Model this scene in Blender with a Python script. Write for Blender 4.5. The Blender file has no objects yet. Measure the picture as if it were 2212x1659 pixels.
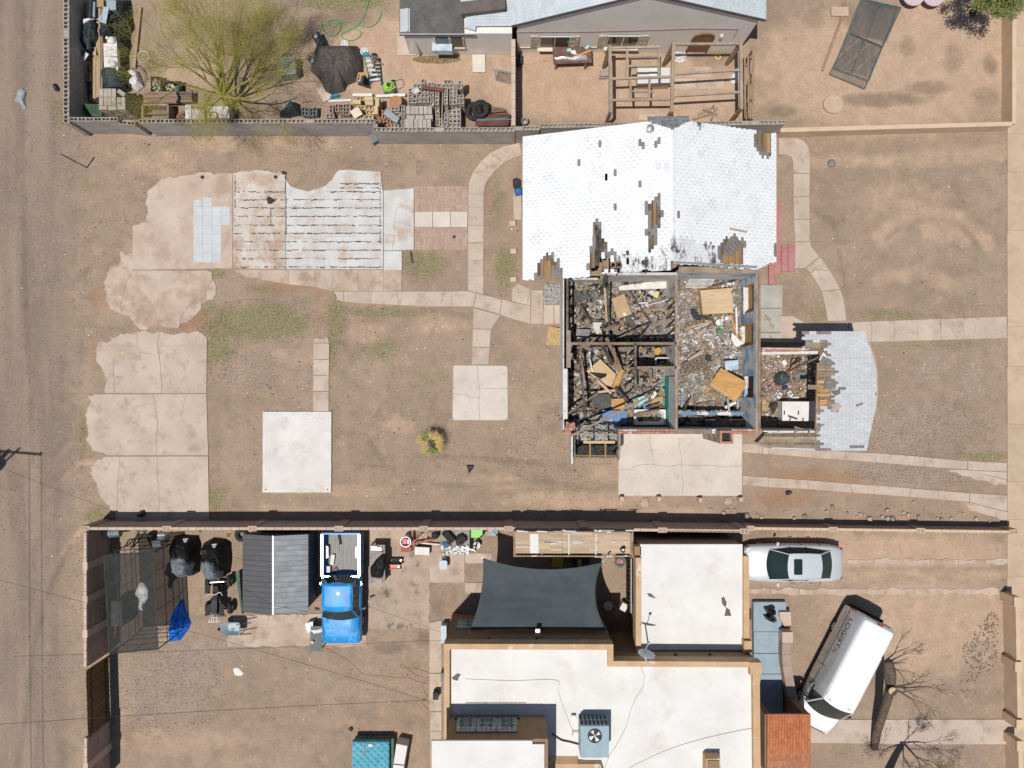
import bpy,bmesh,math,random
import numpy as np
from mathutils import Vector,Matrix,noise,Euler
random.seed(7);rng=np.random.default_rng(7)
R=random.uniform
sc=bpy.context.scene
COL=sc.collection
# camera, sky, sun, exposure
HC=36.0 # height of the drone above the yard (m)
SC=44.0 # survey units per metre on the ground
cam=bpy.data.cameras.new('camera');camo=bpy.data.objects.new('camera',cam);COL.objects.link(camo)
camo.location=(0,0,HC);cam.sensor_width=36;cam.lens=18/(2212/2/SC/HC)
cam.clip_start=0.1;cam.clip_end=2000;sc.camera=camo
wd=bpy.data.worlds.new('World');sc.world=wd;wd.use_nodes=True
nt=wd.node_tree;bg=nt.nodes['Background'];sky=nt.nodes.new('ShaderNodeTexSky')
SUND=Vector((0.22,0.235,-1.0)).normalized()
sky.sky_type='NISHITA';sky.sun_disc=False;sky.sun_elevation=math.radians(72);sky.sun_rotation=math.radians(223)
sky.air_density=1.0;sky.dust_density=0.6;sky.ozone_density=1.0
nt.links.new(sky.outputs[0],bg.inputs[0]);bg.inputs[1].default_value=0.06
sl=bpy.data.lights.new('sun','SUN');so=bpy.data.objects.new('sun',sl);COL.objects.link(so)
sl.energy=3.9;sl.angle=math.radians(0.53);sl.color=(1.0,0.95,0.88)
so.rotation_euler=SUND.to_track_quat('-Z','Y').to_euler();so.location=(-8,-8,60)
sc.view_settings.view_transform='Standard';sc.view_settings.look='None'
sc.view_settings.exposure=0.0;sc.view_settings.gamma=1.0
# survey grids -> metres
GR={'o':(0,0,1)}
for i in range(4):
 for j in range(4):GR['%d%d'%(i,j)]=(553*i,414.75*j,.25)
for k,x,y,s in(('D1',2180,1040,.13),('D2',2600,1040,.13),('D3',2180,1400,.13),('D4',2600,1400,.13),
 ('D5',2920,1230,.13),('D6',2920,1440,.13),('S1',380,2040,.14),('S2',900,2040,.14),
 ('S3',1400,2040,.14),('S4',1960,2040,.14),('S5',2880,2060,.244),('S6',3020,2320,.244),
 ('N7',280,0,.244),('N8',1160,140,.244)):
 GR[k]=(x*.553,y*.553,s)
def U(g,x,y):
 a=GR[g];return(a[0]+x*a[2],a[1]+y*a[2])
def W(u,v,z=0.0):
 k=(1-z/HC)/SC;return Vector(((u-1106)*k,(829.5-v)*k,z))
def G(g,x,y,z=0.0):return W(*U(g,x,y),z)
def GP(g,pts,z=0.0):return[G(g,x,y,z)for x,y in pts]
# materials
MATS={}
def mat(name,c1,c2=None,scale=2.0,rough=.8,bump=0.0,bs=None,metal=0.0,spec=.3,rnd=0.0,c3=None,s3=None,t3=(.55,.65),
 detail=6.0,dist=0.0,stretch=(1,1,1),alpha=1.0,ramp=(.35,.65),trans=0.0,coat=0.0,thr=None,pos=False,speck=0.0):
 if name in MATS:return MATS[name]
 m=bpy.data.materials.new(name);m.use_nodes=True;N=m.node_tree.nodes;L=m.node_tree.links
 b=N['Principled BSDF'];c2=c2 or c1
 if pos:co=N.new('ShaderNodeNewGeometry').outputs['Position']
 else:co=N.new('ShaderNodeTexCoord').outputs['Object']
 mp=N.new('ShaderNodeMapping');mp.inputs['Scale'].default_value=stretch;L.new(co,mp.inputs['Vector']);v=mp.outputs[0]
 if rnd:
  oi=N.new('ShaderNodeObjectInfo');ad=N.new('ShaderNodeVectorMath');ad.operation='MULTIPLY_ADD'
  ad.inputs[1].default_value=(37.0,53.0,71.0);L.new(oi.outputs['Random'],ad.inputs[0]);L.new(mp.outputs[0],ad.inputs[2]);v=ad.outputs[0]
 n1=N.new('ShaderNodeTexNoise');n1.inputs['Scale'].default_value=scale;n1.inputs['Detail'].default_value=detail
 n1.inputs['Roughness'].default_value=.6;n1.inputs['Distortion'].default_value=dist;L.new(v,n1.inputs['Vector'])
 r=N.new('ShaderNodeValToRGB');r.color_ramp.elements[0].position=ramp[0];r.color_ramp.elements[1].position=ramp[1]
 r.color_ramp.elements[0].color=(*c1,1);r.color_ramp.elements[1].color=(*c2,1);L.new(n1.outputs['Fac'],r.inputs['Fac'])
 col=r.outputs['Color']
 if c3:
  n3=N.new('ShaderNodeTexNoise');n3.inputs['Scale'].default_value=s3 or scale*3;n3.inputs['Detail'].default_value=5;n3.inputs['Roughness'].default_value=.65
  off=N.new('ShaderNodeVectorMath');off.operation='ADD';off.inputs[1].default_value=(11.3,7.7,3.1);L.new(v,off.inputs[0]);L.new(off.outputs[0],n3.inputs['Vector'])
  mr=N.new('ShaderNodeMapRange');mr.inputs['From Min'].default_value=t3[0];mr.inputs['From Max'].default_value=t3[1];L.new(n3.outputs['Fac'],mr.inputs['Value'])
  mx=N.new('ShaderNodeMix');mx.data_type='RGBA';L.new(mr.outputs[0],mx.inputs[0]);L.new(col,mx.inputs[6]);mx.inputs[7].default_value=(*c3,1);col=mx.outputs[2]
 if speck:
  n4=N.new('ShaderNodeTexNoise');n4.inputs['Scale'].default_value=22;n4.inputs['Detail'].default_value=3;L.new(v,n4.inputs['Vector'])
  m4=N.new('ShaderNodeMapRange');m4.inputs['From Min'].default_value=.3;m4.inputs['From Max'].default_value=.7
  m4.inputs['To Min'].default_value=1-speck;m4.inputs['To Max'].default_value=1+speck;L.new(n4.outputs['Fac'],m4.inputs['Value'])
  sx=N.new('ShaderNodeVectorMath');sx.operation='SCALE';L.new(col,sx.inputs[0]);L.new(m4.outputs[0],sx.inputs['Scale']);col=sx.outputs[0]
 if rnd:
  h=N.new('ShaderNodeHueSaturation');mr2=N.new('ShaderNodeMapRange');mr2.inputs['To Min'].default_value=1-rnd;mr2.inputs['To Max'].default_value=1+rnd
  L.new(oi.outputs['Random'],mr2.inputs['Value']);L.new(mr2.outputs[0],h.inputs['Value']);L.new(col,h.inputs['Color']);col=h.outputs[0]
 L.new(col,b.inputs['Base Color'])
 b.inputs['Roughness'].default_value=rough;b.inputs['Metallic'].default_value=metal;b.inputs['Specular IOR Level'].default_value=spec
 b.inputs['Coat Weight'].default_value=coat
 if trans:b.inputs['Transmission Weight'].default_value=trans
 if alpha<1:b.inputs['Alpha'].default_value=alpha
 if bump:
  nb=N.new('ShaderNodeTexNoise');nb.inputs['Scale'].default_value=bs or scale*6;nb.inputs['Detail'].default_value=5;L.new(v,nb.inputs['Vector'])
  bp=N.new('ShaderNodeBump');bp.inputs['Strength'].default_value=min(1,bump);bp.inputs['Distance'].default_value=.02*max(1,bump);L.new(nb.outputs['Fac'],bp.inputs['Height']);L.new(bp.outputs[0],b.inputs['Normal'])
 MATS[name]=m;return m
def flat(name,c,rough=.6,**k):return mat(name,c,tuple(x*.82 for x in c),rough=rough,scale=k.pop('scale',6),**k)
# mesh builder
FR={}
class MB:
 def __init__(s):s.v=[];s.f=[]
 def add(s,vs,fs):
  n=len(s.v);s.v+=[tuple(p)for p in vs];s.f+=[tuple(i+n for i in f)for f in fs];return s
 def box(s,c,d,rz=0.0,rot=None,top=1.0):
  x,y,z=d[0]/2,d[1]/2,d[2]/2
  P=[Vector(p)for p in((-x,-y,-z),(x,-y,-z),(x,y,-z),(-x,y,-z),(-x*top,-y*top,z),(x*top,-y*top,z),(x*top,y*top,z),(-x*top,y*top,z))]
  m=rot if rot is not None else Matrix.Rotation(rz,3,'Z');c=Vector(c)
  return s.add([m@p+c for p in P],[(3,2,1,0),(4,5,6,7),(0,1,5,4),(1,2,6,5),(2,3,7,6),(3,0,4,7)])
 def beam(s,p,q,w,h,up=(0,0,1)):
  p=Vector(p);q=Vector(q);a=(q-p);l=a.length
  if l<1e-6:return s
  a/=l;up=Vector(up)
  if abs(a.dot(up))>.98:up=Vector((0,1,0))
  y=up.cross(a).normalized();z=a.cross(y)
  return s.box((p+q)/2,(l,w,h),rot=Matrix((a,y,z)).transposed())
 def prism(s,poly,z0,z1,top=None):
  n=len(poly)
  a=sum(poly[i][0]*poly[(i+1)%n][1]-poly[(i+1)%n][0]*poly[i][1]for i in range(n))
  if a<0:poly=poly[::-1];top=top[::-1]if top else None
  t=top or poly
  return s.add([(p[0],p[1],z0)for p in poly]+[(p[0],p[1],z1)for p in t],
 [tuple(range(n-1,-1,-1)),tuple(range(n,2*n))]+[(i,(i+1)%n,n+(i+1)%n,n+i)for i in range(n)])
 def slab(s,pts,th):# thin plate over any planar-ish 3D polygon, thickness downwards
  n=len(pts);P=[Vector(p)for p in pts]
  a=sum(P[i][0]*P[(i+1)%n][1]-P[(i+1)%n][0]*P[i][1]for i in range(n))
  if a<0:P=P[::-1]
  return s.add([p-Vector((0,0,th))for p in P]+P,[tuple(range(n-1,-1,-1)),tuple(range(n,2*n))]+[(i,(i+1)%n,n+(i+1)%n,n+i)for i in range(n)])
 def tube(s,path,r,n=6,cap=True):
  path=[Vector(p)for p in path];k=len(path);rr=r if isinstance(r,(list,tuple))else[r]*k
  b=len(s.v);prev=None
  for i,p in enumerate(path):
   t=(path[min(i+1,k-1)]-path[max(i-1,0)])
   t=t.normalized()if t.length>1e-9 else Vector((0,0,1))
   if prev is None:x=t.orthogonal().normalized()
   else:
    x=prev-t*prev.dot(t);x=x.normalized()if x.length>1e-6 else t.orthogonal().normalized()
   prev=x;y=t.cross(x)
   for j in range(n):
    an=2*math.pi*j/n;q=p+(x*math.cos(an)+y*math.sin(an))*rr[i];s.v.append(tuple(q))
  for i in range(k-1):
   for j in range(n):s.f.append((b+i*n+j,b+i*n+(j+1)%n,b+(i+1)*n+(j+1)%n,b+(i+1)*n+j))
  if cap:s.f.append(tuple(b+j for j in range(n-1,-1,-1)));s.f.append(tuple(b+(k-1)*n+j for j in range(n)))
  return s
 def lathe(s,prof,c=(0,0,0),n=16,sx=1,sy=1,rot=None):
  c=Vector(c);b=len(s.v)
  for r,z in prof:
   for j in range(n):
    a=2*math.pi*j/n;p=Vector((r*math.cos(a)*sx,r*math.sin(a)*sy,z))
    s.v.append(tuple((rot@p if rot is not None else p)+c))
  for i in range(len(prof)-1):
   for j in range(n):s.f.append((b+i*n+j,b+i*n+(j+1)%n,b+(i+1)*n+(j+1)%n,b+(i+1)*n+j))
  if prof[0][0]>1e-4:s.f.append(tuple(b+j for j in range(n-1,-1,-1)))
  if prof[-1][0]>1e-4:s.f.append(tuple(b+(len(prof)-1)*n+j for j in range(n)))
  return s
 def torus(s,c,r1,r2,n=20,m=8,rot=None,zs=1.0):
  c=Vector(c);b=len(s.v)
  for i in range(n):
   a=2*math.pi*i/n
   for j in range(m):
    t=2*math.pi*j/m;p=Vector(((r1+r2*math.cos(t))*math.cos(a),(r1+r2*math.cos(t))*math.sin(a),r2*math.sin(t)*zs))
    s.v.append(tuple((rot@p if rot is not None else p)+c))
  for i in range(n):
   for j in range(m):s.f.append((b+i*m+j,b+((i+1)%n)*m+j,b+((i+1)%n)*m+(j+1)%m,b+i*m+(j+1)%m))
  return s
 def rock(s,c,r,sz=.6,seed=0,n=7,amp=.25):
  prof=[(.02,-1),(.75,-.6),(1,0),(.7,.65),(.02,1)];b=len(s.v)
  s.lathe([(p[0]*r,p[1]*r*sz)for p in prof],c,n)
  for i in range(b,len(s.v)):
   p=Vector(s.v[i]);d=p-Vector(c);f=1+amp*noise.noise(d.normalized()*1.7+Vector((seed*3.1,seed,0)));s.v[i]=tuple(Vector(c)+d*f)
  return s
 def grid(s,fn,nu,nv):
  b=len(s.v)
  for i in range(nu+1):
   for j in range(nv+1):s.v.append(tuple(fn(i/nu,j/nv)))
  for i in range(nu):
   for j in range(nv):s.f.append((b+i*(nv+1)+j,b+(i+1)*(nv+1)+j,b+(i+1)*(nv+1)+j+1,b+i*(nv+1)+j+1))
  return s
 def mesh(s,name,m,smooth=False,frame=None):
  me=bpy.data.meshes.new(name);vs=s.v
  if frame is not None:inv=frame.inverted();vs=[tuple(inv@Vector(p))for p in vs]
  me.from_pydata(vs,[],s.f);me.update()
  for mm in(m if isinstance(m,(list,tuple))else[m]):me.materials.append(MATS[mm]if isinstance(mm,str)else mm)
  if smooth:me.polygons.foreach_set('use_smooth',[True]*len(me.polygons))
  return me
 def put(s,name,m,parent=None,smooth=False,label=None,cat=None,group=None,kind=None,local=False,origin=None):
  if parent is not None:
   fr=FR[parent.name];me=s.mesh(name,m,smooth,None if local else fr)
   o=bpy.data.objects.new(name,me);COL.objects.link(o);o.parent=parent;FR[o.name]=fr
  else:
   if origin is None:
    a=np.array(s.v);origin=((a[:,0].min()+a[:,0].max())/2,(a[:,1].min()+a[:,1].max())/2,a[:,2].min())
   fr=Matrix.Translation(origin);me=s.mesh(name,m,smooth,None if local else fr)
   o=bpy.data.objects.new(name,me);COL.objects.link(o);o.matrix_world=fr;FR[o.name]=fr
  return tag(o,label,cat,group,kind)
def tag(o,label=None,cat=None,group=None,kind=None):
 if label:o['label']=label
 if cat:o['category']=cat
 if group:o['group']=group
 if kind:o['kind']=kind
 return o
def thing(name,label,cat,loc=(0,0,0),rz=0.0,group=None,kind=None):
 o=bpy.data.objects.new(name,None);COL.objects.link(o);o.empty_display_size=.2
 o.location=loc;o.rotation_euler=(0,0,rz);FR[o.name]=Matrix.Translation(loc)@Matrix.Rotation(rz,4,'Z')
 return tag(o,label,cat,group,kind)
def inst(name,me,parent,loc,rz=0.0,rot=None,sca=None,world=True):
 """link a shared mesh as a piece; loc in world metres"""
 o=bpy.data.objects.new(name,me);COL.objects.link(o)
 e=rot if rot is not None else Euler((0,0,rz))
 m=Matrix.Translation(loc)@(e.to_matrix().to_4x4()if isinstance(e,Euler)else e.to_4x4())
 if sca:m=m@Matrix.Diagonal((*sca,1))
 if parent is not None:
  o.parent=parent;o.matrix_local=FR[parent.name].inverted()@m if world else m;FR[o.name]=FR[parent.name]
 else:o.matrix_world=m;FR[o.name]=m
 return o
def copy_thing(src,loc,rz=None,label=None,group=None):
 def cp(o,par):
  c=o.copy();COL.objects.link(c);c.parent=par
  for ch in[x for x in KIDS.get(o.name,[])]:cp(ch,c)
  return c
 KIDS={}
 for o in COL.objects:
  if o.parent:KIDS.setdefault(o.parent.name,[]).append(o)
 r=cp(src,None);r.location=loc
 if rz is not None:r.rotation_euler=(0,0,rz)
 if label:r['label']=label
 if group:r['group']=group
 FR[r.name]=Matrix.Translation(loc)@Matrix.Rotation(r.rotation_euler.z,4,'Z')
 return r
def rough(poly,amp=.06,step=.14,seed=0.0,keep=()):
 """ragged outline: subdivide each edge and push it with noise (edges listed in keep stay straight)"""
 out=[];n=len(poly)
 for i in range(n):
  p=Vector(poly[i][:2]);q=Vector(poly[(i+1)%n][:2]);d=q-p;l=d.length
  out.append(tuple(p))
  if i in keep or l<step:continue
  nn=Vector((-d.y,d.x))/l;k=int(l/step)
  for j in range(1,k):
   t=j/k;b=p+d*t;a=noise.noise(Vector((b.x*2.3,b.y*2.3,seed)))*amp*1.6+noise.noise(Vector((b.x*7,b.y*7,seed+5)))*amp*.8
   out.append(tuple(b+nn*a*min(1,4*t,4*(1-t))))
 return out
def inset(poly,d):
 n=len(poly);a=sum(poly[i][0]*poly[(i+1)%n][1]-poly[(i+1)%n][0]*poly[i][1]for i in range(n));sg=1 if a>0 else-1
 out=[]
 for i in range(n):
  p0=Vector(poly[i-1][:2]);p=Vector(poly[i][:2]);p1=Vector(poly[(i+1)%n][:2])
  e0=(p-p0);e1=(p1-p)
  if e0.length<1e-6 or e1.length<1e-6:out.append(tuple(p));continue
  e0.normalize();e1.normalize();n0=Vector((-e0.y,e0.x))*sg;n1=Vector((-e1.y,e1.x))*sg
  b=n0+n1;b=b/max(.3,b.length_squared)*2 if b.length>.1 else n0
  out.append(tuple(p+b*d))
 return out
# ground
def blobs(X,Y,lst,warp=1.0):
 """soft masks from survey blobs (u, v, ru, rv, strength)"""
 m=np.zeros_like(X)
 for u,v,ru,rv,s in lst:
  c=W(u,v);d=((X-c.x)/(ru/SC))**2+((Y-c.y)/(rv/SC))**2
  m=np.maximum(m,s*np.clip(1.25-d,0,1))
 return m
def make_ground():
 xs=np.concatenate([[-400,-120,-50,-32],np.arange(-28,28.01,.16),[32,50,120,400]])
 ys=np.concatenate([[-400,-120,-50,-26],np.arange(-22,22.01,.16),[26,50,120,400]])
 X,Y=np.meshgrid(xs,ys);nx,ny=len(xs),len(ys)
 Z=np.array([noise.noise(Vector((x*.5,y*.5,0)))*.012+noise.noise(Vector((x*2.2,y*2.2,3)))*.006 for x,y in zip(X.ravel(),Y.ravel())])-.014
 V=np.stack([X.ravel(),Y.ravel(),Z],1)
 idx=np.arange(nx*ny).reshape(ny,nx)
 F=np.stack([idx[:-1,:-1],idx[:-1,1:],idx[1:,1:],idx[1:,:-1]],-1).reshape(-1,4)
 me=bpy.data.meshes.new('ground');me.vertices.add(len(V));me.vertices.foreach_set('co',V.ravel())
 me.loops.add(F.size);me.loops.foreach_set('vertex_index',F.ravel().astype(np.int32));me.polygons.add(len(F))
 me.polygons.foreach_set('loop_start',np.arange(0,F.size,4,dtype=np.int32));me.update();me.validate()
 x,y=X.ravel(),Y.ravel();uu=x*SC+1106;vv=829.5-y*SC
 sm=lambda a,b,t:np.clip((t-a)/(b-a),0,1)**2*(3-2*np.clip((t-a)/(b-a),0,1))
 alley=1-sm(90,215,uu)
 alley=np.maximum(alley,.55*blobs(x,y,[(90,760,110,200,1),(80,1300,110,380,1)]))
 pale=blobs(x,y,[(860,130,260,110,.9),(1250,180,260,90,1),(1920,150,330,150,1),(2080,60,160,160,1),(400,150,120,80,.6),
 (1460,200,200,90,1),(1950,440,130,70,.45),(2030,500,60,40,.5),(1900,1200,330,60,.8),(1990,1350,230,130,.75),(470,310,60,26,.6),(360,355,90,40,.5),(650,305,120,25,.5),
 (245,650,40,60,.5),(300,560,60,60,.4),(640,770,60,25,.5),(790,720,60,30,.5),(940,700,90,30,.45),(860,920,40,20,.7),
 (1080,1040,90,25,.5),(1300,1010,90,40,.5),(1250,1080,200,25,.6),(720,1060,140,20,.5),(1450,1105,100,14,.6),(600,1100,120,14,.4),(250,1520,60,80,.4),(380,1600,200,40,.4)])
 grass=blobs(x,y,[(560,695,118,42,1.0),(470,745,40,50,.8),(725,690,26,55,.8),(715,760,16,40,.7),(830,675,90,14,.7),(825,755,45,30,.6),(915,570,50,34,.85),
 (1092,580,26,55,.8),(1075,430,18,50,.5),(925,815,60,18,.4),(470,590,20,14,.7),(570,625,40,12,.5),(465,1075,24,34,.7),(210,1120,34,24,.8),(178,940,12,60,.6),
 (715,930,18,60,.4),(560,870,22,20,.4),(740,3,95,22,1.1),(130,240,22,35,.5),(200,405,30,16,.4),(1780,680,40,40,.3),(1930,680,80,14,.55),(2130,985,60,12,.7),(2010,740,120,20,.35),
 (450,660,20,30,.6),(820,905,16,12,.3),(1190,700,20,20,.2),(1040,870,30,24,.25),(540,5,50,14,.7),(1060,870,40,20,.2),(440,790,12,60,.6),(1290,780,12,30,.15)])
 gravel=blobs(x,y,[(350,1490,130,100,1),(450,1410,110,40,.8),(640,800,60,40,.5),(530,800,70,50,.6),(990,1310,60,60,.3),(1990,920,140,60,.8),(2020,1020,170,24,1),(1880,1010,90,18,.8),(2000,800,80,50,.4),(160,1440,30,30,.5),
 (800,1450,220,60,.4)])
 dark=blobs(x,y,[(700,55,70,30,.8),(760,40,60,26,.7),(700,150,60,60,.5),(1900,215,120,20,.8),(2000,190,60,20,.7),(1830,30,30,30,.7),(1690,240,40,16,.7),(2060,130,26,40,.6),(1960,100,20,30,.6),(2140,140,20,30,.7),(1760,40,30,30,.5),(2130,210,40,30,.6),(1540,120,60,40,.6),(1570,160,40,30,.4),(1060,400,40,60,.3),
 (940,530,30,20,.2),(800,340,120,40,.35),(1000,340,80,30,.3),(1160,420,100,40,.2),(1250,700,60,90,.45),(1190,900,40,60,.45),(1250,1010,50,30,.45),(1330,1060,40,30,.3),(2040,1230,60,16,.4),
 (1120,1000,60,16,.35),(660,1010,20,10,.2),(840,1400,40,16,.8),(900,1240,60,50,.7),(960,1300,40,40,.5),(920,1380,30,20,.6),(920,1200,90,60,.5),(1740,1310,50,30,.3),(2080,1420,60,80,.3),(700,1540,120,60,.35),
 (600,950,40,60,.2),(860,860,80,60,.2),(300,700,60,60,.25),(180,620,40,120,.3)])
 red=blobs(x,y,[(1750,1040,130,34,.8),(1690,1075,90,26,.7),(240,640,60,60,.6),(420,690,60,30,.7),(620,620,90,14,.7),(210,760,30,60,.5),(690,660,14,60,.6),(1170,500,60,120,.35),(1020,300,260,18,.5),(560,330,60,20,.4)])
 def trail(L_,wd,st):
  m=np.zeros_like(x)
  for P in L_:
   P=[W(*q)for q in P]
   for a,b in zip(P[:-1],P[1:]):
    d=b-a;t=np.clip(((x-a.x)*d.x+(y-a.y)*d.y)/max(1e-6,d.length_squared),0,1)
    m=np.maximum(m,st*np.clip(1.3-np.hypot(x-a.x-d.x*t,y-a.y-d.y*t)/wd,0,1))
  return m
 arc=lambda cx,cy,r,a0,a1:[(cx+r*math.cos(math.radians(a0+(a1-a0)*k/14)),cy-r*.8*math.sin(math.radians(a0+(a1-a0)*k/14)))for k in range(15)]
 pale=np.maximum(pale,trail([arc(2010,560,130,15,150),arc(2000,540,88,20,170),[(1900,600),(1990,590),(2060,620)],[(1760,350),(1950,345),(2160,330)],[(1600,1250),(1900,1245),(2170,1240)],[(1620,1215),(2170,1212)],[(1960,1330),(2060,1300),(2150,1290)]],.5,.55))
 pale=np.maximum(pale,trail([[(20,1659),(50,1480),(70,1330),(110,1220),(190,1130)],[(60,1659),(85,1500),(105,1390)],[(30,0),(25,500),(45,1000)],[(75,0),(80,500),(100,900)],[(60,1200),(90,1080),(170,1000),(230,1000)],[(30,1180),(60,1060),(150,960)]],.2,.7))
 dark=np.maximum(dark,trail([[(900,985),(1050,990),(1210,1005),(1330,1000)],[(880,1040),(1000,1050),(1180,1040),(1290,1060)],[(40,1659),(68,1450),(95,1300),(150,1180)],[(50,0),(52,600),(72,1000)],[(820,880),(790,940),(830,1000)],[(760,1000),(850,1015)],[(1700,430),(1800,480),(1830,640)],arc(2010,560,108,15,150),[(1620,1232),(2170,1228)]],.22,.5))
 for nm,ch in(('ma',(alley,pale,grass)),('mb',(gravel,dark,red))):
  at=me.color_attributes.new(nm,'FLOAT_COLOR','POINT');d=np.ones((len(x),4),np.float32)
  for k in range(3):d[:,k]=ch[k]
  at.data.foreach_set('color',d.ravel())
 m=bpy.data.materials.new('desert_dirt');m.use_nodes=True;N=m.node_tree.nodes;L=m.node_tree.links;b=N['Principled BSDF']
 geo=N.new('ShaderNodeNewGeometry').outputs['Position']
 def nz(scale,detail=6,r=.6,off=0,dist=0):
  n=N.new('ShaderNodeTexNoise');n.inputs['Scale'].default_value=scale;n.inputs['Detail'].default_value=detail;n.inputs['Roughness'].default_value=r;n.inputs['Distortion'].default_value=dist
  o=N.new('ShaderNodeVectorMath');o.operation='ADD';o.inputs[1].default_value=(off,off*2.3,0);L.new(geo,o.inputs[0]);L.new(o.outputs[0],n.inputs['Vector']);return n.outputs['Fac']
 def rng_(s,a,b_,lo=0,hi=1):
  r=N.new('ShaderNodeMapRange');r.inputs['From Min'].default_value=a;r.inputs['From Max'].default_value=b_;r.inputs['To Min'].default_value=lo;r.inputs['To Max'].default_value=hi;L.new(s,r.inputs['Value']);return r.outputs[0]
 def mth(op,a,b_):
  n=N.new('ShaderNodeMath');n.operation=op
  for i,q in enumerate((a,b_)):
   if isinstance(q,(int,float)):n.inputs[i].default_value=q
   else:L.new(q,n.inputs[i])
  n.use_clamp=True;return n.outputs[0]
 def mix(f,c0,c1):
  n=N.new('ShaderNodeMix');n.data_type='RGBA'
  if isinstance(f,(int,float)):n.inputs[0].default_value=f
  else:L.new(f,n.inputs[0])
  for i,q in((6,c0),(7,c1)):
   if isinstance(q,tuple):n.inputs[i].default_value=(*q,1)
   else:L.new(q,n.inputs[i])
  return n.outputs[2]
 def chan(nm):
  a=N.new('ShaderNodeAttribute');a.attribute_name=nm;s=N.new('ShaderNodeSeparateColor');L.new(a.outputs['Color'],s.inputs[0]);return s.outputs
 A=chan('ma');B=chan('mb')
 big=nz(.35,5);mid=nz(1.6,7,.65,3);fine=nz(9,6,.7,5);grit=nz(28,3,.6,9)
 col=mix(rng_(big,.35,.65),(.285,.212,.156),(.36,.268,.20))
 col=mix(mth('MULTIPLY',rng_(mid,.50,.68),.6),col,(.44,.302,.205))
 col=mix(mth('MULTIPLY',rng_(nz(1.4,7,.66,12),.50,.70),.6),col,(.21,.163,.126))
 col=mix(mth('MULTIPLY',rng_(nz(.8,6,.62,44),.5,.64),.5),col,(.31,.236,.18))
 edge=nz(1.1,7,.65,20)
 def fade(s,k=.55):return rng_(mth('ADD',s,mth('MULTIPLY',mth('SUBTRACT',edge,.5),1.3)),k-.25,k+.3)
 def fad(s,k=.5):
  a=N.new('ShaderNodeMath');a.operation='MULTIPLY_ADD';L.new(edge,a.inputs[0]);a.inputs[1].default_value=1.4;L.new(s,a.inputs[2]);return rng_(a.outputs[0],.7+k-.25,.7+k+.3)
 tan=mix(rng_(mid,.35,.65),(.42,.297,.21),(.515,.372,.267))
 col=mix(mth('MULTIPLY',fad(A[1],.45),.9),col,tan)
 col=mix(mth('MULTIPLY',fad(B[2],.5),.6),col,(.33,.185,.105))
 # worn alley: fine grey gravel with long lanes
 mp=N.new('ShaderNodeMapping');mp.inputs['Scale'].default_value=(1.1,.13,1);L.new(geo,mp.inputs['Vector'])
 ln=N.new('ShaderNodeTexNoise');ln.inputs['Scale'].default_value=1.0;ln.inputs['Detail'].default_value=4;L.new(mp.outputs[0],ln.inputs['Vector'])
 al=mix(rng_(ln.outputs['Fac'],.4,.62),(.212,.167,.133),(.285,.222,.172))
 al=mix(mth('MULTIPLY',rng_(nz(1.3,8,.7,31),.5,.72),.6),al,(.33,.245,.175))
 col=mix(mth('MULTIPLY',fad(A[0],.5),.85),col,al)
 gv=mix(rng_(grit,.38,.62),(.17,.135,.115),(.46,.37,.32))
 col=mix(mth('MULTIPLY',fad(B[0],.5),.28),col,gv)
 gr=mix(rng_(fine,.35,.65),(.14,.155,.065),(.27,.26,.12))
 col=mix(mth('MULTIPLY',fad(A[2],.42),.6),col,gr)
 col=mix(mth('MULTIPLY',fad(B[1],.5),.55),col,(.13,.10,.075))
 sp=rng_(grit,.3,.7,.82,1.18);s2=rng_(fine,.3,.7,.9,1.1)
 for q in(sp,s2):
  x_=N.new('ShaderNodeVectorMath');x_.operation='SCALE';L.new(col,x_.inputs[0]);L.new(q,x_.inputs['Scale']);col=x_.outputs[0]
 L.new(col,b.inputs['Base Color']);b.inputs['Roughness'].default_value=.95;b.inputs['Specular IOR Level'].default_value=.1
 bp=N.new('ShaderNodeBump');bp.inputs['Strength'].default_value=.7;bp.inputs['Distance'].default_value=.03;L.new(fine,bp.inputs['Height'])
 bp2=N.new('ShaderNodeBump');bp2.inputs['Strength'].default_value=.5;bp2.inputs['Distance'].default_value=.012;L.new(grit,bp2.inputs['Height']);L.new(bp.outputs[0],bp2.inputs['Normal']);L.new(bp2.outputs[0],b.inputs['Normal'])
 me.materials.append(m)
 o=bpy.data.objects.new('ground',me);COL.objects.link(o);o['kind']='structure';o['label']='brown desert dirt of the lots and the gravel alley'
 return o
make_ground()
# concrete
DIRTY=(.36,.26,.19)
mat('conc_tan',(.45,.36,.29),(.54,.445,.37),scale=.8,rough=.9,bump=.25,bs=30,c3=(.36,.27,.205),s3=1.6,t3=(.52,.72),rnd=.03,pos=True,speck=.08)
mat('conc_pink',(.44,.335,.265),(.54,.435,.355),scale=.9,rough=.9,bump=.25,bs=30,c3=DIRTY,s3=1.2,t3=(.48,.66),rnd=.03,pos=True,speck=.06)
mat('concrete_pale',(.54,.48,.42),(.64,.575,.51),scale=.7,rough=.9,bump=.2,bs=30,c3=(.43,.33,.25),s3=1.6,t3=(.58,.78),rnd=.05,pos=True,speck=.05)
mat('concrete_grey',(.36,.345,.30),(.47,.45,.40),scale=1.2,rough=.9,bump=.2,bs=30,c3=(.26,.2,.15),s3=2,t3=(.58,.7),rnd=.05,pos=True,speck=.06)
mat('concrete_white',(.60,.575,.54),(.70,.68,.65),scale=.9,rough=.85,bump=.15,bs=30,c3=(.52,.455,.385),s3=1.1,t3=(.53,.72),pos=True,speck=.03)
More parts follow.
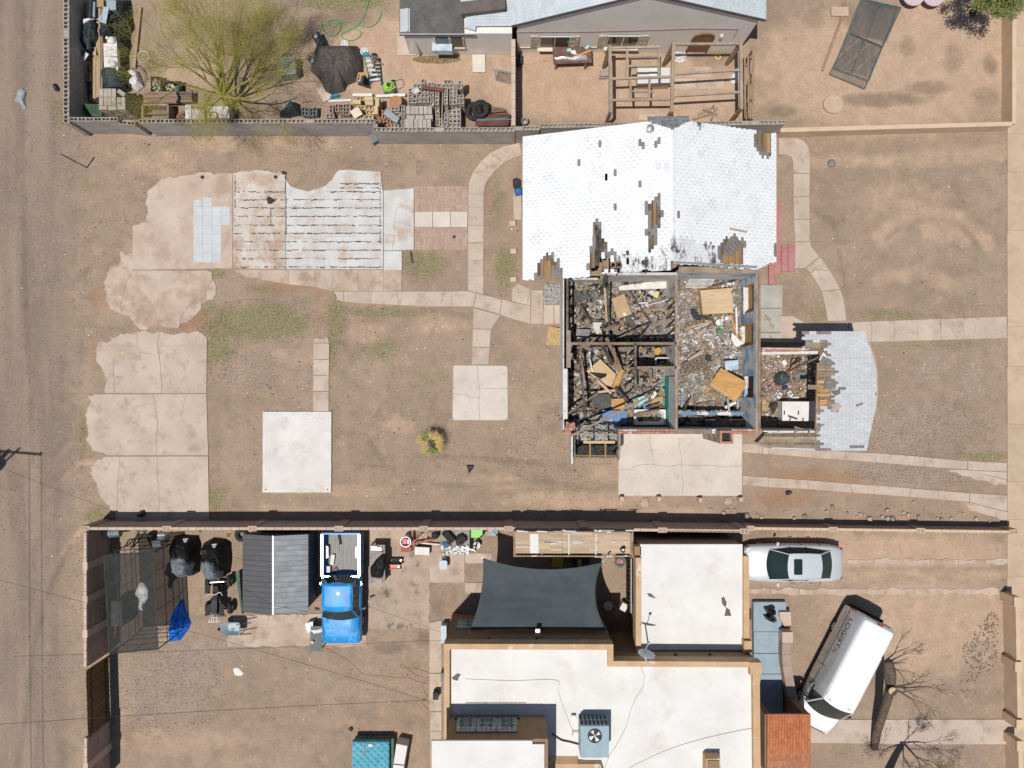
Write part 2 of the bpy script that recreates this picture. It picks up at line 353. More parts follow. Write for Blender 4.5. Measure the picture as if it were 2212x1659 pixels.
mat('foundation',(.50,.485,.465),(.61,.61,.60),scale=1.1,rough=.9,bump=.25,bs=25,c3=(.47,.36,.285),s3=.9,t3=(.52,.68),pos=True,speck=.07)
mat('dirty_slab',(.47,.36,.285),(.57,.465,.385),scale=.8,rough=.9,bump=.25,bs=25,c3=(.40,.30,.235),s3=.9,t3=(.47,.68),pos=True,speck=.06)
mat('tar',(.035,.035,.038),(.12,.115,.11),scale=9,rough=.8,pos=True)
mat('crack',(.16,.115,.085),(.23,.165,.12),scale=9,rough=1,pos=True)
mat('red_paint',(.40,.17,.165),(.46,.225,.21),scale=2,rough=.7,c3=(.36,.13,.12),s3=4,pos=True)
def pave(name,panels,m,h=.035,gap=.005,lab=None,ragged=None,cracks=(),base=None,pname='panel'):
 """a paved surface: an empty with one mesh per cast panel (and real crack strips)"""
 t=thing(name,lab or name.replace('_',' '),'paving',(panels[0][0][0],panels[0][0][1],0),kind='structure');del t['category']
 for i,p in enumerate(panels):
  keep=()
  if ragged is not None:
   r=ragged[i]if isinstance(ragged,list)else ragged
   if r is not None:p=rough(p,amp=.09,keep=r,seed=i*3.3)if name!='white_pad' else rough(p,amp=.007)
   else:p=inset(p,gap)
  else:p=inset(p,gap)
  MB().prism(p,-.06,h+.002*(i%3)).put(pname,MATS[m],t)
 for c in cracks:crack(t,c,h+.009)
 return t
def crack(t,pts,z,w=.016,m='crack',jag=.035):
 a=MB();path=[]
 for i in range(len(pts)-1):
  p=Vector(pts[i][:2]);q=Vector(pts[i+1][:2]);k=max(1,int((q-p).length/.09));d=(q-p);nn=Vector((-d.y,d.x)).normalized()
  for j in range(k):
   b=p+d*j/k;path.append(b+nn*noise.noise(Vector((b.x*4,b.y*4,1)))*jag)
 path.append(Vector(pts[-1][:2]))
 for i in range(len(path)-1):
  d=path[i+1]-path[i]
  if d.length<1e-5:continue
  nn=Vector((-d.y,d.x)).normalized();w0=w*(.6+.8*abs(noise.noise(Vector((i*.37,0,pts[0][0])))))/2
  a.add([(*(path[i]-nn*w0),z),(*(path[i+1]-nn*w0),z),(*(path[i+1]+nn*w0),z),(*(path[i]+nn*w0),z)],[(0,1,2,3)])
 return a.put('crack',MATS[m],t)
T=GP
pA=T('01',[(850,1320),(860,1300),(930,1300),(970,1260),(1050,1225),(1180,1210),(1380,1207),(1500,1235),(1600,1213),(1680,1208),(1760,1230),(1790,1262),(1785,1737),(915,1737),(905,1719),(925,1640),(890,1540),(850,1480),(830,1370)])
pB=T('02',[(760,100),(830,88),(1785,86),(1800,614),(930,614),(870,590),(800,570),(770,520),(745,480),(770,440),(755,300),(760,210),(790,160)])
pC=T('02',[(850,650),(920,626),(1800,624),(1808,1180),(1005,1180),(1005,1110),(950,1050),(880,990),(850,930),(840,860),(780,770),(790,720),(830,680)])
pave('driveway',[pA,pB,pC],'conc_tan',.03,ragged=[(11,12),(1,2,3),(1,2,3)],lab='wide cracked concrete driveway of three panels beside the alley',
 cracks=[T('01',[(1380,1207),(1365,1300),(1375,1400),(1390,1500),(1400,1735)]),T('01',[(985,1460),(980,1560),(992,1735)]),T('01',[(1187,1210),(1187,1268)]),T('01',[(1235,1388),(1290,1395),(1345,1415)]),
 T('02',[(1325,88),(1345,200),(1365,330),(1352,450),(1360,612)]),T('02',[(1618,90),(1590,180),(1560,280)]),T('02',[(1360,626),(1358,720),(1370,880),(1385,1020),(1370,1110)]),T('02',[(1035,630),(1028,800),(1015,900),(1015,1105)])])
pave('rounded_slab',[T('01',[(1040,520),(1148,525),(1150,680),(1790,680),(1830,690),(1838,760),(1865,810),(1865,890),(1840,930),(1740,975),(1700,1060),(1640,1110),(1560,1140),(1545,1180),(1380,1150),(1240,1190),(1150,1120),(1040,1050),(950,1010),(920,900),(905,840),(930,700),(960,650),(1040,600)])],'conc_pink',.022,ragged=(1,2),
 lab='ragged rounded dirty concrete slab',cracks=[T('01',[(1150,675),(1100,770),(1075,860),(1050,960),(1050,1055)]),T('01',[(920,890),(1000,888),(1060,900)]),T('01',[(1835,760),(1785,840),(1775,900),(1690,940),(1600,1010),(1570,1080),(1548,1175)]),T('01',[(1840,830),(1775,860)]),T('01',[(1745,975),(1740,930),(1780,900)])])
sl3=T('00',[(1290,1640),(1400,1545),(1600,1520),(1800,1490),(2012,1500)])+T('01',[(2012,660),(1150,672),(1150,290),(1270,260),(1275,0)])
p3=pave('stained_slab',[sl3],'dirty_slab',.035,ragged=(4,5,6),lab='dirty pink stained slab with a patch of grey floor tiles')
mat('floor_tile',(.47,.5,.52),(.54,.565,.58),scale=1.5,rough=.5,rnd=.04,c3=(.46,.45,.43),s3=3,t3=(.6,.8))
tcol=[1675,1755,1835,1915,1993];trow=[50,128,208,289,369,450,530,610]
for r_ in range(7):
 for c_ in range(4):
  if(r_==0 and c_!=1)or(r_>2 and c_==3):continue
  q=T('01',[(tcol[c_],trow[r_]),(tcol[c_+1],trow[r_]),(tcol[c_+1],trow[r_+1]),(tcol[c_],trow[r_+1])])
  MB().prism(inset(q,.006),.03,.047+R(0,.002)).put('tile','floor_tile',p3)
MB().prism(T('01',[(1680,75),(1725,66),(1750,88),(1745,125),(1678,126)]),.03,.048).put('tile','floor_tile',p3)
# --- old foundation with mastic lines
fnd=pave('old_foundation',[T('10',[(262,1560),(300,1610),(380,1640),(480,1650),(600,1610),(660,1560),(700,1490),(780,1470),(1080,1488),(1090,1620)])+T('11',[(1100,0),(1100,668),(262,666)]),
 T('11',[(1104,-10),(1366,-30),(1366,500),(1104,508)]),T('11',[(1104,512),(1262,512),(1262,676),(1104,676)])],'foundation',.06,
 ragged=[(7,8,9,10,11,12,13),None,None],lab='old house foundation slab striped with black mastic lines',
 cracks=[T('11',[(1210,160),(1195,300),(1195,400),(1180,508)]),T('11',[(1200,250),(1290,280),(1366,300)]),T('11',[(270,370),(390,410),(470,400),(560,420),(640,380),(760,390),(870,380)]),T('11',[(120,370),(70,450),(80,510)]),T('11',[(1105,370),(1200,380)])])
MB().prism(rough(T('00',[(2018,1500),(2212,1470)])+T('10',[(130,1490),(258,1490),(258,1590)])+T('11',[(258,666),(0,665)])+T('01',[(2018,662)]),keep=(3,4,5,6,7),amp=.08),-.06,.058).put('panel',mat('foundation_west',(.50,.43,.37),(.60,.555,.51),scale=1.1,rough=.9,c3=(.42,.305,.225),s3=1.0,t3=(.46,.62),pos=True,speck=.08),fnd)
def mastic(v,a,b,dens):
 m=MB();x=a;z=.066
 while x<b:
  l=R(2,10);nz_=noise.noise(Vector((x*.02,v*.3,2)))
  if R(-.6,.6)+nz_*.9<dens-.25:
   w=R(.9,3.0);y=v+R(-1.0,.6);p=[W(x,y),W(x+l,y+R(-.3,.3)),W(x+l,y+w),W(x,y+w*R(.6,1))]
   m.add([(q.x,q.y,z)for q in p],[(3,2,1,0)])
  if R(0,1)<.35:
   m.add([(q.x,q.y,z+.001)for q in[W(x,v-1.2),W(x+l*.8,v-1.2),W(x+l*.8,v-.7),W(x,v-.6)]],[(3,2,1,0)])
  x+=l*R(.7,1.2)
 if m.f:m.put('mastic_line','tar',fnd)
for k,tv in enumerate((-70,-35,0,68,138,210,287,357,430,503,575,648)):
 v=414.75+tv/4
 if tv<0:mastic(v,735,818,.75)
 elif tv>0 or True:
  mastic(v,775,818,.95);mastic(v,620 if tv>60 else 700,772,.55+.02*k)
  mastic(v,507,615,.35 if k>3 else .45)
for v0,v1,u_ in((400,520,821),(375,420,616),(425,500,618),(378,450,508),(450,482,585)):
 m=MB();y=v0
 while y<v1:
  l=R(3,9)
  if R(0,1)<.75:m.add([(q.x,q.y,.067)for q in[W(u_+R(-.5,.5),y),W(u_+R(1,2.4),y),W(u_+R(1,2.4),y+l),W(u_+R(-.5,.5),y+l)]],[(3,2,1,0)])
  y+=l*R(.8,1.4)
 m.put('mastic_line','tar',fnd)
xs_=[50,283,505,665,882,1100,1262]
bp_=[T('11',[(xs_[i],672),(xs_[i+1],674),(xs_[i+1],[0,800,820,858,858,858,852][i+1]),(xs_[i],[760,800,820,858,858,858,852][i])])for i in range(6)]
pave('concrete_walk',[T('01',[(2010,672),(2212,672)])+T('11',[(50,672),(50,760),(-40,745),(-160,700)])]+bp_,'conc_pink',.05,ragged=[(0,1,2),None,None,None,None,None,None],lab='concrete walk of square panels below the old foundation')
# --- walks of the back yard
xs_=[760,995,1225,1463,1687,1890]
hp=[T('11',[(xs_[i],860),(xs_[i+1],859),(xs_[i+1],[0,965,978,990,990,990][i+1]),(xs_[i],[950,965,978,990,990,990][i])])for i in range(5)]
hp[-1]=T('11',[(1687,859),(1830,858),(1902,872),(1880,990),(1687,990)])
hp+=[T('11',[(672,862),(758,860),(758,948),(700,930)]),T('11',[(1905,873),(2125,928),(2103,1056),(1884,992)]),T('11',[(2128,929),(2212,950)])+T('21',[(160,985),(160,1140),(0,1095)])+T('11',[(2106,1058)])]
pave('concrete_walk',hp,'conc_tan',.04,ragged=[None]*5+[(0,1),None,None],lab='long concrete walk from the dirt to the burnt house back door')
pave('doorstep_slab',[T('21',[(50,790),(160,840),(160,985),(0,945),(0,840)]),T('21',[(164,848),(267,850),(267,1140),(164,1140)]),T('21',[(270,978),(360,976),(360,1140),(270,1140)]),T('21',[(363,976),(455,975),(455,1140),(363,1140)])],'conc_tan',.06,lab='stained concrete doorstep slabs at the burnt house back door',cracks=[T('21',[(40,810),(60,880),(150,850)]),T('21',[(150,850),(130,980)])])
cin=[(1046,420),(1047,402),(1056,385),(1070,369),(1088,353),(1108,342),(1128,336)];cou=[(1011,420),(1013,395),(1022,372),(1038,350),(1060,330),(1088,317),(1122,309)]
cp_=[]
for a,b_ in((0,2),(2,4),(4,6)):cp_.append([W(*q)for q in cou[a:b_+1]]+[W(*q)for q in cin[a:b_+1][::-1]])
vp=[(420,448),(448,487),(487,524),(525,562),(562,596),(596,633)]
pave('curved_walk',cp_+[[W(1011,a),W(1045,a),W(1045 if a<520 else 1044,b_ if b_<620 else 635),W(1011,b_ if b_<620 else 628)]for a,b_ in vp],'conc_tan',.04,lab='concrete walk that curves towards the white shingled roof')
pave('short_walk',[T('11',[(1882,1003),(2112,1066),(2032,1185),(1875,1180)]),T('11',[(1874,1184),(2030,1188),(2020,1340),(1870,1340)]),T('11',[(1870,1344),(2020,1344),(2010,1491),(1867,1491)])],'conc_tan',.04,lab='short concrete walk leading to the square pad')
pave('square_pad',[T('11',[(1722,1497),(2160,1500),(2174,1514)])+T('12',[(2178,290),(2166,312),(1712,312),(1698,292)])+T('11',[(1706,1510)])],'concrete_pale',.05,lab='square pale concrete pad with a cross of cracks',
 cracks=[T('11',[(1915,1500),(1918,1659)])+T('12',[(1935,60),(1925,150),(1925,230),(1932,312)]),T('12',[(1700,80),(1780,92),(1850,115),(1925,118)]),T('12',[(1930,35),(2080,42),(2175,40)])])
pave('narrow_walk',[T('11',[(508,1262),(625,1262),(632,1303),(500,1303)]),T('11',[(500,1307),(634,1307),(634,1446),(499,1446)]),T('11',[(499,1450),(634,1450),(632,1582),(497,1582)]),T('11',[(497,1586),(632,1586)])+T('12',[(631,62),(495,62)]),T('12',[(495,66),(631,66),(630,236),(494,236)])],'conc_tan',.04,ragged=[(1,2,3),None,None,None,None],lab='narrow concrete walk ending at the white pad')
wp=pave('white_pad',[T('12',[(65,239),(655,239),(653,935),(62,935)])],'concrete_white',.10,ragged=(),lab='raised near-white rectangular concrete pad')
for q in([(85,262),(628,262),(628,272),(85,270)],[(85,270),(96,270),(94,915),(84,915)],[(618,272),(628,272),(627,915),(617,915)],[(84,905),(627,905),(627,916),(84,917)]):MB().prism(T('12',q),.08,.1045).put('form_line','concrete_white',wp)
pave('carport_slab',[T('22',[(918,430),(1985,430),(1985,965),(918,965)])],'concrete_pale',.06,lab='large pale cracked carport slab against the brick wall',
 cracks=[T('22',[(920,740),(1020,738),(1070,705),(1180,690),(1280,705),(1340,712),(1450,695),(1560,705),(1730,700),(1840,718),(1985,705)]),T('22',[(1185,440),(1195,540),(1210,620),(1218,690)]),T('22',[(1432,475),(1450,570),(1465,660),(1462,760),(1475,860),(1470,962)])])
xr=[0,550,930,1005,1350,1490,1720];ytop=[535,578,597,601,630,645,664];ybot=[605,647,677,682,712,723,740]
ra=[T('32',[(xr[i],ytop[i]),(xr[i+1],ytop[i+1]),(xr[i+1],ybot[i+1]),(xr[i],ybot[i])])for i in range(6)]+[T('22',[(1988,512),(2160,520),(2160,603),(1988,588)]),T('22',[(2164,521),(2212,530)])+T('32',[(0,535),(0,605)])+T('22',[(2164,604)]),T('32',[(1724,665),(2060,680),(2060,757),(1724,742)]),T('32',[(1730,746),(2060,761),(2060,825)]),T('32',[(1550,738),(1720,742),(2058,830),(2060,870),(1960,875),(1830,830),(1680,795)])]
pave('driveway_strip',ra,'conc_tan',.03,ragged=[None]*10+[(0,1)],lab='cracked concrete wheel strip passing below the porch roof',cracks=[T('32',[(665,580),(670,650)]),T('32',[(1265,625),(1270,700)])])
xr=[0,345,720,910,1230,1470,1735];ytop=[808,830,860,873,900,920,941];ybot=[890,908,938,950,975,995,1018]
rb=[T('32',[(xr[i],ytop[i]),(xr[i+1],ytop[i+1]),(xr[i+1],ybot[i+1]),(xr[i],ybot[i])])for i in range(6)]+[T('22',[(1990,790),(2212,806)])+T('32',[(0,890)])+T('22',[(1990,870)]),T('32',[(1739,942),(2063,962),(2063,1100),(1739,1020)]),T('32',[(1640,1012),(1760,1027),(2063,1106),(2063,1175),(1890,1135),(1760,1100)])]
pave('driveway_strip',rb,'conc_tan',.03,ragged=[None]*8+[(0,1)],lab='concrete wheel strip nearer the tan garden wall')
# front
def sidewalk():
 ys=[-10.0,99,290,372,498,706,792,916,1040,1122,1246,1330,1500,1700]
 pan=[[W(2174.5,ys[i]-.0),W(2250,ys[i]),W(2250,ys[i+1]),W(2175,ys[i+1])]for i in range(len(ys)-1)]
 pave('sidewalk',pan,'concrete_walkway',.04,lab='long tan concrete pavement along the front of the lots')
mat('concrete_walkway',(.47,.35,.25),(.54,.41,.30),scale=.6,rough=.9,bump=.2,bs=30,c3=(.43,.32,.235),s3=2,t3=(.5,.7),rnd=.04,pos=True,speck=.05)
sidewalk()
mat('asphalt',(.05,.05,.05),(.075,.07,.068),scale=3,rough=.95,pos=True)
MB().prism([W(2262,-400),W(2700,-400),W(2700,2000),W(2262,2000)],-.05,.012).put('road','asphalt',kind='structure',label='asphalt street beyond the pavement')
MB().prism([W(2251,-400),W(2261,-400),W(2261,2000),W(2251,2000)],-.05,.05).put('kerb','concrete_walkway',kind='structure',label='concrete kerb of the street')
xs_=[695,890,1090,1290,1490,1685,1880,2060];ft=lambda x:1125-(x-695)*50/1365;fb=lambda x:1303-(x-695)*41/1365
pave('front_walk',[T('31',[(xs_[i],ft(xs_[i])),(xs_[i+1],ft(xs_[i+1])),(xs_[i+1],fb(xs_[i+1])),(xs_[i],fb(xs_[i]))])for i in range(7)]+[T('31',[(300,1128),(692,1125),(692,1303),(300,1300)]),T('31',[(105,1072),(210,1072),(305,1125),(296,1300),(105,1300)])],'conc_tan',.04,lab='straight front walk from the pavement to the porch',
 cracks=[T('31',[(1490,1095),(1485,1140),(1492,1275)]),T('31',[(1525,1092),(1570,1170),(1635,1268)]),T('31',[(1785,1160),(1770,1265)])])
oc=T('30',[(90,1197),(250,1197),(300,1215),(340,1260),(358,1330),(358,1500)]);ic=T('30',[(90,1335),(160,1340),(200,1360),(213,1395),(215,1440),(216,1500)])
fc=[oc+ic[::-1],T('30',[(358,1504)])+T('31',[(355,40),(216,46)])+T('30',[(216,1504)]),T('31',[(216,50),(355,44),(356,236),(221,236)]),T('31',[(221,240),(356,240),(358,428),(229,430)]),
 T('31',[(230,434),(358,432),(368,470),(440,556),(322,660),(230,661)]),T('31',[(443,560),(490,618),(530,680),(400,668),(365,700),(325,664)]),T('31',[(531,682),(570,745),(600,800),(618,840),(458,856),(440,820),(405,760),(366,704),(402,672)]),T('31',[(619,844),(650,930),(664,1020),(672,1115),(512,1115),(500,1030),(480,940),(459,860)])]
pave('front_curved_walk',fc,'conc_tan',.04,lab='curved concrete walk round the east end of the house')
pave('red_porch',[T('31',[(0,78),(105,78),(105,460),(105,688),(105,718),(45,720),(45,802),(0,802)]),T('31',[(108,462),(165,462),(165,688),(108,690)]),T('31',[(168,463),(228,463),(228,685),(168,688)])],'red_paint',.12,lab='red painted porch floor with steps at the east side')
pave('grey_porch',[T('31',[(-100,804),(118,804),(118,1005),(-100,1005)]),T('31',[(-100,1008),(118,1008),(118,1062),(104,1062),(104,1215),(-100,1215)]),T('31',[(-100,1218),(104,1218),(104,1300),(-100,1300)])],'concrete_grey',.10,lab='grey concrete porch floor below the red porch')
pave('porch_apron',[T('31',[(840,1303),(872,1303),(905,1380),(928,1460),(942,1560),(946,1659)])+T('32',[(944,120),(930,220),(700,240),(700,0)])+T('31',[(700,1400)])],'conc_pink',.05,lab='thin curved concrete apron under the porch roof edge')
# south yard slabs
pave('yard_slab',[W(a,b_)and[W(505,1330),W(700,1325),W(792,1330),W(792,1395),W(495,1396),W(490,1380)]for a,b_ in[(0,0)]],'conc_pink',.03,ragged=(),lab='stained slab below the metal shed and pickup')
pave('yard_slab',[T('S3',[(150,0),(1640,0),(1640,930),(1100,930),(1100,1640),(150,1640)])],'oily_slab',.02,ragged=(),lab='oil stained working slab east of the blue pickup')if mat('oily_slab',(.33,.25,.19),(.47,.37,.29),scale=.9,rough=.85,c3=(.15,.12,.095),s3=1.3,t3=(.55,.68),pos=True,speck=.08)else None
pave('yard_slab',[T('S3',[(1645,475),(2060,475),(2060,632),(1645,632)]),T('S3',[(1645,930),(2200,930),(2200,1110),(1645,1110)]),T('S3',[(1104,475),(1640,475),(1640,928),(1104,928)])],'conc_pink',.03,lab='concrete slabs next to the shade sail')
pave('side_walk_strip',[T('13',[(1500,400),(1605,380),(1605,836),(1500,836)]),T('13',[(1500,840),(1605,840),(1605,1168),(1500,1168)]),T('13',[(1503,1172),(1605,1172),(1605,1335),(1503,1335)]),T('13',[(1505,1338),(1605,1338),(1605,1659),(1505,1659)])],'conc_tan',.04,lab='narrow concrete strip along the west side of the tan house')
pave('driveway_strip',[[W(1603+i*62,1272),W(1663+i*62,1271),W(1663+i*62,1284),W(1603+i*62,1284)]for i in range(9)],'conc_pink',.012,ragged=(),lab='worn concrete wheel strip south of the silver sedan')
pave('driveway_strip',[[W(1830+i*60,1208),W(1888+i*60,1208),W(1888+i*60,1218),W(1830+i*60,1218)]for i in range(6)],'conc_pink',.012,ragged=(),lab='half buried wheel strip behind the silver sedan')
pave('front_walk',[T('33',[(365,1240),(1210,1237),(1210,1450),(365,1440)]),T('33',[(1214,1237),(2060,1237),(2090,1270),(2090,1430),(2060,1452),(1214,1452)])],'conc_tan',.03,lab='concrete walk below the white van to the pavement')
# brick pavers
def pavers(g,x0,y0,x1,y1,lab):
 t=thing('paver_patio',lab,'patio',G(g,x0,y1),kind='structure');del t['category']
 mat('paver',(.38,.265,.21),(.44,.315,.25),scale=3,rough=.9,rnd=.09,c3=(.42,.32,.25),s3=2,t3=(.5,.65),bump=.2)
 MB().prism(GP(g,[(x0,y0),(x1,y0),(x1,y1),(x0,y1)]),-.05,.01).put('bedding_sand','dirty_slab',t)
 a=G(g,x0,y1);b_=G(g,x1,y0);s=.285;nx=max(1,round((b_.x-a.x)/s));ny=max(1,round((b_.y-a.y)/s));sx=(b_.x-a.x)/nx;sy=(b_.y-a.y)/ny
 mh=MB().box((0,0,0),(sx-.012,sy/2-.012,.06)).mesh('paver','paver');mv=MB().box((0,0,0),(sx/2-.012,sy-.012,.06)).mesh('paver','paver')
 for i in range(nx):
  for j in range(ny):
   c=Vector((a.x+(i+.5)*sx,a.y+(j+.5)*sy,.005))
   for k in(-1,1):
    dz=R(-.004,.004)
    if(i+j)%2:inst('paver',mh,t,c+Vector((0,k*sy/4,dz)))
    else:inst('paver',mv,t,c+Vector((k*sx/4,0,dz)))
pavers('11',1370,-50,1830,168,'red brick paver patio nearer the block wall')
pavers('11',1370,310,1830,500,'red brick paver patio with a burn mark below the concrete band')
pave('concrete_band',[T('11',[(1372,172),(1526,171),(1526,306),(1372,307)]),T('11',[(1529,171),(1679,171),(1679,306),(1529,306)]),T('11',[(1682,171),(1828,171),(1826,306),(1682,306)])],'concrete_pale',.045,lab='pale band of three concrete panels between the brick patios')
# block walls
mat('cmu',(.34,.295,.255),(.41,.36,.32),scale=3,rough=.95,bump=.3,bs=40,rnd=.10,speck=.1)
mat('cmu_face',(.33,.30,.275),(.43,.395,.365),scale=1.5,rough=.95,bump=.4,bs=40,c3=(.36,.30,.25),s3=1.0,t3=(.55,.75),speck=.1,pos=True)
mat('stucco_tan_wall',(.56,.41,.28),(.64,.48,.335),scale=1.5,rough=.9,bump=.2,bs=40,pos=True,speck=.04)
mat('block_brown',(.33,.25,.205),(.39,.30,.25),scale=2,rough=.95,bump=.3,bs=40,rnd=.08,speck=.06)
mat('block_cap',(.50,.39,.31),(.57,.45,.365),scale=2,rough=.9,bump=.2,bs=30,rnd=.06,speck=.05)
_hb={}
def hollow_block(l=.39,w=.19,h=.19,m='cmu',t=.032,cells=2):
 k=(l,w,h,m,cells)
 if k in _hb:return _hb[k]
 a=MB();x,y,z=l/2,w/2,h/2;hole=[]
 cw=(l-t*(cells+1))/cells
 for i in range(cells):
  c0=-x+t+i*(cw+t);hole.append((c0,c0+cw))
 a.add([(-x,-y,-z),(x,-y,-z),(x,y,-z),(-x,y,-z),(-x,-y,z),(x,-y,z),(x,y,z),(-x,y,z)],[(3,2,1,0),(0,1,5,4),(1,2,6,5),(2,3,7,6),(3,0,4,7)])
 def q(x0,y0,x1,y1):a.add([(x0,y0,z),(x1,y0,z),(x1,y1,z),(x0,y1,z)],[(0,1,2,3)])
 q(-x,-y,x,-y+t);q(-x,y-t,x,y)
 e=[-x]+[v for hh in hole for v in hh]+[x]
 for i in range(0,len(e),2):q(e[i],-y+t,e[i+1],y-t)
 for x0,x1 in hole:
  y0,y1=-y+t,y-t;b=-z+.012
  a.add([(x0,y0,z),(x1,y0,z),(x1,y1,z),(x0,y1,z),(x0,y0,b),(x1,y0,b),(x1,y1,b),(x0,y1,b)],[(4,5,1,0)[::-1],(5,6,2,1)[::-1],(6,7,3,2)[::-1],(7,4,0,3)[::-1],(4,5,6,7)])
 _hb[k]=a.mesh('block',MATS[m]);return _hb[k]
_sb={}
def solid_block(l=.39,w=.19,h=.19,m='cmu'):
 k=(l,w,h,m)
 if k not in _sb:
  b=.008;a=MB();a.box((0,0,-b/2),(l,w,h-b));a.add([(-l/2+0,-w/2,h/2-b),(l/2,-w/2,h/2-b),(l/2,w/2,h/2-b),(-l/2,w/2,h/2-b),(-l/2+b,-w/2+b,h/2),(l/2-b,-w/2+b,h/2),(l/2-b,w/2-b,h/2),(-l/2+b,w/2-b,h/2)],[(4,5,6,7),(0,1,5,4),(1,2,6,5),(2,3,7,6),(3,0,4,7)])
  _sb[k]=a.mesh('block',MATS[m])
 return _sb[k]
def cmu_wall(name,label,p,q,z,w=.19,hollow=True,m='cmu',face='cmu_face',skip=()):
 """wall of laid courses; the top course is single blocks"""
 p=W(*p,z);q=W(*q,z);d=Vector((q.x-p.x,q.y-p.y,0));L_=d.length;an=math.atan2(d.y,d.x);d.normalize()
 t=thing(name,label,'wall',((p.x+q.x)/2,(p.y+q.y)/2,0),an)
 n=int(round((z-.2)/.2));hh=(z-.2)/n
 for i in range(n):MB().box((0,0,(i+.5)*hh),(L_,w-.006,hh-.012)).put('course',MATS[face],t,local=True)
 MB().box((0,0,(z-.2)/2),(L_-.02,w-.03,z-.205)).put('core',MATS[face],t,local=True)
 k=max(1,int(round(L_/.4064)));st=L_/k;me=hollow_block(round(st-.012,3),w,.19,m)if hollow else solid_block(round(st-.012,3),w,.19,m)
 so_=solid_block(round(st-.012,3),w,.19,m)
 for i in range(k):
  o=inst('block',so_ if(hollow and R(0,1)<.06)else me,t,Vector((-L_/2+(i+.5)*st,R(-.006,.006),z-.1)),rz=R(-.008,.008),world=False)
 return t
cmu_wall('block_wall','wide grey hollow block wall along the alley behind the lumber pile',(143,-30),(143,266),1.8,w=.27)
cmu_wall('block_wall','grey hollow block wall with a rough base beside the leaning grey block stack',(150.5,257.5),(254,257.5),1.75)
cmu_wall('block_wall','short broken lower end of block wall beside the stack of grey blocks',(256,264),(292,266.5),1.45)
cmu_wall('block_wall','long grey hollow block wall under the palo verde tree',(299,261.5),(811,261.5),1.8)
cmu_wall('block_wall','very short return of hollow block wall at the jog by the yellow blocks',(811,267),(811,274),1.8)
cmu_wall('block_wall','grey hollow block wall in front of the stacked blocks and tires',(806,279.5),(1112,279.5),1.8)
cmu_wall('block_wall','short grey hollow block wall between the tires and the pergola yard',(1112,277),(1165,276.5),1.8)
cmu_wall('block_wall','grey hollow block wall behind the white shingled roof',(1167,272),(1697,264),1.8)
cmu_wall('block_wall','tan block cross wall with a dark shadow beside the bare pergola yard',(1109,84),(1109,271),1.6,hollow=False,m='block_cap')
# graffiti tag on the wall face (its own flat paint)
mat('chalk_paint',(.42,.46,.5),(.5,.54,.58),rough=.9)
def graffiti():
 p=W(762,266,1.8);y=p.y-.095-.0045
 t=MB()
 strokes=[[(0,0),(0,.22),(.08,.08),(.16,.22),(.16,0)],[(.24,.05),(.24,.16),(.32,.16),(.32,.05),(.24,.05)],[(.4,.16),(.4,.02),(.48,.12),(.56,.02)],[(.62,.14),(.7,.1),(.62,.04),(.72,.0)],[(.8,0),(.8,.2),(.88,.1)],[(.94,.12),(1.02,.16),(1.02,.02)],[(.3,-.1),(.42,-.06),(.32,-.2),(.44,-.2)],[(.52,-.06),(.52,-.2),(.6,-.2)],[(.7,-.06),(.78,-.06),(.78,-.2),(.7,-.2),(.7,-.06)],[(.86,-.2),(.9,-.06),(.96,-.2)]]
 for s in strokes:
  for a,b in zip(s[:-1],s[1:]):
   d=Vector((b[0]-a[0],0,b[1]-a[1]));n=Vector((-d.z,0,d.x)).normalized()*.012;P=Vector((p.x+a[0],y,.95+a[1]*1.6));Q=Vector((p.x+b[0],y,.95+b[1]*1.6))
   t.add([P-n,Q-n,Q+n,P+n],[(0,1,2,3)])
 t.put('graffiti','chalk_paint',label='pale blue scrawled graffiti on the long grey block wall',cat='graffiti')
graffiti()
# south boundary wall with pilasters
def pilaster_wall(name,label,us,vf,z,w=.13,pw=.40,pd=.24,capm='block_cap',hollow_from=None):
 a=W(us[0],vf(us[0]),z);b=W(us[-1],vf(us[-1]),z);t=thing(name,label,'wall',((a.x+b.x)/2,(a.y+b.y)/2,0))
 P=[W(u,vf(u),z)for u in us]
 for i in range(len(P)-1):
  p,q=P[i],P[i+1];d=q-p;L_=d.length-pw;c=(p+q)/2;an=math.atan2(d.y,d.x)
  n=int(round((z-.1)/.2));hh=(z-.1)/n;r=Matrix.Rotation(an,3,'Z')
  for k in range(n):MB().box((c.x,c.y,(k+.5)*hh),(L_,w-.008,hh-.012),rot=r).put('course','block_brown',t)
  MB().box((c.x,c.y,(z-.1)/2),(L_,w-.03,z-.105),rot=r).put('core','block_brown',t)
  k=int(round(L_/.41));st=L_/k
  hol=hollow_from is not None and i>=hollow_from
  me=hollow_block(round(st-.012,3),w,.10,capm,t=.02)if hol else solid_block(round(st-.012,3),w,.10,capm)
  for j in range(k):
   pos=p+d.normalized()*(pw/2+(j+.5)*st);inst('block',me,t,Vector((pos.x,pos.y,z-.05)),rz=an)
 for i,p in enumerate(P):
  n=int(round(z/.2))
  for k in range(n):MB().box((p.x,p.y,(k+.5)*z/n),(pw-.01,pd-.01,z/n-.012)).put('pilaster_block','block_brown',t)
  MB().box((p.x,p.y,z/2),(pw-.03,pd-.03,z-.02)).put('pilaster_core','block_brown',t)
  inst('pilaster_cap',hollow_block(pw,pd,.12,capm,t=.035,cells=2),t,Vector((p.x,p.y,z-.05)))
 return t
lin=lambda x0,y0,x1,y1:(lambda u:y0+(u-x0)*(y1-y0)/(x1-x0))
def vft(u):return 1142 if u<1150 else 1142+(u-1150)*5.5/460
pilaster_wall('garden_wall','tall brown block wall with pilasters between the burnt lot and the truck yard',[184,360,545,732,915,1098,1261,1431,1608],vft,1.8,hollow_from=7)
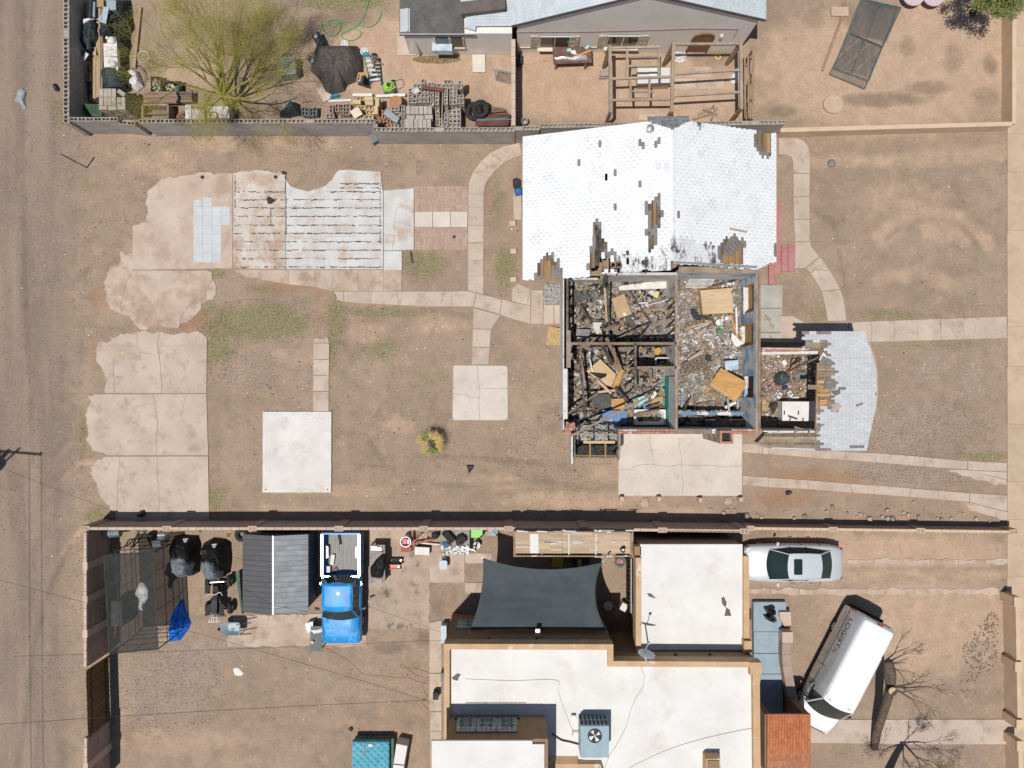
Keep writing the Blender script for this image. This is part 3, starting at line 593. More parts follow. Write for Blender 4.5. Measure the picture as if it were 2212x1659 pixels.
pilaster_wall('garden_wall','low tan block wall with pilasters above the silver sedan',[1620,1800,1989,2191],lin(1620,1141.5,2191,1149),1.0,capm='stucco_tan_wall')
def ns_wall(name,label,u,v0,v1,z,n):
 P=[W(u,v0+(v1-v0)*i/n,z)for i in range(n+1)];t=thing(name,label,'wall',(P[0].x,(P[0].y+P[-1].y)/2,0))
 for i in range(n):
  p,q=P[i],P[i+1];L_=abs(q.y-p.y)-.02;c=(p+q)/2;k=int(round((z-.1)/.2));hh=(z-.1)/k
  for j in range(k):MB().box((c.x,c.y,(j+.5)*hh),(.13,L_,hh-.012)).put('course','block_brown',t)
  MB().box((c.x,c.y,(z-.1)/2),(.105,L_,z-.105)).put('core','block_brown',t)
  m=int(round(L_/.41));me=solid_block(round(L_/m-.012,3),.14,.10,'block_cap')
  for j in range(m):inst('block',me,t,Vector((c.x,c.y-L_/2+(j+.5)*L_/m,z-.05)),rz=math.pi/2)
  if i:MB().box((p.x,p.y,z/2),(.22,.36,z+.01)).put('pilaster','block_cap',t)
 return t
ns_wall('garden_wall','tall brown block wall between the alley and the shade cage',183.5,1150,1442,2.05,4)
ns_wall('garden_wall','brown block wall south of the slatted wooden gate',184.5,1594,1720,2.05,2)
# slatted gate
gt=thing('slatted_gate','dark brown gate of many thin upright wooden slats in the alley wall','gate',W(187,1520,1.9)*1)
gt.location.z=0;FR[gt.name]=Matrix.Translation(gt.location)
mat('dark_slat',(.10,.06,.03),(.2,.125,.06),scale=2,rough=.8,rnd=.3,stretch=(4,4,.4))
for i in range(34):
 v=1453+i*137/33;p=W(186.5+i*.12,v,1.9);MB().box((p.x,p.y,.98+R(-.02,.02)),(.02,.085,1.88)).put('slat','dark_slat',gt)
for zz in(.35,1.5):a=W(186.5,1453,1.9);b=W(190.5,1590,1.9);MB().beam((a.x+.03,a.y,zz),(b.x+.03,b.y,zz),.04,.09).put('rail','dark_slat',gt)
a=W(186.5,1450,1.9);MB().box((a.x,a.y,.95),(.06,.06,1.9)).put('post','dark_slat',gt);a=W(190.7,1593,1.9);MB().box((a.x,a.y,.95),(.06,.06,1.9)).put('post','dark_slat',gt)
# tan stucco walls of the front yards
def stucco_wall(name,label,pts,z,w=.22,posts=()):
 P=[W(*p,z)for p in pts];t=thing(name,label,'wall',(P[0].x,P[0].y,0))
 for i in range(len(P)-1):
  p,q=P[i],P[i+1];d=(q-p).normalized();e0=d*(w/2 if i else 0);e1=d*(w/2 if i==len(P)-2 else-w/2-.003)
  p=p-e0*0;MB().beam((p.x,p.y,z/2),(q.x+e1.x*1,q.y+e1.y*1,z/2),w,z).put('wall_panel','stucco_tan_wall',t)
 for u,v in posts:
  p=W(u,v,z+.12);MB().box((p.x,p.y,(z+.1)/2),(w+.1,.42,z+.1)).put('post','stucco_tan_wall',t)
  MB().box((p.x,p.y,z+.12),(w+.14,.46,.05)).put('post_cap','stucco_tan_wall',t)
 return t
stucco_wall('stucco_wall','low tan stucco wall round the corner of the bare dirt yard',[(1686,281),(2191,267),(2191.5,-20)],.75,w=.20)
stucco_wall('stucco_wall','low tan stucco wall with posts right of the white van',[(2198,1296),(2203,1568)],.9,w=.2,posts=[(2198,1300),(2200,1440),(2203,1565)])
stucco_wall('stucco_wall','low tan stucco wall end at the foot of the front walk',[(2204,1608),(2206,1700)],.9,w=.2,posts=[(2204,1611)])
# burnt house
mat('white_shingle',(.72,.745,.765),(.79,.81,.825),scale=1.2,rough=.75,rnd=.03,c3=(.62,.645,.665),s3=1.2,t3=(.52,.7),pos=True,speck=.04)
mat('sooty_shingle',(.70,.715,.73),(.60,.61,.62),scale=2,rough=.8,c3=(.06,.058,.055),s3=2.2,t3=(.52,.60),pos=True,speck=.15,stretch=(1,.45,1))
mat('bare_shingle',(.17,.155,.145),(.24,.22,.205),scale=3,rough=.95,rnd=.15,speck=.2)
mat('sheath',(.13,.095,.066),(.26,.19,.13),scale=1.2,rough=.85,rnd=.25,stretch=(6,.5,1),pos=True,c3=(.1,.075,.05),s3=1.5,t3=(.55,.65))
mat('sheath_gold',(.30,.18,.08),(.42,.27,.13),scale=1.2,rough=.8,rnd=.2,stretch=(6,.6,1),pos=True)
mat('timber',(.22,.165,.12),(.34,.265,.20),scale=2,rough=.9,rnd=.2,bump=.3,pos=True,stretch=(1,1,1),speck=.15)
mat('char',(.012,.011,.011),(.05,.046,.043),scale=6,rough=.85,rnd=.3,bump=.6,speck=.2)
mat('charred',(.05,.046,.043),(.20,.17,.14),scale=4,rough=.9,rnd=.35,bump=.5,pos=True,speck=.2)
mat('plaster_blue',(.52,.55,.58),(.64,.66,.68),scale=1.5,rough=.85,c3=(.24,.38,.52),s3=1.1,t3=(.52,.58),pos=True,speck=.08)
mat('plaster',(.50,.48,.45),(.66,.64,.61),scale=1.2,rough=.9,c3=(.2,.175,.15),s3=1.7,t3=(.56,.7),pos=True,speck=.1)
mat('siding',(.58,.55,.52),(.72,.70,.67),scale=2,rough=.8,c3=(.3,.22,.17),s3=3,t3=(.58,.68),pos=True)
mat('house_stucco',(.55,.48,.42),(.62,.55,.49),scale=2,rough=.9,pos=True)
mat('brick_red',(.36,.17,.12),(.47,.25,.18),scale=3,rough=.9,rnd=.2,speck=.12)
mat('brick_painted',(.6,.52,.48),(.5,.3,.24),scale=4,rough=.9,rnd=.12)
mat('teal_paint',(.05,.25,.24),(.10,.36,.33),scale=2,rough=.5,pos=True)
mat('wood_floor',(.17,.15,.13),(.28,.25,.22),scale=1.5,rough=.9,c3=(.30,.27,.24),s3=1.2,t3=(.52,.68),pos=True,speck=.25)
bh=thing('burnt_house','burnt out house with white shingled roof wing and roofless charred rooms','house',(6.5,4.0,0))
ZW=2.45
xe,xr,xE=.488,6.857,11.93;zE,zR,zEe=2.4,4.7,2.9
yN,yS,yS2=11.316,4.76,5.15
def zw(x):return zE+(x-xe)/(xr-xe)*(zR-zE)
def ze(x):return zR-(x-xr)/(xE-xr)*(zR-zEe)
def pip(p,poly):
 x,y=p;c=False;n=len(poly)
 for i in range(n):
  x0,y0=poly[i];x1,y1=poly[i-1]
  if(y0>y)!=(y1>y)and x<(x1-x0)*(y-y0)/(y1-y0)+x0:c=not c
 return c
def app(p):k=HC/(HC-p[2]);return(p[0]*SC*k+1106,829.5-p[1]*SC*k)
UP=lambda g,L_:[U(g,*q)for q in L_]
BARE=[UP('21',[(215,750),(215,640),(265,580),(316,530),(362,555),(362,620),(410,620),(410,750)]),UP('21',[(690,270),(760,270),(785,400),(820,430),(815,490),(785,545),(740,560),(740,730),(665,730),(660,500),(700,480),(715,400)]),
 UP('21',[(1235,45),(1282,45),(1297,135),(1295,260),(1265,300),(1240,330),(1222,460),(1190,500),(1175,420),(1178,108),(1212,100)]),UP('21',[(830,500),(885,505),(880,555),(830,555)]),
 UP('21',[(1790,510),(1830,420),(1915,375),(1995,450),(2005,560),(1985,630),(1820,625)]),UP('20',[(2095,1130),(2230,1130),(2230,1330),(2160,1330),(2110,1240)])]
CHARP=[UP('21',[(640,240),(830,240),(830,740),(640,740)])]
GREY=[UP('20',[(745,1222),(768,1222),(765,1300),(748,1300)]),UP('20',[(1098,1200),(1136,1200),(1136,1272),(1104,1272)]),UP('20',[(1240,1190),(1292,1188),(1292,1255),(1242,1255)]),
 UP('20',[(1098,1570),(1134,1570),(1130,1642),(1104,1642)]),UP('20',[(820,1205),(846,1205),(842,1248),(822,1248)]),UP('20',[(870,1445),(912,1445),(912,1550),(880,1550)]),UP('20',[(565,1375),(600,1375),(590,1440),(565,1440)]),UP('31',[(50,450),(72,450),(72,540),(50,540)]),UP('21',[(1425,190),(1448,190),(1444,240),(1428,240)]),UP('21',[(868,80),(900,80),(900,150),(880,150)])]
GOLD=[UP('21',[(270,750),(270,600),(330,590),(345,750)]),UP('21',[(1212,80),(1255,70),(1255,200),(1245,290),(1215,295)]),UP('21',[(1825,530),(1990,490),(1985,630),(1822,625)]),UP('20',[(2165,1150),(2230,1150),(2230,1330),(2165,1300)])]
HOLE=[UP('21',[(735,560),(900,580),(905,660),(800,700),(690,720),(700,650),(735,640)]),UP('20',[(795,1490),(838,1490),(832,1575),(790,1580)]),UP('21',[(905,620),(935,620),(935,720),(905,720)]),UP('21',[(985,580),(1010,580),(1010,650),(985,650)])]
SOOT=[UP('21',[(900,720),(880,560),(1010,520),(1110,560),(1200,600),(1390,420),(1480,400),(1700,440),(1820,560),(1820,640),(1400,700),(1200,730)]),UP('20',[(1540,1030),(1690,1070),(1650,1110),(1540,1110)]),UP('21',[(1340,690),(1280,500),(1390,420),(1390,700)])]
def in_any(p,L_):return any(pip(p,q)for q in L_)
def slope(nm,lab,west):
 t=MB();zf=zw if west else ze
 x0,x1=(xe,xr)if west else(xr,xE)
 y0=yS if west else yS2
 ridge_clip=lambda x:yN if(x<5.87 or x>7.66)else(10.857+(yN-10.857)*abs(x-xr)/(xr-5.87 if x<xr else 7.66-xr))
 # sheathing boards running along the ridge, notched where burnt through
 nb=40 if west else 32;bw=(x1-x0)/nb
 fr=thing('x',None,None);COL.objects.unlink(fr)
 rf=MB()
 part=None
 sl_=math.atan2(zf(x1)-zf(x0),x1-x0)
 base=MB()
 def ysouth(x):
  if west:return yS+(.0 if x<3.4 else .12+.25*max(0,noise.noise(Vector((x*2,0,0)))))
  return yS2+(.45*max(0,(x-11.0)/.93))+.08*noise.noise(Vector((x*3,0,1)))
 for i in range(nb):
  xa,xb=x0+i*bw,x0+(i+1)*bw;xc=(xa+xb)/2;ys_=ysouth(xc);yn=ridge_clip(xc)
  segs=[];y=ys_;st=.08;cur=None;gold=False
  while y<yn-1e-6:
   pa=app((xc,y+st/2,zf(xc)+.02));hole=in_any(pa,HOLE);gd=in_any(pa,GOLD)
   if hole:
    if cur is not None:segs.append((cur,y,gold));cur=None
   else:
    if cur is None:cur=y;gold=gd
    elif gd!=gold:segs.append((cur,y,gold));cur=y;gold=gd
   y+=st
  if cur is not None:segs.append((cur,yn,gold))
  for a,b,gd in segs:
   if part is None:
    part=MB().beam((xc,a,zf(xc)-.012),(xc,b,zf(xc)-.012),bw-.008,.022,up=(-math.sin(sl_),0,math.cos(sl_))).put(nm,'sheath',bh)
    if lab:part['label']=lab
    continue
   MB().beam((xc,a,zf(xc)-.012),(xc,b,zf(xc)-.012),bw-.008,.022,up=(-math.sin(sl_),0,math.cos(sl_))).put('sheathing_board',MATS['sheath_gold' if gd else('charred' if in_any(app((xc,(a+b)/2,zf(xc))),CHARP)or xc>2.9 and a<6.4 and west and R(0,1)<.5 else 'sheath')],part)
 # three-tab shingles
 ex=.128;nc=int((x1-x0)/ex);tw=.30;cands=[]
 for c in range(nc):
  xa=(x0+c*ex)if west else(x1-c*ex);xb=xa+ex*1.15*(1 if west else-1);xb=min(xb,xr)if west else max(xb,xr)
  k=int((yN-y0)/tw)+2;off=(c%2)*tw/2+R(-.01,.01)
  for j in range(-1,k):
   ya,yb=y0+j*tw+off,y0+(j+1)*tw+off;xm=(xa+xb)/2;ym=(ya+yb)/2
   ya=max(ya,ysouth(xm)-.03);yb=min(yb,ridge_clip(xm)+.02)
   if yb-ya<.04:continue
   a=app((xm,ym,zf(xm)+.02))
   bare=in_any(a,BARE)
   if in_any(a,HOLE)or in_any(a,GOLD)or(bare and noise.noise(Vector((xm*2.1,ym*1.3,9)))>-.08):
    continue
   edge=in_any((a[0]+5,a[1]),BARE)or in_any((a[0]-5,a[1]),BARE)or in_any((a[0],a[1]+7),BARE)or in_any((a[0],a[1]-7),BARE)
   md='bare_shingle' if bare or(edge and R(0,1)<.6)or in_any(a,GREY)else('sooty_shingle' if in_any(a,SOOT)else 'white_shingle')
   cands.append((xa,xb,ya,yb,md,a))
 random.shuffle(cands)
 cands.sort(key=lambda q:0 if q[4]=='white_shingle' else 1)
 merged={}
 for i,(xa,xb,ya,yb,md,a)in enumerate(cands):
  g=.004+.003*(noise.noise(Vector((xa,ya,4)))>.05);za,zb=zf(xa),zf(xb)
  P=[(xa,ya+g,za+.002),(xb,ya+g,zb+.002),(xb,yb-g,zb+.002),(xa,yb-g,za+.002),(xa,ya+g,za+.014),(xb,ya+g,zb+.006),(xb,yb-g,zb+.006),(xa,yb-g,za+.014)]
  F_=[(4,5,6,7),(0,1,5,4),(1,2,6,5),(2,3,7,6),(3,0,4,7)]
  if not west:F_=[f[::-1]for f in F_]
  if i<150:MB().add(P,F_).put('shingle',MATS[md],part)
  else:merged.setdefault(md,MB()).add(P,F_)
 mm=MB();mats_=[];
 me_o=None
 keys=list(merged)
 allb=MB();mi=[]
 for kk in keys:
  n0=len(allb.f);allb.add(merged[kk].v,merged[kk].f);mi+=[keys.index(kk)]*(len(allb.f)-n0)
 o=allb.put('shingles',[MATS[k]for k in keys],part,kind='stuff');o.data.polygons.foreach_set('material_index',mi)
 return part
slope('west_roof_slope','white shingled west slope with burnt strips showing boards',True)
slope('east_roof_slope','white shingled east slope with a sooty lower edge',False)
hp_=MB().slab([(5.87,11.316,zw(5.87)+.012),(7.66,11.316,ze(7.66)+.012),(xr,10.857,zR+.012)],.03).put('hip_end','old_grey_shingle' if 'old_grey_shingle' in MATS else mat('old_grey_shingle',(.14,.15,.155),(.30,.31,.32),scale=5,rough=.95,speck=.3,pos=True),bh)
MB().add([(5.87,11.316,zw(5.87)),(7.66,11.316,ze(7.66)),(7.66,11.62,ze(7.66)-.18),(5.87,11.62,zw(5.87)-.18)],[(0,1,2,3)]).put('hip_eave','old_grey_shingle',hp_)
# vents on the roof
mat('galv',(.4,.42,.43),(.55,.57,.58),scale=4,rough=.45,metal=.6)
for g,x,y,zz in(('20',750,1320,0),('20',1240,1470,0),('20',1700,1520,0)):
 p=G(g,x,y,4.0);z0=zw(p.x)if p.x<xr else ze(p.x);MB().lathe([(.07,-.1),(.07,.14),(.12,.14),(.12,.2),(.02,.24)],(p.x,p.y,z0),10).put('vent_pipe','white_shingle',bh)
p=G('20',1190,1065,4.6);MB().lathe([(.10,-.3),(.10,.3),(.16,.3),(.16,.42),(.02,.5)],(p.x,p.y-.25,zw(p.x)),12).put('vent_pipe','galv',bh)
# wing walls
mw='house_stucco'
MB().box((xe+.45,(yN-.4+yS+.3)/2,1.2),(.16,yN-yS-.9,2.4)).put('wall',mw,bh)
MB().box((6.1,yN-.5,1.25),(10.6,.16,2.5)).put('wall',mw,bh)
MB().box((xE-.5,(yN-.5+yS2)/2,1.4),(.16,yN-yS2-.9,2.8)).put('wall',mw,bh)
def gable(y,d=.05):
 P=[(xe+.4,y,2.35),(xE-.5,y,2.35),(xE-.5,y,ze(xE-.5)-.08),(xr,y,zR-.12),(xe+.4,y,zw(xe+.4)-.1)]
 a=MB();n=len(P);a.add([(x,y-d,z)for x,y,z in P]+[(x,y+d,z)for x,y,z in P],[tuple(range(n)),tuple(range(2*n-1,n-1,-1))]+[(i,n+i,n+(i+1)%n,(i+1)%n)for i in range(n)]);return a
gable(yN-.55).put('gable',mw,bh)
# rafters peeping out along the burnt edges
for i in range(9):
 x=1.0+i*.6
 MB().beam((x,5.6,zw(x)-.1),(x+.001,yS+R(-.06,.3),zw(x)-.1),.05,.1).put('rafter',MATS['charred' if i>3 else 'timber'],bh)
for i in range(8):
 x=7.2+i*.55;MB().beam((x,5.9,ze(x)-.1),(x,yS2+R(-.15,.1),ze(x)-.1),.05,.1).put('rafter','timber',bh)
# ---- roofless rooms
xW,xM,xX=W(1225,0,ZW).x,W(1461,0,ZW).x,W(1640,0,ZW).x
yT,yB=5.02,W(0,931,ZW).y
MB().box(((xW+xX)/2,(yT+yB)/2,.11),(xX-xW,yT-yB,.22)).put('floor','wood_floor',bh)
def pw_(p,q,th,z0,z1,m,nm='wall'):
 p=Vector((*p,0));q=Vector((*q,0));return MB().beam((p.x,p.y,(z0+z1)/2),(q.x,q.y,(z0+z1)/2),th,z1-z0).put(nm,MATS[m],bh)
def plate(p,q,w,z,m,h=.05):return MB().beam((p[0],p[1],z-h/2),(q[0],q[1],z-h/2),w,h).put('top_plate',MATS[m],bh)
def studs(p,q,m,z1=ZW-.06,step=.42,w=.09,d=.045):
 p=Vector(p);q=Vector(q);n=int((q-p).length/step)
 for i in range(n+1):
  c=p+(q-p)*i/max(1,n);MB().box((c.x,c.y,(z1+.22)/2),(d if abs(q.y-p.y)<abs(q.x-p.x)else w,w if abs(q.y-p.y)<abs(q.x-p.x)else d,z1-.22)).put('stud',MATS[m],bh)
# west wall: white siding + charred studs
pw_((W(1217.3,0,ZW).x,4.9),(W(1217.3,0,ZW).x,yB+.05),.05,0,ZW,'siding','siding_wall')
studs((W(1226,0,ZW).x,4.8),(W(1226,0,ZW).x,1.2),'charred');plate((W(1225.5,0,ZW).x,4.85),(W(1225.5,0,ZW).x,2.3),.10,ZW,'charred')
plate((W(1228,0,ZW).x,2.45),(W(1228,0,ZW).x,.75),.2,ZW+.03,'timber',.08);pw_((W(1229,0,ZW).x,2.4),(W(1229,0,ZW).x,1.9),.1,.22,ZW-.05,'siding')
plate((W(1222,0,ZW).x,.7),(W(1222,0,ZW).x,-1.6),.16,ZW+.02,'siding')
pw_((W(1226,0,ZW).x,.6),(W(1226,0,ZW).x,-1.5),.08,.22,ZW-.04,'charred')
# mid wall with plate, drywall face, teal wainscot
ym1=W(0,592,ZW).y
plate((xM,ym1),(xM,yB),.12,ZW,'timber',.06)
pw_((xM+.0,ym1),(xM,4.1),.10,.22,ZW-.06,'plaster');studs((xM,4.0),(xM,1.9),'timber',step=.4);pw_((xM,1.85),(xM,.4),.10,.22,ZW-.06,'plaster');pw_((xM,.35),(xM,yB),.1,.22,ZW-.06,'plaster')
pw_((xM-.07,.3),(xM-.07,yB+.1),.03,.22,1.25,'teal_paint','wainscot')
MB().box((xM-.10,-1.0,.24),(.26,2.7,.03)).put('teal_floor_strip','teal_paint',bh)
# east-west walls of the small rooms
ye=W(0,742,ZW).y
plate((xW,ye),(xM,ye),.12,ZW,'timber',.07);studs((xW+.1,ye),(xM-.1,ye),'charred',step=.55)
pw_((W(1290,0,2.4).x,ye),(xM-.06,ye),.09,.22,1.9,'char','charred_panel')
yb2=W(0,794,ZW).y;xb=W(1373,0,ZW).x
plate((xb,yb2),(xM,yb2),.12,ZW,'timber',.07);pw_((xb,yb2),(xM,yb2),.08,.22,ZW-.07,'plaster')
plate((xb,ye),(xb,W(0,848,ZW).y),.10,ZW,'charred',.06);studs((xb,ye),(xb,W(0,848,ZW).y),'charred')
plate((W(1377,0,ZW).x,W(0,836,ZW).y),(W(1408,0,ZW).x,W(0,836,ZW).y),.09,ZW,'charred');plate((W(1406,0,ZW).x,W(0,836,ZW).y),(W(1406,0,ZW).x,yb2),.09,ZW,'timber')
# north wall of rooms (inside faces)
pw_((W(1310,0,ZW).x,yT),(xM,yT),.12,.22,2.6,'plaster');pw_((xM,yT+.1),(xX,yT+.1),.12,.22,2.9,'plaster_blue')
plate((xM,yT+.12),(xX,yT+.12),.3,2.95,'timber',.06)
pw_((xW,yT),(W(1300,0,ZW).x,yT),.1,.0,1.0,'plaster')
# east wall, blue peeling plaster, with openings
xe2=11.16;TH=.15
ops=[(3.375,4.65,.76,2.17),(1.8,2.83,.25,2.1),(-.64,.37,.8,2.1)]
yy=sorted([yB,yT]+[v for o_ in ops for v in o_[:2]])
for a,b in zip(yy[:-1],yy[1:]):
 o_=[q for q in ops if abs(q[0]-a)<1e-6 and abs(q[1]-b)<1e-6]
 if o_:
  o_=o_[0]
  if o_[2]>.3:pw_((xe2+TH/2,a+.002),(xe2+TH/2,b-.002),TH,.0,o_[2],'plaster_blue')
  pw_((xe2+TH/2,a+.002),(xe2+TH/2,b-.002),TH,o_[3],ZW-.06,'plaster_blue')
 else:pw_((xe2+TH/2,a),(xe2+TH/2,b),TH,0,ZW-.06,'plaster_blue')
for dx,w_ in((.05,.09),(.16,.10)):plate((xe2+dx,yB-.15),(xe2+dx,yT+.1),w_,ZW+.02*(dx>.1),'timber',.07)
mat('osb',(.36,.24,.11),(.52,.37,.2),scale=8,rough=.9,speck=.15);mat('ply_orange',(.42,.22,.07),(.58,.34,.13),scale=1.3,rough=.75,dist=1.0,stretch=(1,4,1),speck=.05);mat('ply_pale',(.50,.36,.21),(.6,.45,.29),scale=1.3,rough=.8,dist=.6,stretch=(1,4,1),c3=(.42,.29,.16),s3=2,t3=(.58,.72),speck=.05)
for i,(a,b,z0,z1)in enumerate(ops[:2]):
 w_=MB().box((xe2+.1,(a+b)/2,z0+.02),(.3,b-a+.06,.04)).put('window' if i==0 else 'door','siding',bh)
 for yv in(a,b):MB().box((xe2+.08,yv,(z0+z1)/2),(.17,.05,z1-z0)).put('jamb','ply_orange',w_)
 MB().box((xe2+.19,(a+b)/2,(z0+z1)/2),(.02,b-a+.1,z1-z0+.1)).put('boarded_sheet','osb',w_)
# south wall: bricks on top, timber, chimney
brick=MB().box((0,0,0),(.20,.095,.065)).mesh('brick','brick_red');brickp=MB().box((0,0,0),(.20,.095,.065)).mesh('brick','brick_painted')
ys0=W(0,932,ZW).y
pw_((W(1337,0,ZW).x,ys0),(xX+.1,ys0),.2,0,ZW-.08,'plaster')
x=W(1336,0,ZW).x;i=0
while x<W(1463,0,ZW).x:
 for k in(-.055,.055):inst('brick',brickp if(x<W(1376,0,ZW).x and R(0,1)<.8)else brick,bh,Vector((x+.1,ys0+k,ZW-.045+R(-.01,.01))),rz=R(-.02,.02))
 x+=.212
plate((W(1463,0,ZW).x,ys0-.02),(W(1538,0,ZW).x,ys0-.02),.17,ZW+.01,'timber',.06)
x=W(1575,0,ZW).x
while x<xX+.1:
 for k in(-.055,.055):
  if R(0,1)<.85:inst('brick',brick if R(0,1)<.6 else brickp,bh,Vector((x+.1,ys0+k,ZW-.045)),rz=R(-.05,.05))
 x+=.212
# chimney: brick ring, courses, flue
ch=MB().box((0,0,1.4),(.56,.62,2.8));cc=G('D4',1040,1310,3.1)
chp=MB().box((cc.x-.06,cc.y,1.45),(.60,.56,2.9)).put('chimney',mat('brick_face',(.32,.19,.15),(.42,.30,.26),scale=5,rough=.9,c3=(.45,.42,.4),s3=2,t3=(.5,.6),pos=True,speck=.1),bh)
for kz in range(2):
 for sx in(-1,1):
  for j in range(3):inst('brick',brick,chp,Vector((cc.x-.06+sx*.25,cc.y-.2+j*.2,2.95+kz*.075)),rz=math.pi/2)
 for sy in(-1,1):
  for j in range(2):inst('brick',brick,chp,Vector((cc.x-.06-.1+j*.21,cc.y+sy*.24,2.95+kz*.075)))
MB().box((cc.x-.06,cc.y,2.905),(.38,.38,.012)).put('flue_floor','char',chp)
MB().box((W(1545,0,1.5).x,ys0-.12,1.2),(.5,.25,2.4)).put('chimney_shoulder','brick_face',bh)
MB().box((W(1565,0,.5).x,ys0+.3,.55),(2.0,.35,.7)).put('hearth','charred',bh)
# blue fallen lintel in the big room
p=G('D4',220,905,1.3);q=G('D4',1275,920,1.3);MB().beam(p,q,.16,.2).put('fallen_lintel',mat('blue_beam',(.10,.20,.32),(.16,.28,.40),scale=3,rough=.6,c3=(.62,.63,.63),s3=2.0,t3=(.5,.55),pos=True),bh)
# fireplace / bathtub
mat('porcelain',(.72,.73,.72),(.66,.67,.66),rough=.3,scale=3)
tb=thing('bathtub','white enamel bathtub half filled with ash beside the teal wall','bathtub',G('D3',1530,980,.3))
def rr_poly(cx,cy,w,h,r,n=5):
 o=[]
 for sx,sy,a0 in((1,1,0),(-1,1,90),(-1,-1,180),(1,-1,270)):
  for i in range(n+1):a=math.radians(a0+90*i/n);o.append((cx+sx*(w/2-r)+r*math.cos(a),cy+sy*(h/2-r)+r*math.sin(a)))
 return o
c=G('D3',1520,975,.6);oo=rr_poly(c.x,c.y,1.52,.74,.06);ii=rr_poly(c.x,c.y,1.36,.58,.16);bb=rr_poly(c.x,c.y,1.1,.42,.16);n=len(oo)
a=MB();a.add([(x,y,.22)for x,y in oo]+[(x,y,.72)for x,y in oo]+[(x,y,.72)for x,y in ii]+[(x,y,.38)for x,y in bb],[(i,(i+1)%n,n+(i+1)%n,n+i)for i in range(n)]+[(n+i,n+(i+1)%n,2*n+(i+1)%n,2*n+i)for i in range(n)]+[(2*n+i,2*n+(i+1)%n,3*n+(i+1)%n,3*n+i)for i in range(n)])
a.put('tub','porcelain',tb,smooth=False);MB().prism(bb,.379,.40).put('ash','wood_floor',tb)
# SW annex frame
an=thing('timber_frame','small open roof frame of charred rafters at the corner of the burnt house','frame',G('D3',650,1450,0))
za=2.15
for x in(275,530,785,1000):MB().beam(G('D3',x,1250,za),G('D3',x,1690,za-.05),.06,.1).put('rafter',MATS['charred' if x in(275,1000)else 'sheath_gold'],an)
for y,m in((1615,'sheath_gold'),(1645,'timber'),(1255,'timber'),(1200,'charred')):MB().beam(G('D3',270,y,za-.12),G('D3',1035,y+5,za-.12),.05,.09).put('rail',MATS[m],an)
MB().beam(G('D3',420,1392,za+.08),G('D3',945,1392,za+.08),.12,.04).put('loose_board','ply_pale',an)
MB().beam(G('D3',1020,1250,za+.04),G('D3',1020,1650,za),.09,.09).put('rail','timber',an)
for x,y in((275,1260),(1010,1260),(275,1640),(1010,1640)):p=G('D3',x,y,za);MB().box((p.x,p.y,za/2-.03),(.09,.09,za-.1)).put('post','charred',an)
p=G('D3',232,1450,1.6);MB().box((p.x,p.y,.8),(.08,1.7,1.6)).put('side_wall','siding',an)
p=G('D3',640,1560,.3);MB().box((p.x,p.y+.5,.06),(2.0,1.5,.12)).put('ash_floor','char',an)
# SW corner bricks
for i in range(16):p=G('D3',R(120,280),R(1060,1250),1.7);inst('brick',brick,bh,Vector((p.x,p.y,1.72+R(-.05,.1))),rz=R(0,3))
p=G('D3',200,1160,1.7);MB().box((p.x,p.y,.85),(.45,.5,1.7)).put('wall_stub','brick_face',bh)
# debris inside the burnt rooms
mat('cardboard',(.42,.29,.165),(.5,.36,.22),scale=1.5,rough=.9,speck=.05);mat('ash_grey',(.17,.165,.16),(.30,.29,.28),scale=4,rough=.95,speck=.2)
mat('linen',(.66,.65,.63),(.74,.73,.71),scale=3,rough=.9);mat('soot',(.03,.032,.034),(.08,.08,.082),scale=5,rough=.95,bump=.5);mat('blue_panel',(.10,.19,.36),(.14,.25,.43),scale=2,rough=.5,c3=(.5,.52,.55),s3=2,t3=(.6,.64));mat('yellow_paper',(.66,.52,.2),(.7,.57,.26),scale=3)
mat('slate_panel',(.075,.075,.075),(.12,.118,.115),scale=6,rough=.95,speck=.2);mat('aqua',(.3,.62,.6),(.36,.68,.66),scale=3);mat('pink_board',(.39,.30,.27),(.45,.35,.31),scale=2,speck=.04);mat('glass_green',(.02,.3,.1),(.04,.38,.14),rough=.15,scale=3);mat('foam_orange',(.5,.28,.06),(.58,.36,.1),scale=4)
# ridge caps of the white roof
for i in range(22):
 y=5.25+i*.265
 if y+.26>10.9:break
 a=MB();zc=zR+.03
 a.add([(xr-.13,y,zc-.035),(xr,y,zc+.014),(xr+.13,y,zc-.035),(xr-.13,y+.30,zc-.05),(xr,y+.30,zc),(xr+.13,y+.30,zc-.05)],[(0,1,4,3),(1,2,5,4),(0,3,5,2),(0,2,1)])
 a.put('ridge_cap',MATS['white_shingle' if i>4 else 'sooty_shingle'],bh)
MB().slab([(lambda p:(p.x,p.y,ze(p.x)+.09))(G('21',x,y,3.6))for x,y in((1800,512),(1850,420),(1915,375),(1995,450),(1930,512),(1862,565),(1815,548))],.03).put('loose_sheathing','bare_shingle',bh)
for k in range(5):MB().beam(*[(lambda p:(p.x,p.y,ze(p.x)+.1))(G('21',1818+22*k+dx,500-26*k+dy,3.6))for dx,dy in((0,0),(75,62))],.012,.012).put('board_gap','char',bh)
MB().beam(*[(lambda p:(p.x,p.y,ze(p.x)+.04))(G('21',x,y,3.6))for x,y in((1870,323),(2037,340))],.09,.03).put('loose_strip','pink_board',bh)
MB().slab([(xE-1.0,yS2+.02,ze(xE-1.0)+.02),(xr+.1,yS2-.02,zR-.03),(xr+.1,yS2+.10,zR-.01),(xE-1.0,yS2+.12,ze(xE-1.0)+.03)],.02).put('bent_flashing','galv',bh)
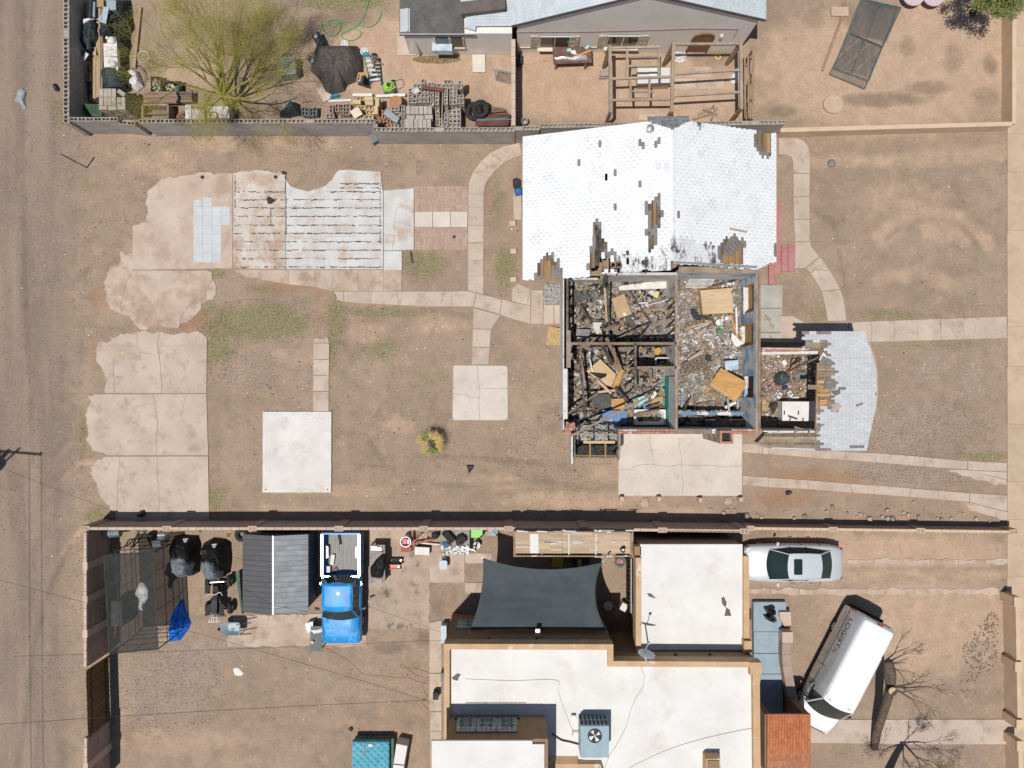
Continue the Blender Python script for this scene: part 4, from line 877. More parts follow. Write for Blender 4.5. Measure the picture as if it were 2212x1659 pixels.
def sheet(name,lab,cat,g,pts,z,m,th=.015,tilt=None,group=None):
 zs=tilt or[z]*len(pts);return MB().slab([G(g,x,y,zz)for(x,y),zz in zip(pts,zs)],th).put(name,MATS[m],label=lab,cat=cat,group=group)
sheet('cardboard_sheet','large flattened cardboard box with a white label among ash in the north burnt room','cardboard','D1',[(890,540),(1100,455),(1225,790),(990,880)],.62,'cardboard',.03)
MB().slab(GP('D1',[(1075,780),(1115,765),(1138,815),(1098,832)],.626),.004).put('shipping_label','linen',label='white sticker on the flattened cardboard box',cat='label')
sheet('plywood_sheet','tan plywood sheet lying outside the west siding of the burnt house','plywood','21',[(315,1160),(440,1180),(435,1325),(290,1320)],.10,'osb',.02,[.05,.35,.35,.05])
sheet('paper_sheet','yellow sheet on grey boards in the north burnt room','sheet','D1',[(1630,415),(1690,425),(1650,530),(1580,505)],.6,'yellow_paper')
sheet('grey_board','pale grey board beneath the yellow sheet','board','D1',[(1490,440),(1560,390),(1640,440),(1590,500)],.5,'plaster')
sheet('fallen_wallboard','grey wallboard leaning in the corner of the north burnt room','board','D1',[(1720,490),(1770,390),(1920,350),(1900,420),(1800,490)],.6,'ash_grey')
sheet('fallen_siding','long white slatted panel fallen under the north room wall','panel','D1',[(1010,330),(1440,265),(1830,250),(1830,370),(1440,380),(1015,400)],.5,'siding',.03)
sheet('charred_board','charred slanting panel at the west side of the north burnt room','panel','D1',[(265,375),(520,520),(330,610),(270,600)],.6,'slate_panel')
sheet('warped_sheet','warped grey mottled panel leaning in the dark corner by the west plank','panel','D1',[(310,1040),(540,1050),(500,1225),(295,1150)],.7,'ash_grey',.02)
sheet('crumpled_sheet','crumpled grey sheet beside the charred studs','sheet','D1',[(575,930),(740,935),(690,1010),(735,1115),(640,1130),(590,1040)],.6,'plaster')
sheet('plywood_sheet','pale plywood box lid with a split hole in the big burnt room','plywood','D2',[(575,400),(1120,355),(1075,440),(1120,500),(1115,770),(620,800)],.8,'ply_pale',.5)
sheet('bare_floor_sheet','pinkish bare floor panel beside the pale plywood lid','panel','D2',[(230,250),(540,330),(535,640),(530,690),(230,690)],.27,'pink_board',.03)
sheet('cloth','white crumpled cloth hanging by the east door of the burnt room','cloth','D2',[(1100,1100),(1180,1170),(1285,1280),(1200,1340),(1150,1330),(1090,1210)],.8,'linen',.04)
sheet('tan_board','long bent tan board lying against the east wall of the big burnt room','board','D2',[(1070,780),(1100,800),(1150,960),(1215,1180),(1180,1180),(1110,980)],.7,'ply_orange')
sheet('plywood_sheet','orange plywood sheet tilted against the blue wall','plywood','D4',[(920,155),(1340,390),(1330,470),(1160,730),(750,470),(745,400)],.9,'ply_orange',.02,[.8,1.3,1.25,.9,.5,.5])
MB().beam(G('D4',755,415,.62),G('D4',1020,595,.85),.08,.05).put('batten','ply_pale',label='pale batten resting on the orange plywood sheet',cat='batten')
sheet('plywood_sheet','square tan plywood board under charred beams in the south west burnt room','plywood','D3',[(470,215),(700,10),(960,260),(950,330),(880,470),(740,420)],.7,'ply_pale',.02)
sheet('wide_plank','short wide golden plank end lying across the tan plywood board','plank','D3',[(1030,165),(1095,195),(985,510),(890,480)],.95,'ply_orange',.04)
sheet('roofing_sheet','dark slate grey roofing sheet in the south west burnt room','sheet','D3',[(540,680),(640,590),(870,590),(880,790),(650,880),(600,800)],.5,'slate_panel')
sheet('brown_sheet','golden brown panel beside the dark roofing sheet','panel','D3',[(880,675),(1100,660),(1120,840),(900,850)],.6,'ply_orange')
sheet('cabinet_door','blue and white painted cabinet door lying face up below the long beam','door','D3',[(735,860),(1150,870),(1130,1080),(740,1060)],.6,'blue_panel',.05)
sheet('blue_board','small light blue board pieces near the bathtub','board','D3',[(1400,745),(1490,740),(1510,850),(1430,880)],.6,'blue_panel')
sheet('aqua_sheet','bright aqua torn panel near the bathtub','panel','D3',[(1300,640),(1440,620),(1500,680),(1400,750),(1330,800),(1350,720)],.55,'aqua')
sheet('white_torn_sheet','white torn panel beside the aqua one','panel','D3',[(1530,620),(1610,540),(1650,590),(1570,680)],.7,'linen')
sheet('brown_board','brown sheet lying behind the bathtub against the teal strip','board','D3',[(1490,780),(1620,660),(1740,630),(1740,740),(1560,810)],.5,'cardboard')
sheet('charred_sheet','black charred debris sheet with torn edge on the tan plywood board','sheet','D3',[(520,235),(810,265),(800,300),(700,345),(630,300)],.85,'char',.03)
gr_=thing('wall_grille','white slatted wall grille fallen beside the pale plywood lid','grille',G('D2',570,280,.5))
for i in range(8):
 t_=i/7;a=Vector(G('D2',410-80*t_,200+150*t_,.55));b=Vector(G('D2',820-80*t_,200+150*t_,.55));MB().beam(a,b,.035,.015).put('slat','siding',gr_)
for x0 in(410,820):MB().beam(G('D2',x0,200,.53),G('D2',x0-80,350,.53),.03,.02).put('rail','siding',gr_)
sheet('mattress_springs','burnt rusty mattress frame in the big burnt room','mattress','D2',[(250,1640),(370,1560),(600,1450),(720,1600),(560,1740),(330,1760)],.55,'rust_mesh',.06)if mat('rust_mesh',(.06,.045,.035),(.26,.2,.15),scale=16,rough=.9,speck=.4,ramp=(.45,.55))else None
sheet('pink_plank','pinkish board lying on the burnt mattress frame','board','D2',[(365,1540),(590,1395),(630,1450),(380,1570)],.66,'pink_board')
sheet('blue_door','pale blue painted cupboard door standing by the east wall','door','D4',[(975,45),(1210,25),(1210,180),(1000,200)],.8,'blue_door_paint',.05)if mat('blue_door_paint',(.55,.62,.68),(.3,.42,.55),scale=3,rough=.6)else None
# window frame lying in the small bathroom, basin
wf=thing('window_frame','grey aluminium window frame lying in the charred bathroom','window frame',G('D1',1740,1580,.6))
for a,b in(((1615,1525),(1870,1525)),((1870,1525),(1870,1650)),((1870,1650),(1615,1650)),((1615,1650),(1615,1525))):MB().beam(G('D1',*a,.9),G('D1',*b,.9),.07,.3).put('frame_side','galv',wf)
sheet('foam_block','golden foam lump on the bathroom debris','foam','D1',[(1600,1370),(1680,1350),(1730,1390),(1660,1480),(1600,1450)],.6,'foam_orange',.12)
# beams
def beam_(lab,g,a,b,za,zb,w=.09,h=.09,m='charred',nm='charred_beam',group=None):return MB().beam(G(g,*a,za),G(g,*b,zb),w,h).put(nm,MATS[m],label=lab,cat='beam',group=group)
beam_('long weathered beam slanting over the bathtub to the corner frame','D3',(190,1300),(1590,590),2.4,1.4,.1,.05,'timber')
beam_('weathered beam slanting out over the west siding','D3',(20,1020),(640,590),2.5,1.4,.09,.05,'timber')
beam_('charred beam running from the plywood board to the west corner','D3',(365,0),(450,980),2.2,2.0,.11,.06)
beam_('tan plank slanting down from the cross wall into the debris','D3',(960,0),(1040,200),1.7,1.2,.2,.04,'sheath_gold','loose_plank')
beam_('long brown plank leaning over the cross wall','D1',(800,1190),(1010,1640),2.5,1.5,.15,.045,'sheath','loose_plank')
beam_('charred plank beside the long brown plank','D1',(690,1200),(900,1640),2.3,1.0,.16,.05)
beam_('charred sloping beam in the north burnt room','D1',(870,1250),(1530,945),1.2,.9,.08,.08)
beam_('short charred prop meeting the sloping beam','D1',(1530,945),(1370,1180),.9,1.4,.08,.06)
beam_('broad charred plank under the cardboard box','D1',(1150,820),(1300,1130),.6,.5,.2,.05)
beam_('thin charred lath in the north burnt room','D1',(1190,420),(1550,960),.8,.6,.05,.04)
beam_('white pipe lying in the north burnt room','D1',(1280,710),(1900,530),.5,.6,.04,.04,'siding','pipe')
beam_('white batten in the north burnt room','D1',(1340,615),(1495,605),.5,.5,.06,.04,'linen','batten')
beam_('charred studs leaning at the middle of the north room','D1',(770,360),(810,920),2.2,.8,.08,.06,'ply_pale','loose_stud')
beam_('blackened stud standing next to the pale one','D1',(815,330),(850,1000),2.4,.8,.09,.08)
beam_('upright splintered burnt post at the roof edge','D1',(800,150),(715,470),2.6,.6,.13,.1)
beam_('charred diagonal board west of the crumpled sheet','D1',(400,700),(565,960),.9,.6,.1,.05)
beam_('grey charred plank crossing below the charred panel','D1',(490,570),(340,800),.6,.5,.12,.04)
beam_('flat charred plank touching the leaning studs','D1',(540,890),(780,920),.5,.6,.11,.04)
beam_('floor joist exposed along the south of the north room','D1',(1270,730),(1900,715),.4,.4,.1,.06,'timber','joist')
beam_('old joist lying east of the cardboard box','D1',(1120,560),(1330,560),.4,.4,.09,.06,'timber','joist')
beam_('wide wood board under the mid wall studs','D1',(1690,760),(1680,950),.3,.3,.35,.03,'timber','loose_plank')
beam_('grey stick crossing the north room debris','D1',(1270,690),(1420,430),.5,.7,.07,.05,'timber','loose_stud')
beam_('rust brown rod lying above the pale plywood lid','D2',(690,360),(1180,240),.8,.9,.06,.04,'sheath','rod')
beam_('white long batten by the east door','D2',(1170,680),(1185,1120),.6,.8,.09,.03,'linen','batten')
beam_('pale slanting batten below the pale plywood lid','D2',(440,1010),(770,920),.5,.5,.08,.04,'ply_pale','batten')
beam_('white slanting lath below the pale plywood lid','D2',(420,1060),(720,960),.5,.5,.04,.03,'linen','batten')
beam_('dark brown short plank leaning by the white pots','D2',(750,830),(830,980),.9,.4,.12,.04,'sheath','loose_plank')
beam_('grey plank lying in the middle of the big room','D2',(480,1190),(690,1020),.4,.45,.14,.03,'pink_board','loose_plank')
beam_('long floor joist exposed across the big room','D2',(330,1350),(1130,1360),.32,.32,.12,.05,'timber','joist')
beam_('blue and white painted post in the big room beside the mid wall','D4',(275,480),(265,830),.6,.6,.09,.08,'blue_beam','painted_post')
beam_('brown slanting stick at the south west of the big room','D4',(420,630),(270,930),.5,1.2,.06,.05,'sheath','loose_stud')
beam_('white painted sash piece leaning by the blue lintel','D4',(1025,660),(1055,870),.9,1.3,.08,.06,'blue_door_paint','painted_post')
beam_('second white painted sash piece under the window opening','D4',(1200,690),(1195,830),1.0,1.3,.08,.06,'blue_door_paint','painted_post')
beam_('white flat batten crossing the sash pieces','D4',(985,820),(1170,730),1.0,1.0,.12,.03,'linen','batten')
beam_('tan plank over the bathtub edge','D3',(1240,960),(1690,850),.95,1.05,.1,.04,'sheath','loose_plank')
beam_('charred stick reaching over the bathtub','D3',(1450,830),(1690,770),.9,1.0,.09,.05)
beam_('tan plank flat across the south west room','D3',(550,575),(950,530),.9,.9,.1,.04,'ply_pale','loose_plank')
beam_('split tan plank under the golden plank end','D3',(660,370),(880,585),.9,1.0,.11,.04,'ply_pale','loose_plank')
beam_('rusty brown charred beam falling toward the bathtub','D3',(950,490),(1190,750),1.2,.6,.14,.06)
beam_('grey weathered stick leaning on the black debris sheet','D3',(660,310),(540,500),.9,.5,.08,.06,'timber','loose_stud')
beam_('long dark stick left of the plywood board','D3',(380,10),(440,380),.8,.6,.1,.06,'timber','loose_stud')
beam_('short charred crosspiece on the west siding','D3',(110,870),(640,870),1.6,.9,.05,.07,'char')
beam_('white stick leaning against the tan plywood board','D3',(530,40),(575,220),1.0,.8,.06,.03,'linen','batten')
# concrete-coloured loose bricks
for i,(x,y,r_)in enumerate(((300,265,.3),(225,265,.1),(235,365,-.5),(225,480,.7),(210,610,.2),(255,660,1))):
 p=G('D3',x,y,.5);inst('loose_brick',solid_block(.3,.14,.1,'block_cap'),None,Vector((p.x,p.y,.42)),rz=-r_);tag(COL.objects[-1],'pale loose brick beside the white west siding of the burnt house','brick','pale loose bricks beside the west siding')
# white pots etc.
def pot(lab,g,x,y,r,h,z,m='linen',cat='pot'):
 p=G(g,x,y,z+h);t=MB().lathe([(r*.8,0),(r,h),(r*.85,h),(r*.7,.1*h)],(p.x,p.y,z),14).put('pot',MATS[m],label=lab,cat=cat)
pot('white plastic pot tipped among debris below the plywood lid','D2',890,935,.17,.22,.35);pot('white tall plastic pot beside the white batten','D2',1035,870,.15,.3,.35);pot('translucent round bowl on the debris','D2',755,1115,.22,.15,.3,'plaster');pot('white round ball lamp beside the white pipe','D1',1478,650,.09,.12,.4)
MB().lathe([(.02,-.05),(.12,-.03),(.16,.0),(.12,.05),(.02,.06)],G('D2',905,1070,.42),12,sx=1,sy=.55).put('glass_bowl','glass_green',label='bright green glass bowl on the debris',cat='bowl')
# crumpled cloth helper
def crumple(nm,lab,cat,pts_uv,z,hgt,m,seed=0,res=14,group=None,amp=1.0,z0=None,parent=None,rim=None):
 """heaped cloth or bag: a triangulated outline raised by folded noise"""
 P=[W(*q,z)for q in pts_uv];c=sum(P,Vector())/len(P);a=MB();n=len(P);rings=res//2;R_=[]
 out=[]
 for i in range(n):
  p,q=P[i],P[(i+1)%n];k=max(2,int((q-p).length/.18))
  for j in range(k):out.append(p.lerp(q,j/k))
 m_=len(out);vs=[]
 for r_ in range(rings+1):
  t=r_/rings
  for p in out:
   b=p.lerp(c,t*.985);d=Vector((b.x*2.4,b.y*2.4,seed*7.7))
   f=noise.noise(d)*.5+.35*abs(noise.noise(d*2.3))+.2*noise.noise(d*5)
   prof=(1-(1-min(1,t*1.9))**2)
   zz=(z0 if z0 is not None else z)+hgt*prof*(1+.55*amp*f)+(hgt*.12*f if 0<t else 0)
   off=Vector((noise.noise(d+Vector((5,0,0))),noise.noise(d+Vector((0,9,0))),0))*.06*amp*(1 if t>0 else .4)
   vs.append((b.x+off.x,b.y+off.y,max(zz,z0 if z0 is not None else z)))
 fs=[]
 for r_ in range(rings):
  for i in range(m_):fs.append((r_*m_+i,r_*m_+(i+1)%m_,(r_+1)*m_+(i+1)%m_,(r_+1)*m_+i))
 fs.append(tuple(rings*m_+i for i in range(m_)))
 ar=sum(out[i].x*out[(i+1)%m_].y-out[(i+1)%m_].x*out[i].y for i in range(m_))
 if ar<0:fs=[f[::-1]for f in fs]
 a.add(vs,fs);return a.put(nm,MATS[m],parent,smooth=False,label=lab,cat=cat,group=group)
crumple('charred_rag','lumpy grey charred cushion in the north burnt room','cushion',UP('D1',[(510,480),(570,380),(640,385),(690,450),(680,560),(590,580)]),.3,.3,'ash_grey',1)
crumple('dark_hose','tangle of black charred hose in the big burnt room','hose',UP('D2',[(370,720),(450,690),(500,850),(640,860),(760,830),(740,900),(500,900),(420,840)]),.3,.2,'soot',2)
crumple('black_rag','black rag by the burnt mattress frame','rag',UP('D2',[(670,1440),(770,1490),(740,1600),(650,1590)]),.4,.12,'soot',3)
crumple('straw_heap','heap of dry straw beside the orange plywood','straw',UP('D4',[(600,420),(760,370),(800,560),(900,600),(820,700),(660,640),(590,520)]),.25,.15,'straw',4)if mat('straw',(.30,.20,.08),(.45,.33,.15),scale=12,rough=.95,speck=.3)else None
crumple('foil_heap','heap of shiny torn foil in the corner under the blue wall','foil',UP('D2',[(930,280),(1000,235),(1080,290),(1200,270),(1225,340),(1110,340),(960,310)]),.3,.15,'foil',5)if mat('foil',(.6,.62,.66),(.85,.86,.88),scale=8,rough=.3,metal=.7)else None
# ---- countless fragments: one object for each kind of rubble
mat('frag_ash',(.25,.245,.24),(.52,.505,.49),scale=9,rough=1,pos=True,speck=.2);mat('frag_char',(.015,.014,.013),(.06,.055,.05),scale=9,rough=.9,pos=True);mat('frag_wood',(.17,.115,.07),(.40,.29,.18),scale=5,rough=.9,pos=True,speck=.2);mat('frag_white',(.55,.54,.52),(.78,.77,.75),scale=5,rough=.9,pos=True);mat('frag_brick',(.28,.15,.11),(.42,.27,.2),scale=5,rough=.9,pos=True)
mat('frag_bright',(.1,.3,.55),(.6,.5,.2),scale=2.5,rough=.6,pos=True,c3=(.5,.1,.1),s3=3,t3=(.55,.57))
def scatter(nm,lab,m,zones,n,smin,smax,z0,z1,flat_=.35,long_=1.0):
 a=MB()
 areas=[abs((z[2]-z[0])*(z[3]-z[1]))*(z[4]if len(z)>4 else 1)for z in zones];tot=sum(areas)
 for zn,ar in zip(zones,areas):
  for _ in range(int(n*ar/tot)):
   x,y=R(zn[0],zn[2]),R(zn[1],zn[3]);s=R(smin,smax)*R(.5,1);rot=Euler((R(-.6,.6),R(-.6,.6),R(0,6.3))).to_matrix()
   a.box((x,y,R(z0,z1)),(s*R(1,long_+.4),s*R(.5,1),s*flat_),rot=rot)
 return a.put(nm,MATS[m],kind='stuff',label=lab,origin=(0,0,0))
xw0=xW+.12
ZN=[(xw0,ye+.1,xM-.1,4.85),(xw0,yB+.3,xM-.2,ye-.1),(xM+.1,yB+.2,xe2-.05,5.0)]
ZBIG=[(xM+.1,yB+1.0,xe2-.05,4.9)]
scatter('dirt_rubble','brown dirt and ash clods over the burnt floors','wood_floor',ZN,1500,.08,.34,.24,.40,.3)
scatter('ash_rubble','fine grey ash and plaster fragments over the burnt floors','frag_ash',ZN,6800,.05,.2,.22,.34)
scatter('char_rubble','black charcoal fragments over the burnt floors','frag_char',ZN[:2]+[(xM+.1,yB+.1,xe2,yB+1.0)],620,.06,.3,.24,.42,.4,2.5)
scatter('wood_rubble','splintered wood and lath over the burnt floors','frag_wood',ZN,1150,.05,.22,.26,.42,.25,5.0)
scatter('white_rubble','white paper and plaster scraps over the burnt floors','frag_white',ZN+[(xM+.1,.0,xe2,3.5)],850,.04,.15,.3,.42,.2,1.5)
scatter('brick_rubble','small brick fragments over the burnt floors','frag_brick',ZN[:2],160,.06,.16,.28,.4,.5)
scatter('coloured_rubble','small coloured plastic litter over the burnt floors','frag_bright',ZN[1:],110,.04,.09,.32,.42,.3)
scatter('corner_rubble','burnt rubble inside and above the corner frame','frag_ash',[(G('D3',280,0,0).x,G('D3',0,1330,0).y,G('D3',1000,0,0).x,G('D3',0,1080,0).y)],420,.06,.2,.2,.5)
# soot and twigs left of the doorway
scatter('doorway_rubble','dark rubble heap beside the back doorstep','frag_ash',[(G('21',275,0).x,G('21',0,970).y,G('21',450,0).x,G('21',0,800).y)],420,.04,.14,.02,.14)
# porch wing
ZP=2.55
pr=thing('porch_wing','collapsed porch wing with white shingles torn back from wooden boards','porch',G('D6',1200,500,0))
mat('porch_shingle',(.47,.49,.505),(.55,.565,.58),scale=1.2,rough=.8,rnd=.05,pos=True,speck=.05)
PO=UP('D5',[(920,285),(1965,290),(1990,420),(2030,520),(2080,700),(2130,930),(2150,1150),(2140,1560),(2110,1650)])+UP('D6',[(2100,800),(1980,1365),(1105,1345),(1130,1265),(1180,1080),(1150,900),(1190,640),(1370,620),(1200,520)])+UP('D5',[(1390,1360),(1360,1290),(1470,1180),(1400,1000),(1480,930),(1330,760),(1330,600),(1270,560),(1260,460),(960,460)])
zp=lambda x,y:ZP+.10-.02*abs(y+.2)
deck=[G('D5',930,290,ZP),G('D5',1960,295,ZP),G('D5',2140,1150,ZP),G('D6',2095,800,ZP),G('D6',1975,1360,ZP),G('D6',300,1330,ZP),G('D6',270,1080,ZP),G('D6',1120,1075,ZP),G('D6',1180,400,ZP),G('D5',1200,640,ZP),G('D5',960,560,ZP)]
nb=0
dpoly=[tuple(p[:2])for p in deck]
y=min(p[1]for p in dpoly)
rowh=.125
part=MB().beam(G('D6',280,1090,ZP-.06),G('D6',1130,1095,ZP-.06),.1,.08).put('deck_boards','timber',pr)
while y<max(p[1]for p in dpoly):
 yc=y+rowh/2;xs=[]
 for i in range(len(dpoly)):
  x0,y0=dpoly[i];x1,y1=dpoly[i-1]
  if(y0>yc)!=(y1>yc):xs.append(x0+(yc-y0)*(x1-x0)/(y1-y0))
 xs.sort()
 for k in range(0,len(xs)-1,2):
  MB().box(((xs[k]+xs[k+1])/2,yc,ZP-.03),(xs[k+1]-xs[k]+R(-.1,.02),rowh-.008,.022)).put('board',MATS['timber' if R(0,1)<.75 else 'sheath'],part)
 y+=rowh
# shingle rows on the porch
tabs=[];row=0;y=G('D6',0,1365,ZP).y
while y<G('D5',0,285,ZP).y:
 x=G('D5',900,0,ZP).x+(row%2)*.17
 while x<G('D5',2180,0,ZP).x:
  a=app((x+.15,y+.06,ZP+.02))
  if pip(a,PO)or pip((a[0]-7,a[1]),PO):tabs.append((x,y))
  x+=.335
 y+=.1265;row+=1
pt=MB();ps=None
for i,(x,y)in enumerate(tabs):
 g=.004;x2=x+.335-g
 while x2>x+.05 and not pip(app((x2,y+.06,ZP)),PO)and app((x,y,ZP))[0]>1800:x2-=.02
 P=[(x+g,y,ZP-.012),(x2,y,ZP-.012),(x2,y+.14,ZP-.012),(x+g,y+.14,ZP-.012),(x+g,y,ZP+.016),(x2,y,ZP+.016),(x2,y+.14,ZP+.002),(x+g,y+.14,ZP+.002)]
 a_=app((x+.16,y+.06,ZP));edge=not all(pip((a_[0]+dx,a_[1]+dy),PO)for dx,dy in((-12,0),(-9,5),(-9,-5)))
 F_=[(4,5,6,7),(0,1,5,4),(1,2,6,5),(2,3,7,6),(3,0,4,7)]
 md='bare_shingle' if(edge and a_[0]<1800 and R(0,1)<.55)or R(0,1)<.012 else 'porch_shingle'
 o=MB().add(P,F_).put('shingle',MATS[md],part)if i<299 or md=='bare_shingle' else pt.add(P,F_)and None
pt.put('shingles','porch_shingle',part,kind='stuff')
for nm,g,pts,m,z in(('torn_shingle','D5',[(1255,675),(1430,775),(1400,850),(1195,780)],'bare_shingle',.06),('torn_shingle','D5',[(1280,1110),(1350,1080),(1478,1110),(1465,1235),(1280,1230)],'bare_shingle',.08),('torn_shingle','D5',[(1400,1290),(1540,1225),(1545,1310),(1450,1350)],'bare_shingle',.05),('torn_shingle','D6',[(1380,680),(1490,560),(1570,620),(1450,735)],'pink_board',.05),('torn_shingle','D6',[(1300,580),(1340,515),(1450,515),(1440,600),(1330,625)],'timber',.04),('torn_shingle','D6',[(1800,605),(1915,565),(1925,590),(1815,637)],'bare_shingle',.06),('torn_shingle','D6',[(1165,925),(1290,920),(1220,970),(1170,1080),(1115,1085)],'bare_shingle',.04),('torn_shingle','D5',[(1190,740),(1260,620),(1340,720),(1210,800)],'linen',.04)):
 MB().slab(GP(g,pts,ZP+z),.012).put(nm,MATS[m],part)
# splintered board ends over the hole
for i,(y0,x1,m)in enumerate(((905,1290,'timber'),(960,1420,'timber'),(1010,1390,'timber'),(1060,1350,'timber'),(1110,1280,'ply_pale'),(1190,1280,'sheath_gold'),(1250,1340,'ply_orange'),(1330,1370,'ply_orange'))):
 MB().slab([G('D5',1165+R(-25,25),y0-18,ZP+.03),G('D5',x1,y0-22,ZP+.03),G('D5',x1+R(-20,20),y0+26,ZP+.03),G('D5',1175+R(-25,25),y0+20,ZP+.03)],.025).put('splintered_board',MATS[m],pr)
MB().slab(GP('D6',[(1200,515),(1330,515),(1300,590),(1195,630)],ZP+.035),.02).put('splintered_board','ply_orange',pr)
MB().slab(GP('D5',[(960,460),(1200,460),(1260,540),(960,570)],ZP+.02),.02).put('splintered_board','timber',pr)
# porch posts, beams, gutter
for x,y in(('D5',(1900,330)),('D6',(1900,1320)),('D5',(960,540)),('D6',(430,1310))):p=G(x,*y,ZP);MB().box((p.x,p.y,ZP/2-.05),(.12,.12,ZP-.1)).put('post','siding',pr)
MB().beam(G('D5',1165,800,ZP-.08),G('D6',1130,1090,ZP-.08),.08,.14).put('ridge_beam','sheath_gold',pr)
MB().beam(G('D6',440,1318,ZP-.04),G('D6',1110,1345,ZP-.04),.07,.05).put('gutter','porch_shingle',pr)
MB().beam(G('D5',230,640,ZP),G('D5',1160,625,ZP),.13,.14).put('fascia_beam','siding',pr);MB().beam(G('D5',230,580,ZP-.1),G('D5',900,590,ZP-.1),.2,.3).put('wall_head','brick_painted',pr)
for i in range(10):inst('brick',brick,pr,G('D5',330+i*58,597,ZP+.07),rz=R(-.04,.04))
MB().beam(G('D6',260,1040,ZP-.02),G('D6',1000,1045,ZP-.02),.06,.06).put('fascia_beam','siding',pr)
p=G('D6',680,1000,1.5);MB().box((p.x,G('D6',0,1050,ZP).y,1.25),(2.6,.1,2.5)).put('side_wall','siding',pr)
q=G('D5',560,590,1.0);MB().box((q.x,G('D5',0,590,2.45).y,1.2),(2.2,.18,2.4)).put('side_wall','siding',pr)
a,b=G('D5',230,640,.1),G('D6',1160,1000,.1);MB().box(((a.x+b.x)/2,(a.y+b.y)/2,.06),(b.x-a.x,a.y-b.y,.12)).put('porch_floor',mat('red_worn',(.34,.17,.16),(.36,.25,.22),scale=2,rough=.9,c3=(.22,.17,.13),s3=2,t3=(.45,.6),pos=True,speck=.12),pr)
for lab_,A_,B_,w in(('brown rafter fallen over the open porch',(395,735),(1170,640),.16),('pale rafter slanting down into the porch debris',(1170,700),(665,960),.08),('charred rafter beside the slanting pale one',(1060,740),(700,930),.07),('thin lath fallen into the porch',(900,730),(740,830),.06)):
 MB().beam(G('D5',*A_,2.4),G('D5',*B_,2.2 if w>.1 else .6),.06,w).put('fallen_rafter',MATS['sheath' if 'charred' not in lab_ else 'charred'],label=lab_,cat='rafter')
MB().beam(G('D5',1000,1200,2.5),G('D5',1160,1200,2.5),.2,.03).put('loose_plank','timber',label='short plank sticking out over the dark porch hole',cat='plank')
MB().beam(G('D6',775,965,2.8),G('D6',930,1010,2.7),.07,.05).put('loose_plank','timber',label='stubby plank on top of the porch side wall',cat='plank')
for lab_,A_,B_ in(('short rafter stub nearer the white gutter end',(815,990),(785,1090)),('short rafter stub next to the porch opening',(1040,1000),(1015,1100))):MB().beam(G('D6',*A_,2.75),G('D6',*B_,2.6),.05,.08).put('rafter_stub','timber',label=lab_,cat='rafter')
# chest freezer in the porch
fz=thing('chest_freezer','white lidded chest on a tan pallet in the open porch','freezer',G('D6',760,660,.12))
def boxq(g,x0,y0,x1,y1,z0,z1):a=G(g,x0,y1,z1);b=G(g,x1,y0,z1);return MB().box(((a.x+b.x)/2,(a.y+b.y)/2,(z0+z1)/2),(b.x-a.x,b.y-a.y,z1-z0))
boxq('D6',545,520,960,960,.12,.3).put('pallet','ply_orange',fz);boxq('D6',580,545,1150,870,.3,.95).put('body','linen',fz);boxq('D6',575,548,1150,862,.95,1.0).put('lid','linen',fz)
for x in(615,850):boxq('D6',x-8,700,x+8,765,1.0,1.04).put('strap','soot',fz)
crumple('plastic_sacks','heap of dark green grey plastic sacks in the open porch','sacks',UP('D5',[(400,1000),(520,940),(640,960),(700,1040),(660,1120),(560,1180),(450,1160),(420,1080)]),.15,.5,'sack',6)if mat('sack',(.035,.05,.06),(.10,.12,.13),scale=4,rough=.45,bump=.3)else None
crumple('blue_sack','dark blue cloth bundle in the open porch','bundle',UP('D5',[(530,1190),(640,1150),(675,1230),(560,1260)]),.15,.25,'navy',7)if mat('navy',(.02,.05,.12),(.04,.08,.18),scale=5,rough=.9)else None
crumple('ash_heap','grey ash coloured carpet heap by the porch opening','carpet',UP('D5',[(740,960),(800,920),(960,900),(970,1080),(860,1110),(780,1090)]),.15,.3,'ash_grey',8)
crumple('brown_coat','dark brown coat dropped in front of the chest','coat',UP('D6',[(360,560),(440,520),(540,530),(480,640),(440,740),(390,720),(350,640)]),.15,.15,'coat_brown',9)if mat('coat_brown',(.035,.025,.02),(.08,.06,.05),scale=5,rough=.95)else None
sheet('tan_mat','folded tan mat against the east wall in the porch','mat','D6',[(240,540),(280,520),(345,580),(345,650),(290,715),(240,710)],.3,'osb',.1)
for i,(x,y,nm,lab_)in enumerate(((530,1340,'blue_white_box','blue and white carton among the porch rubbish'),(710,1310,'blue_white_box','blue and white carton next to the white bottle'),(610,800,'white_carton','white carton under the fallen rafter'))):
 p=G('D5',x,y,.3);b=MB().box((p.x,p.y,.26),(.28,.18,.14),rz=R(0,3)).put(nm,'linen',label=lab_,cat='carton')
 if 'blue' in nm:MB().box((p.x,p.y,.335),(.14,.10,.01)).put('printed_panel','blue_panel',b)
crumple('white_bag','white crumpled plastic bag in front of the chest','bag',UP('D5',[(670,1360),(760,1340),(860,1340),(860,1390),(720,1405)]),.2,.14,'linen',11)
PZ=[(G('D5',240,0,.2).x,G('D6',0,950,.2).y,G('D5',1150,0,.2).x,G('D5',0,660,.2).y)]
scatter('porch_rubble','brown wood splinters and dirt over the porch floor','frag_wood',PZ,420,.05,.2,.13,.3,.3,3);scatter('porch_ash','grey rubble over the porch floor','frag_ash',PZ,500,.04,.16,.13,.26);scatter('porch_scraps','white paper scraps over the porch floor','frag_white',PZ,140,.05,.14,.2,.3,.2);scatter('porch_litter','small coloured plastic litter over the porch floor','frag_bright',PZ,50,.05,.1,.2,.3,.3)
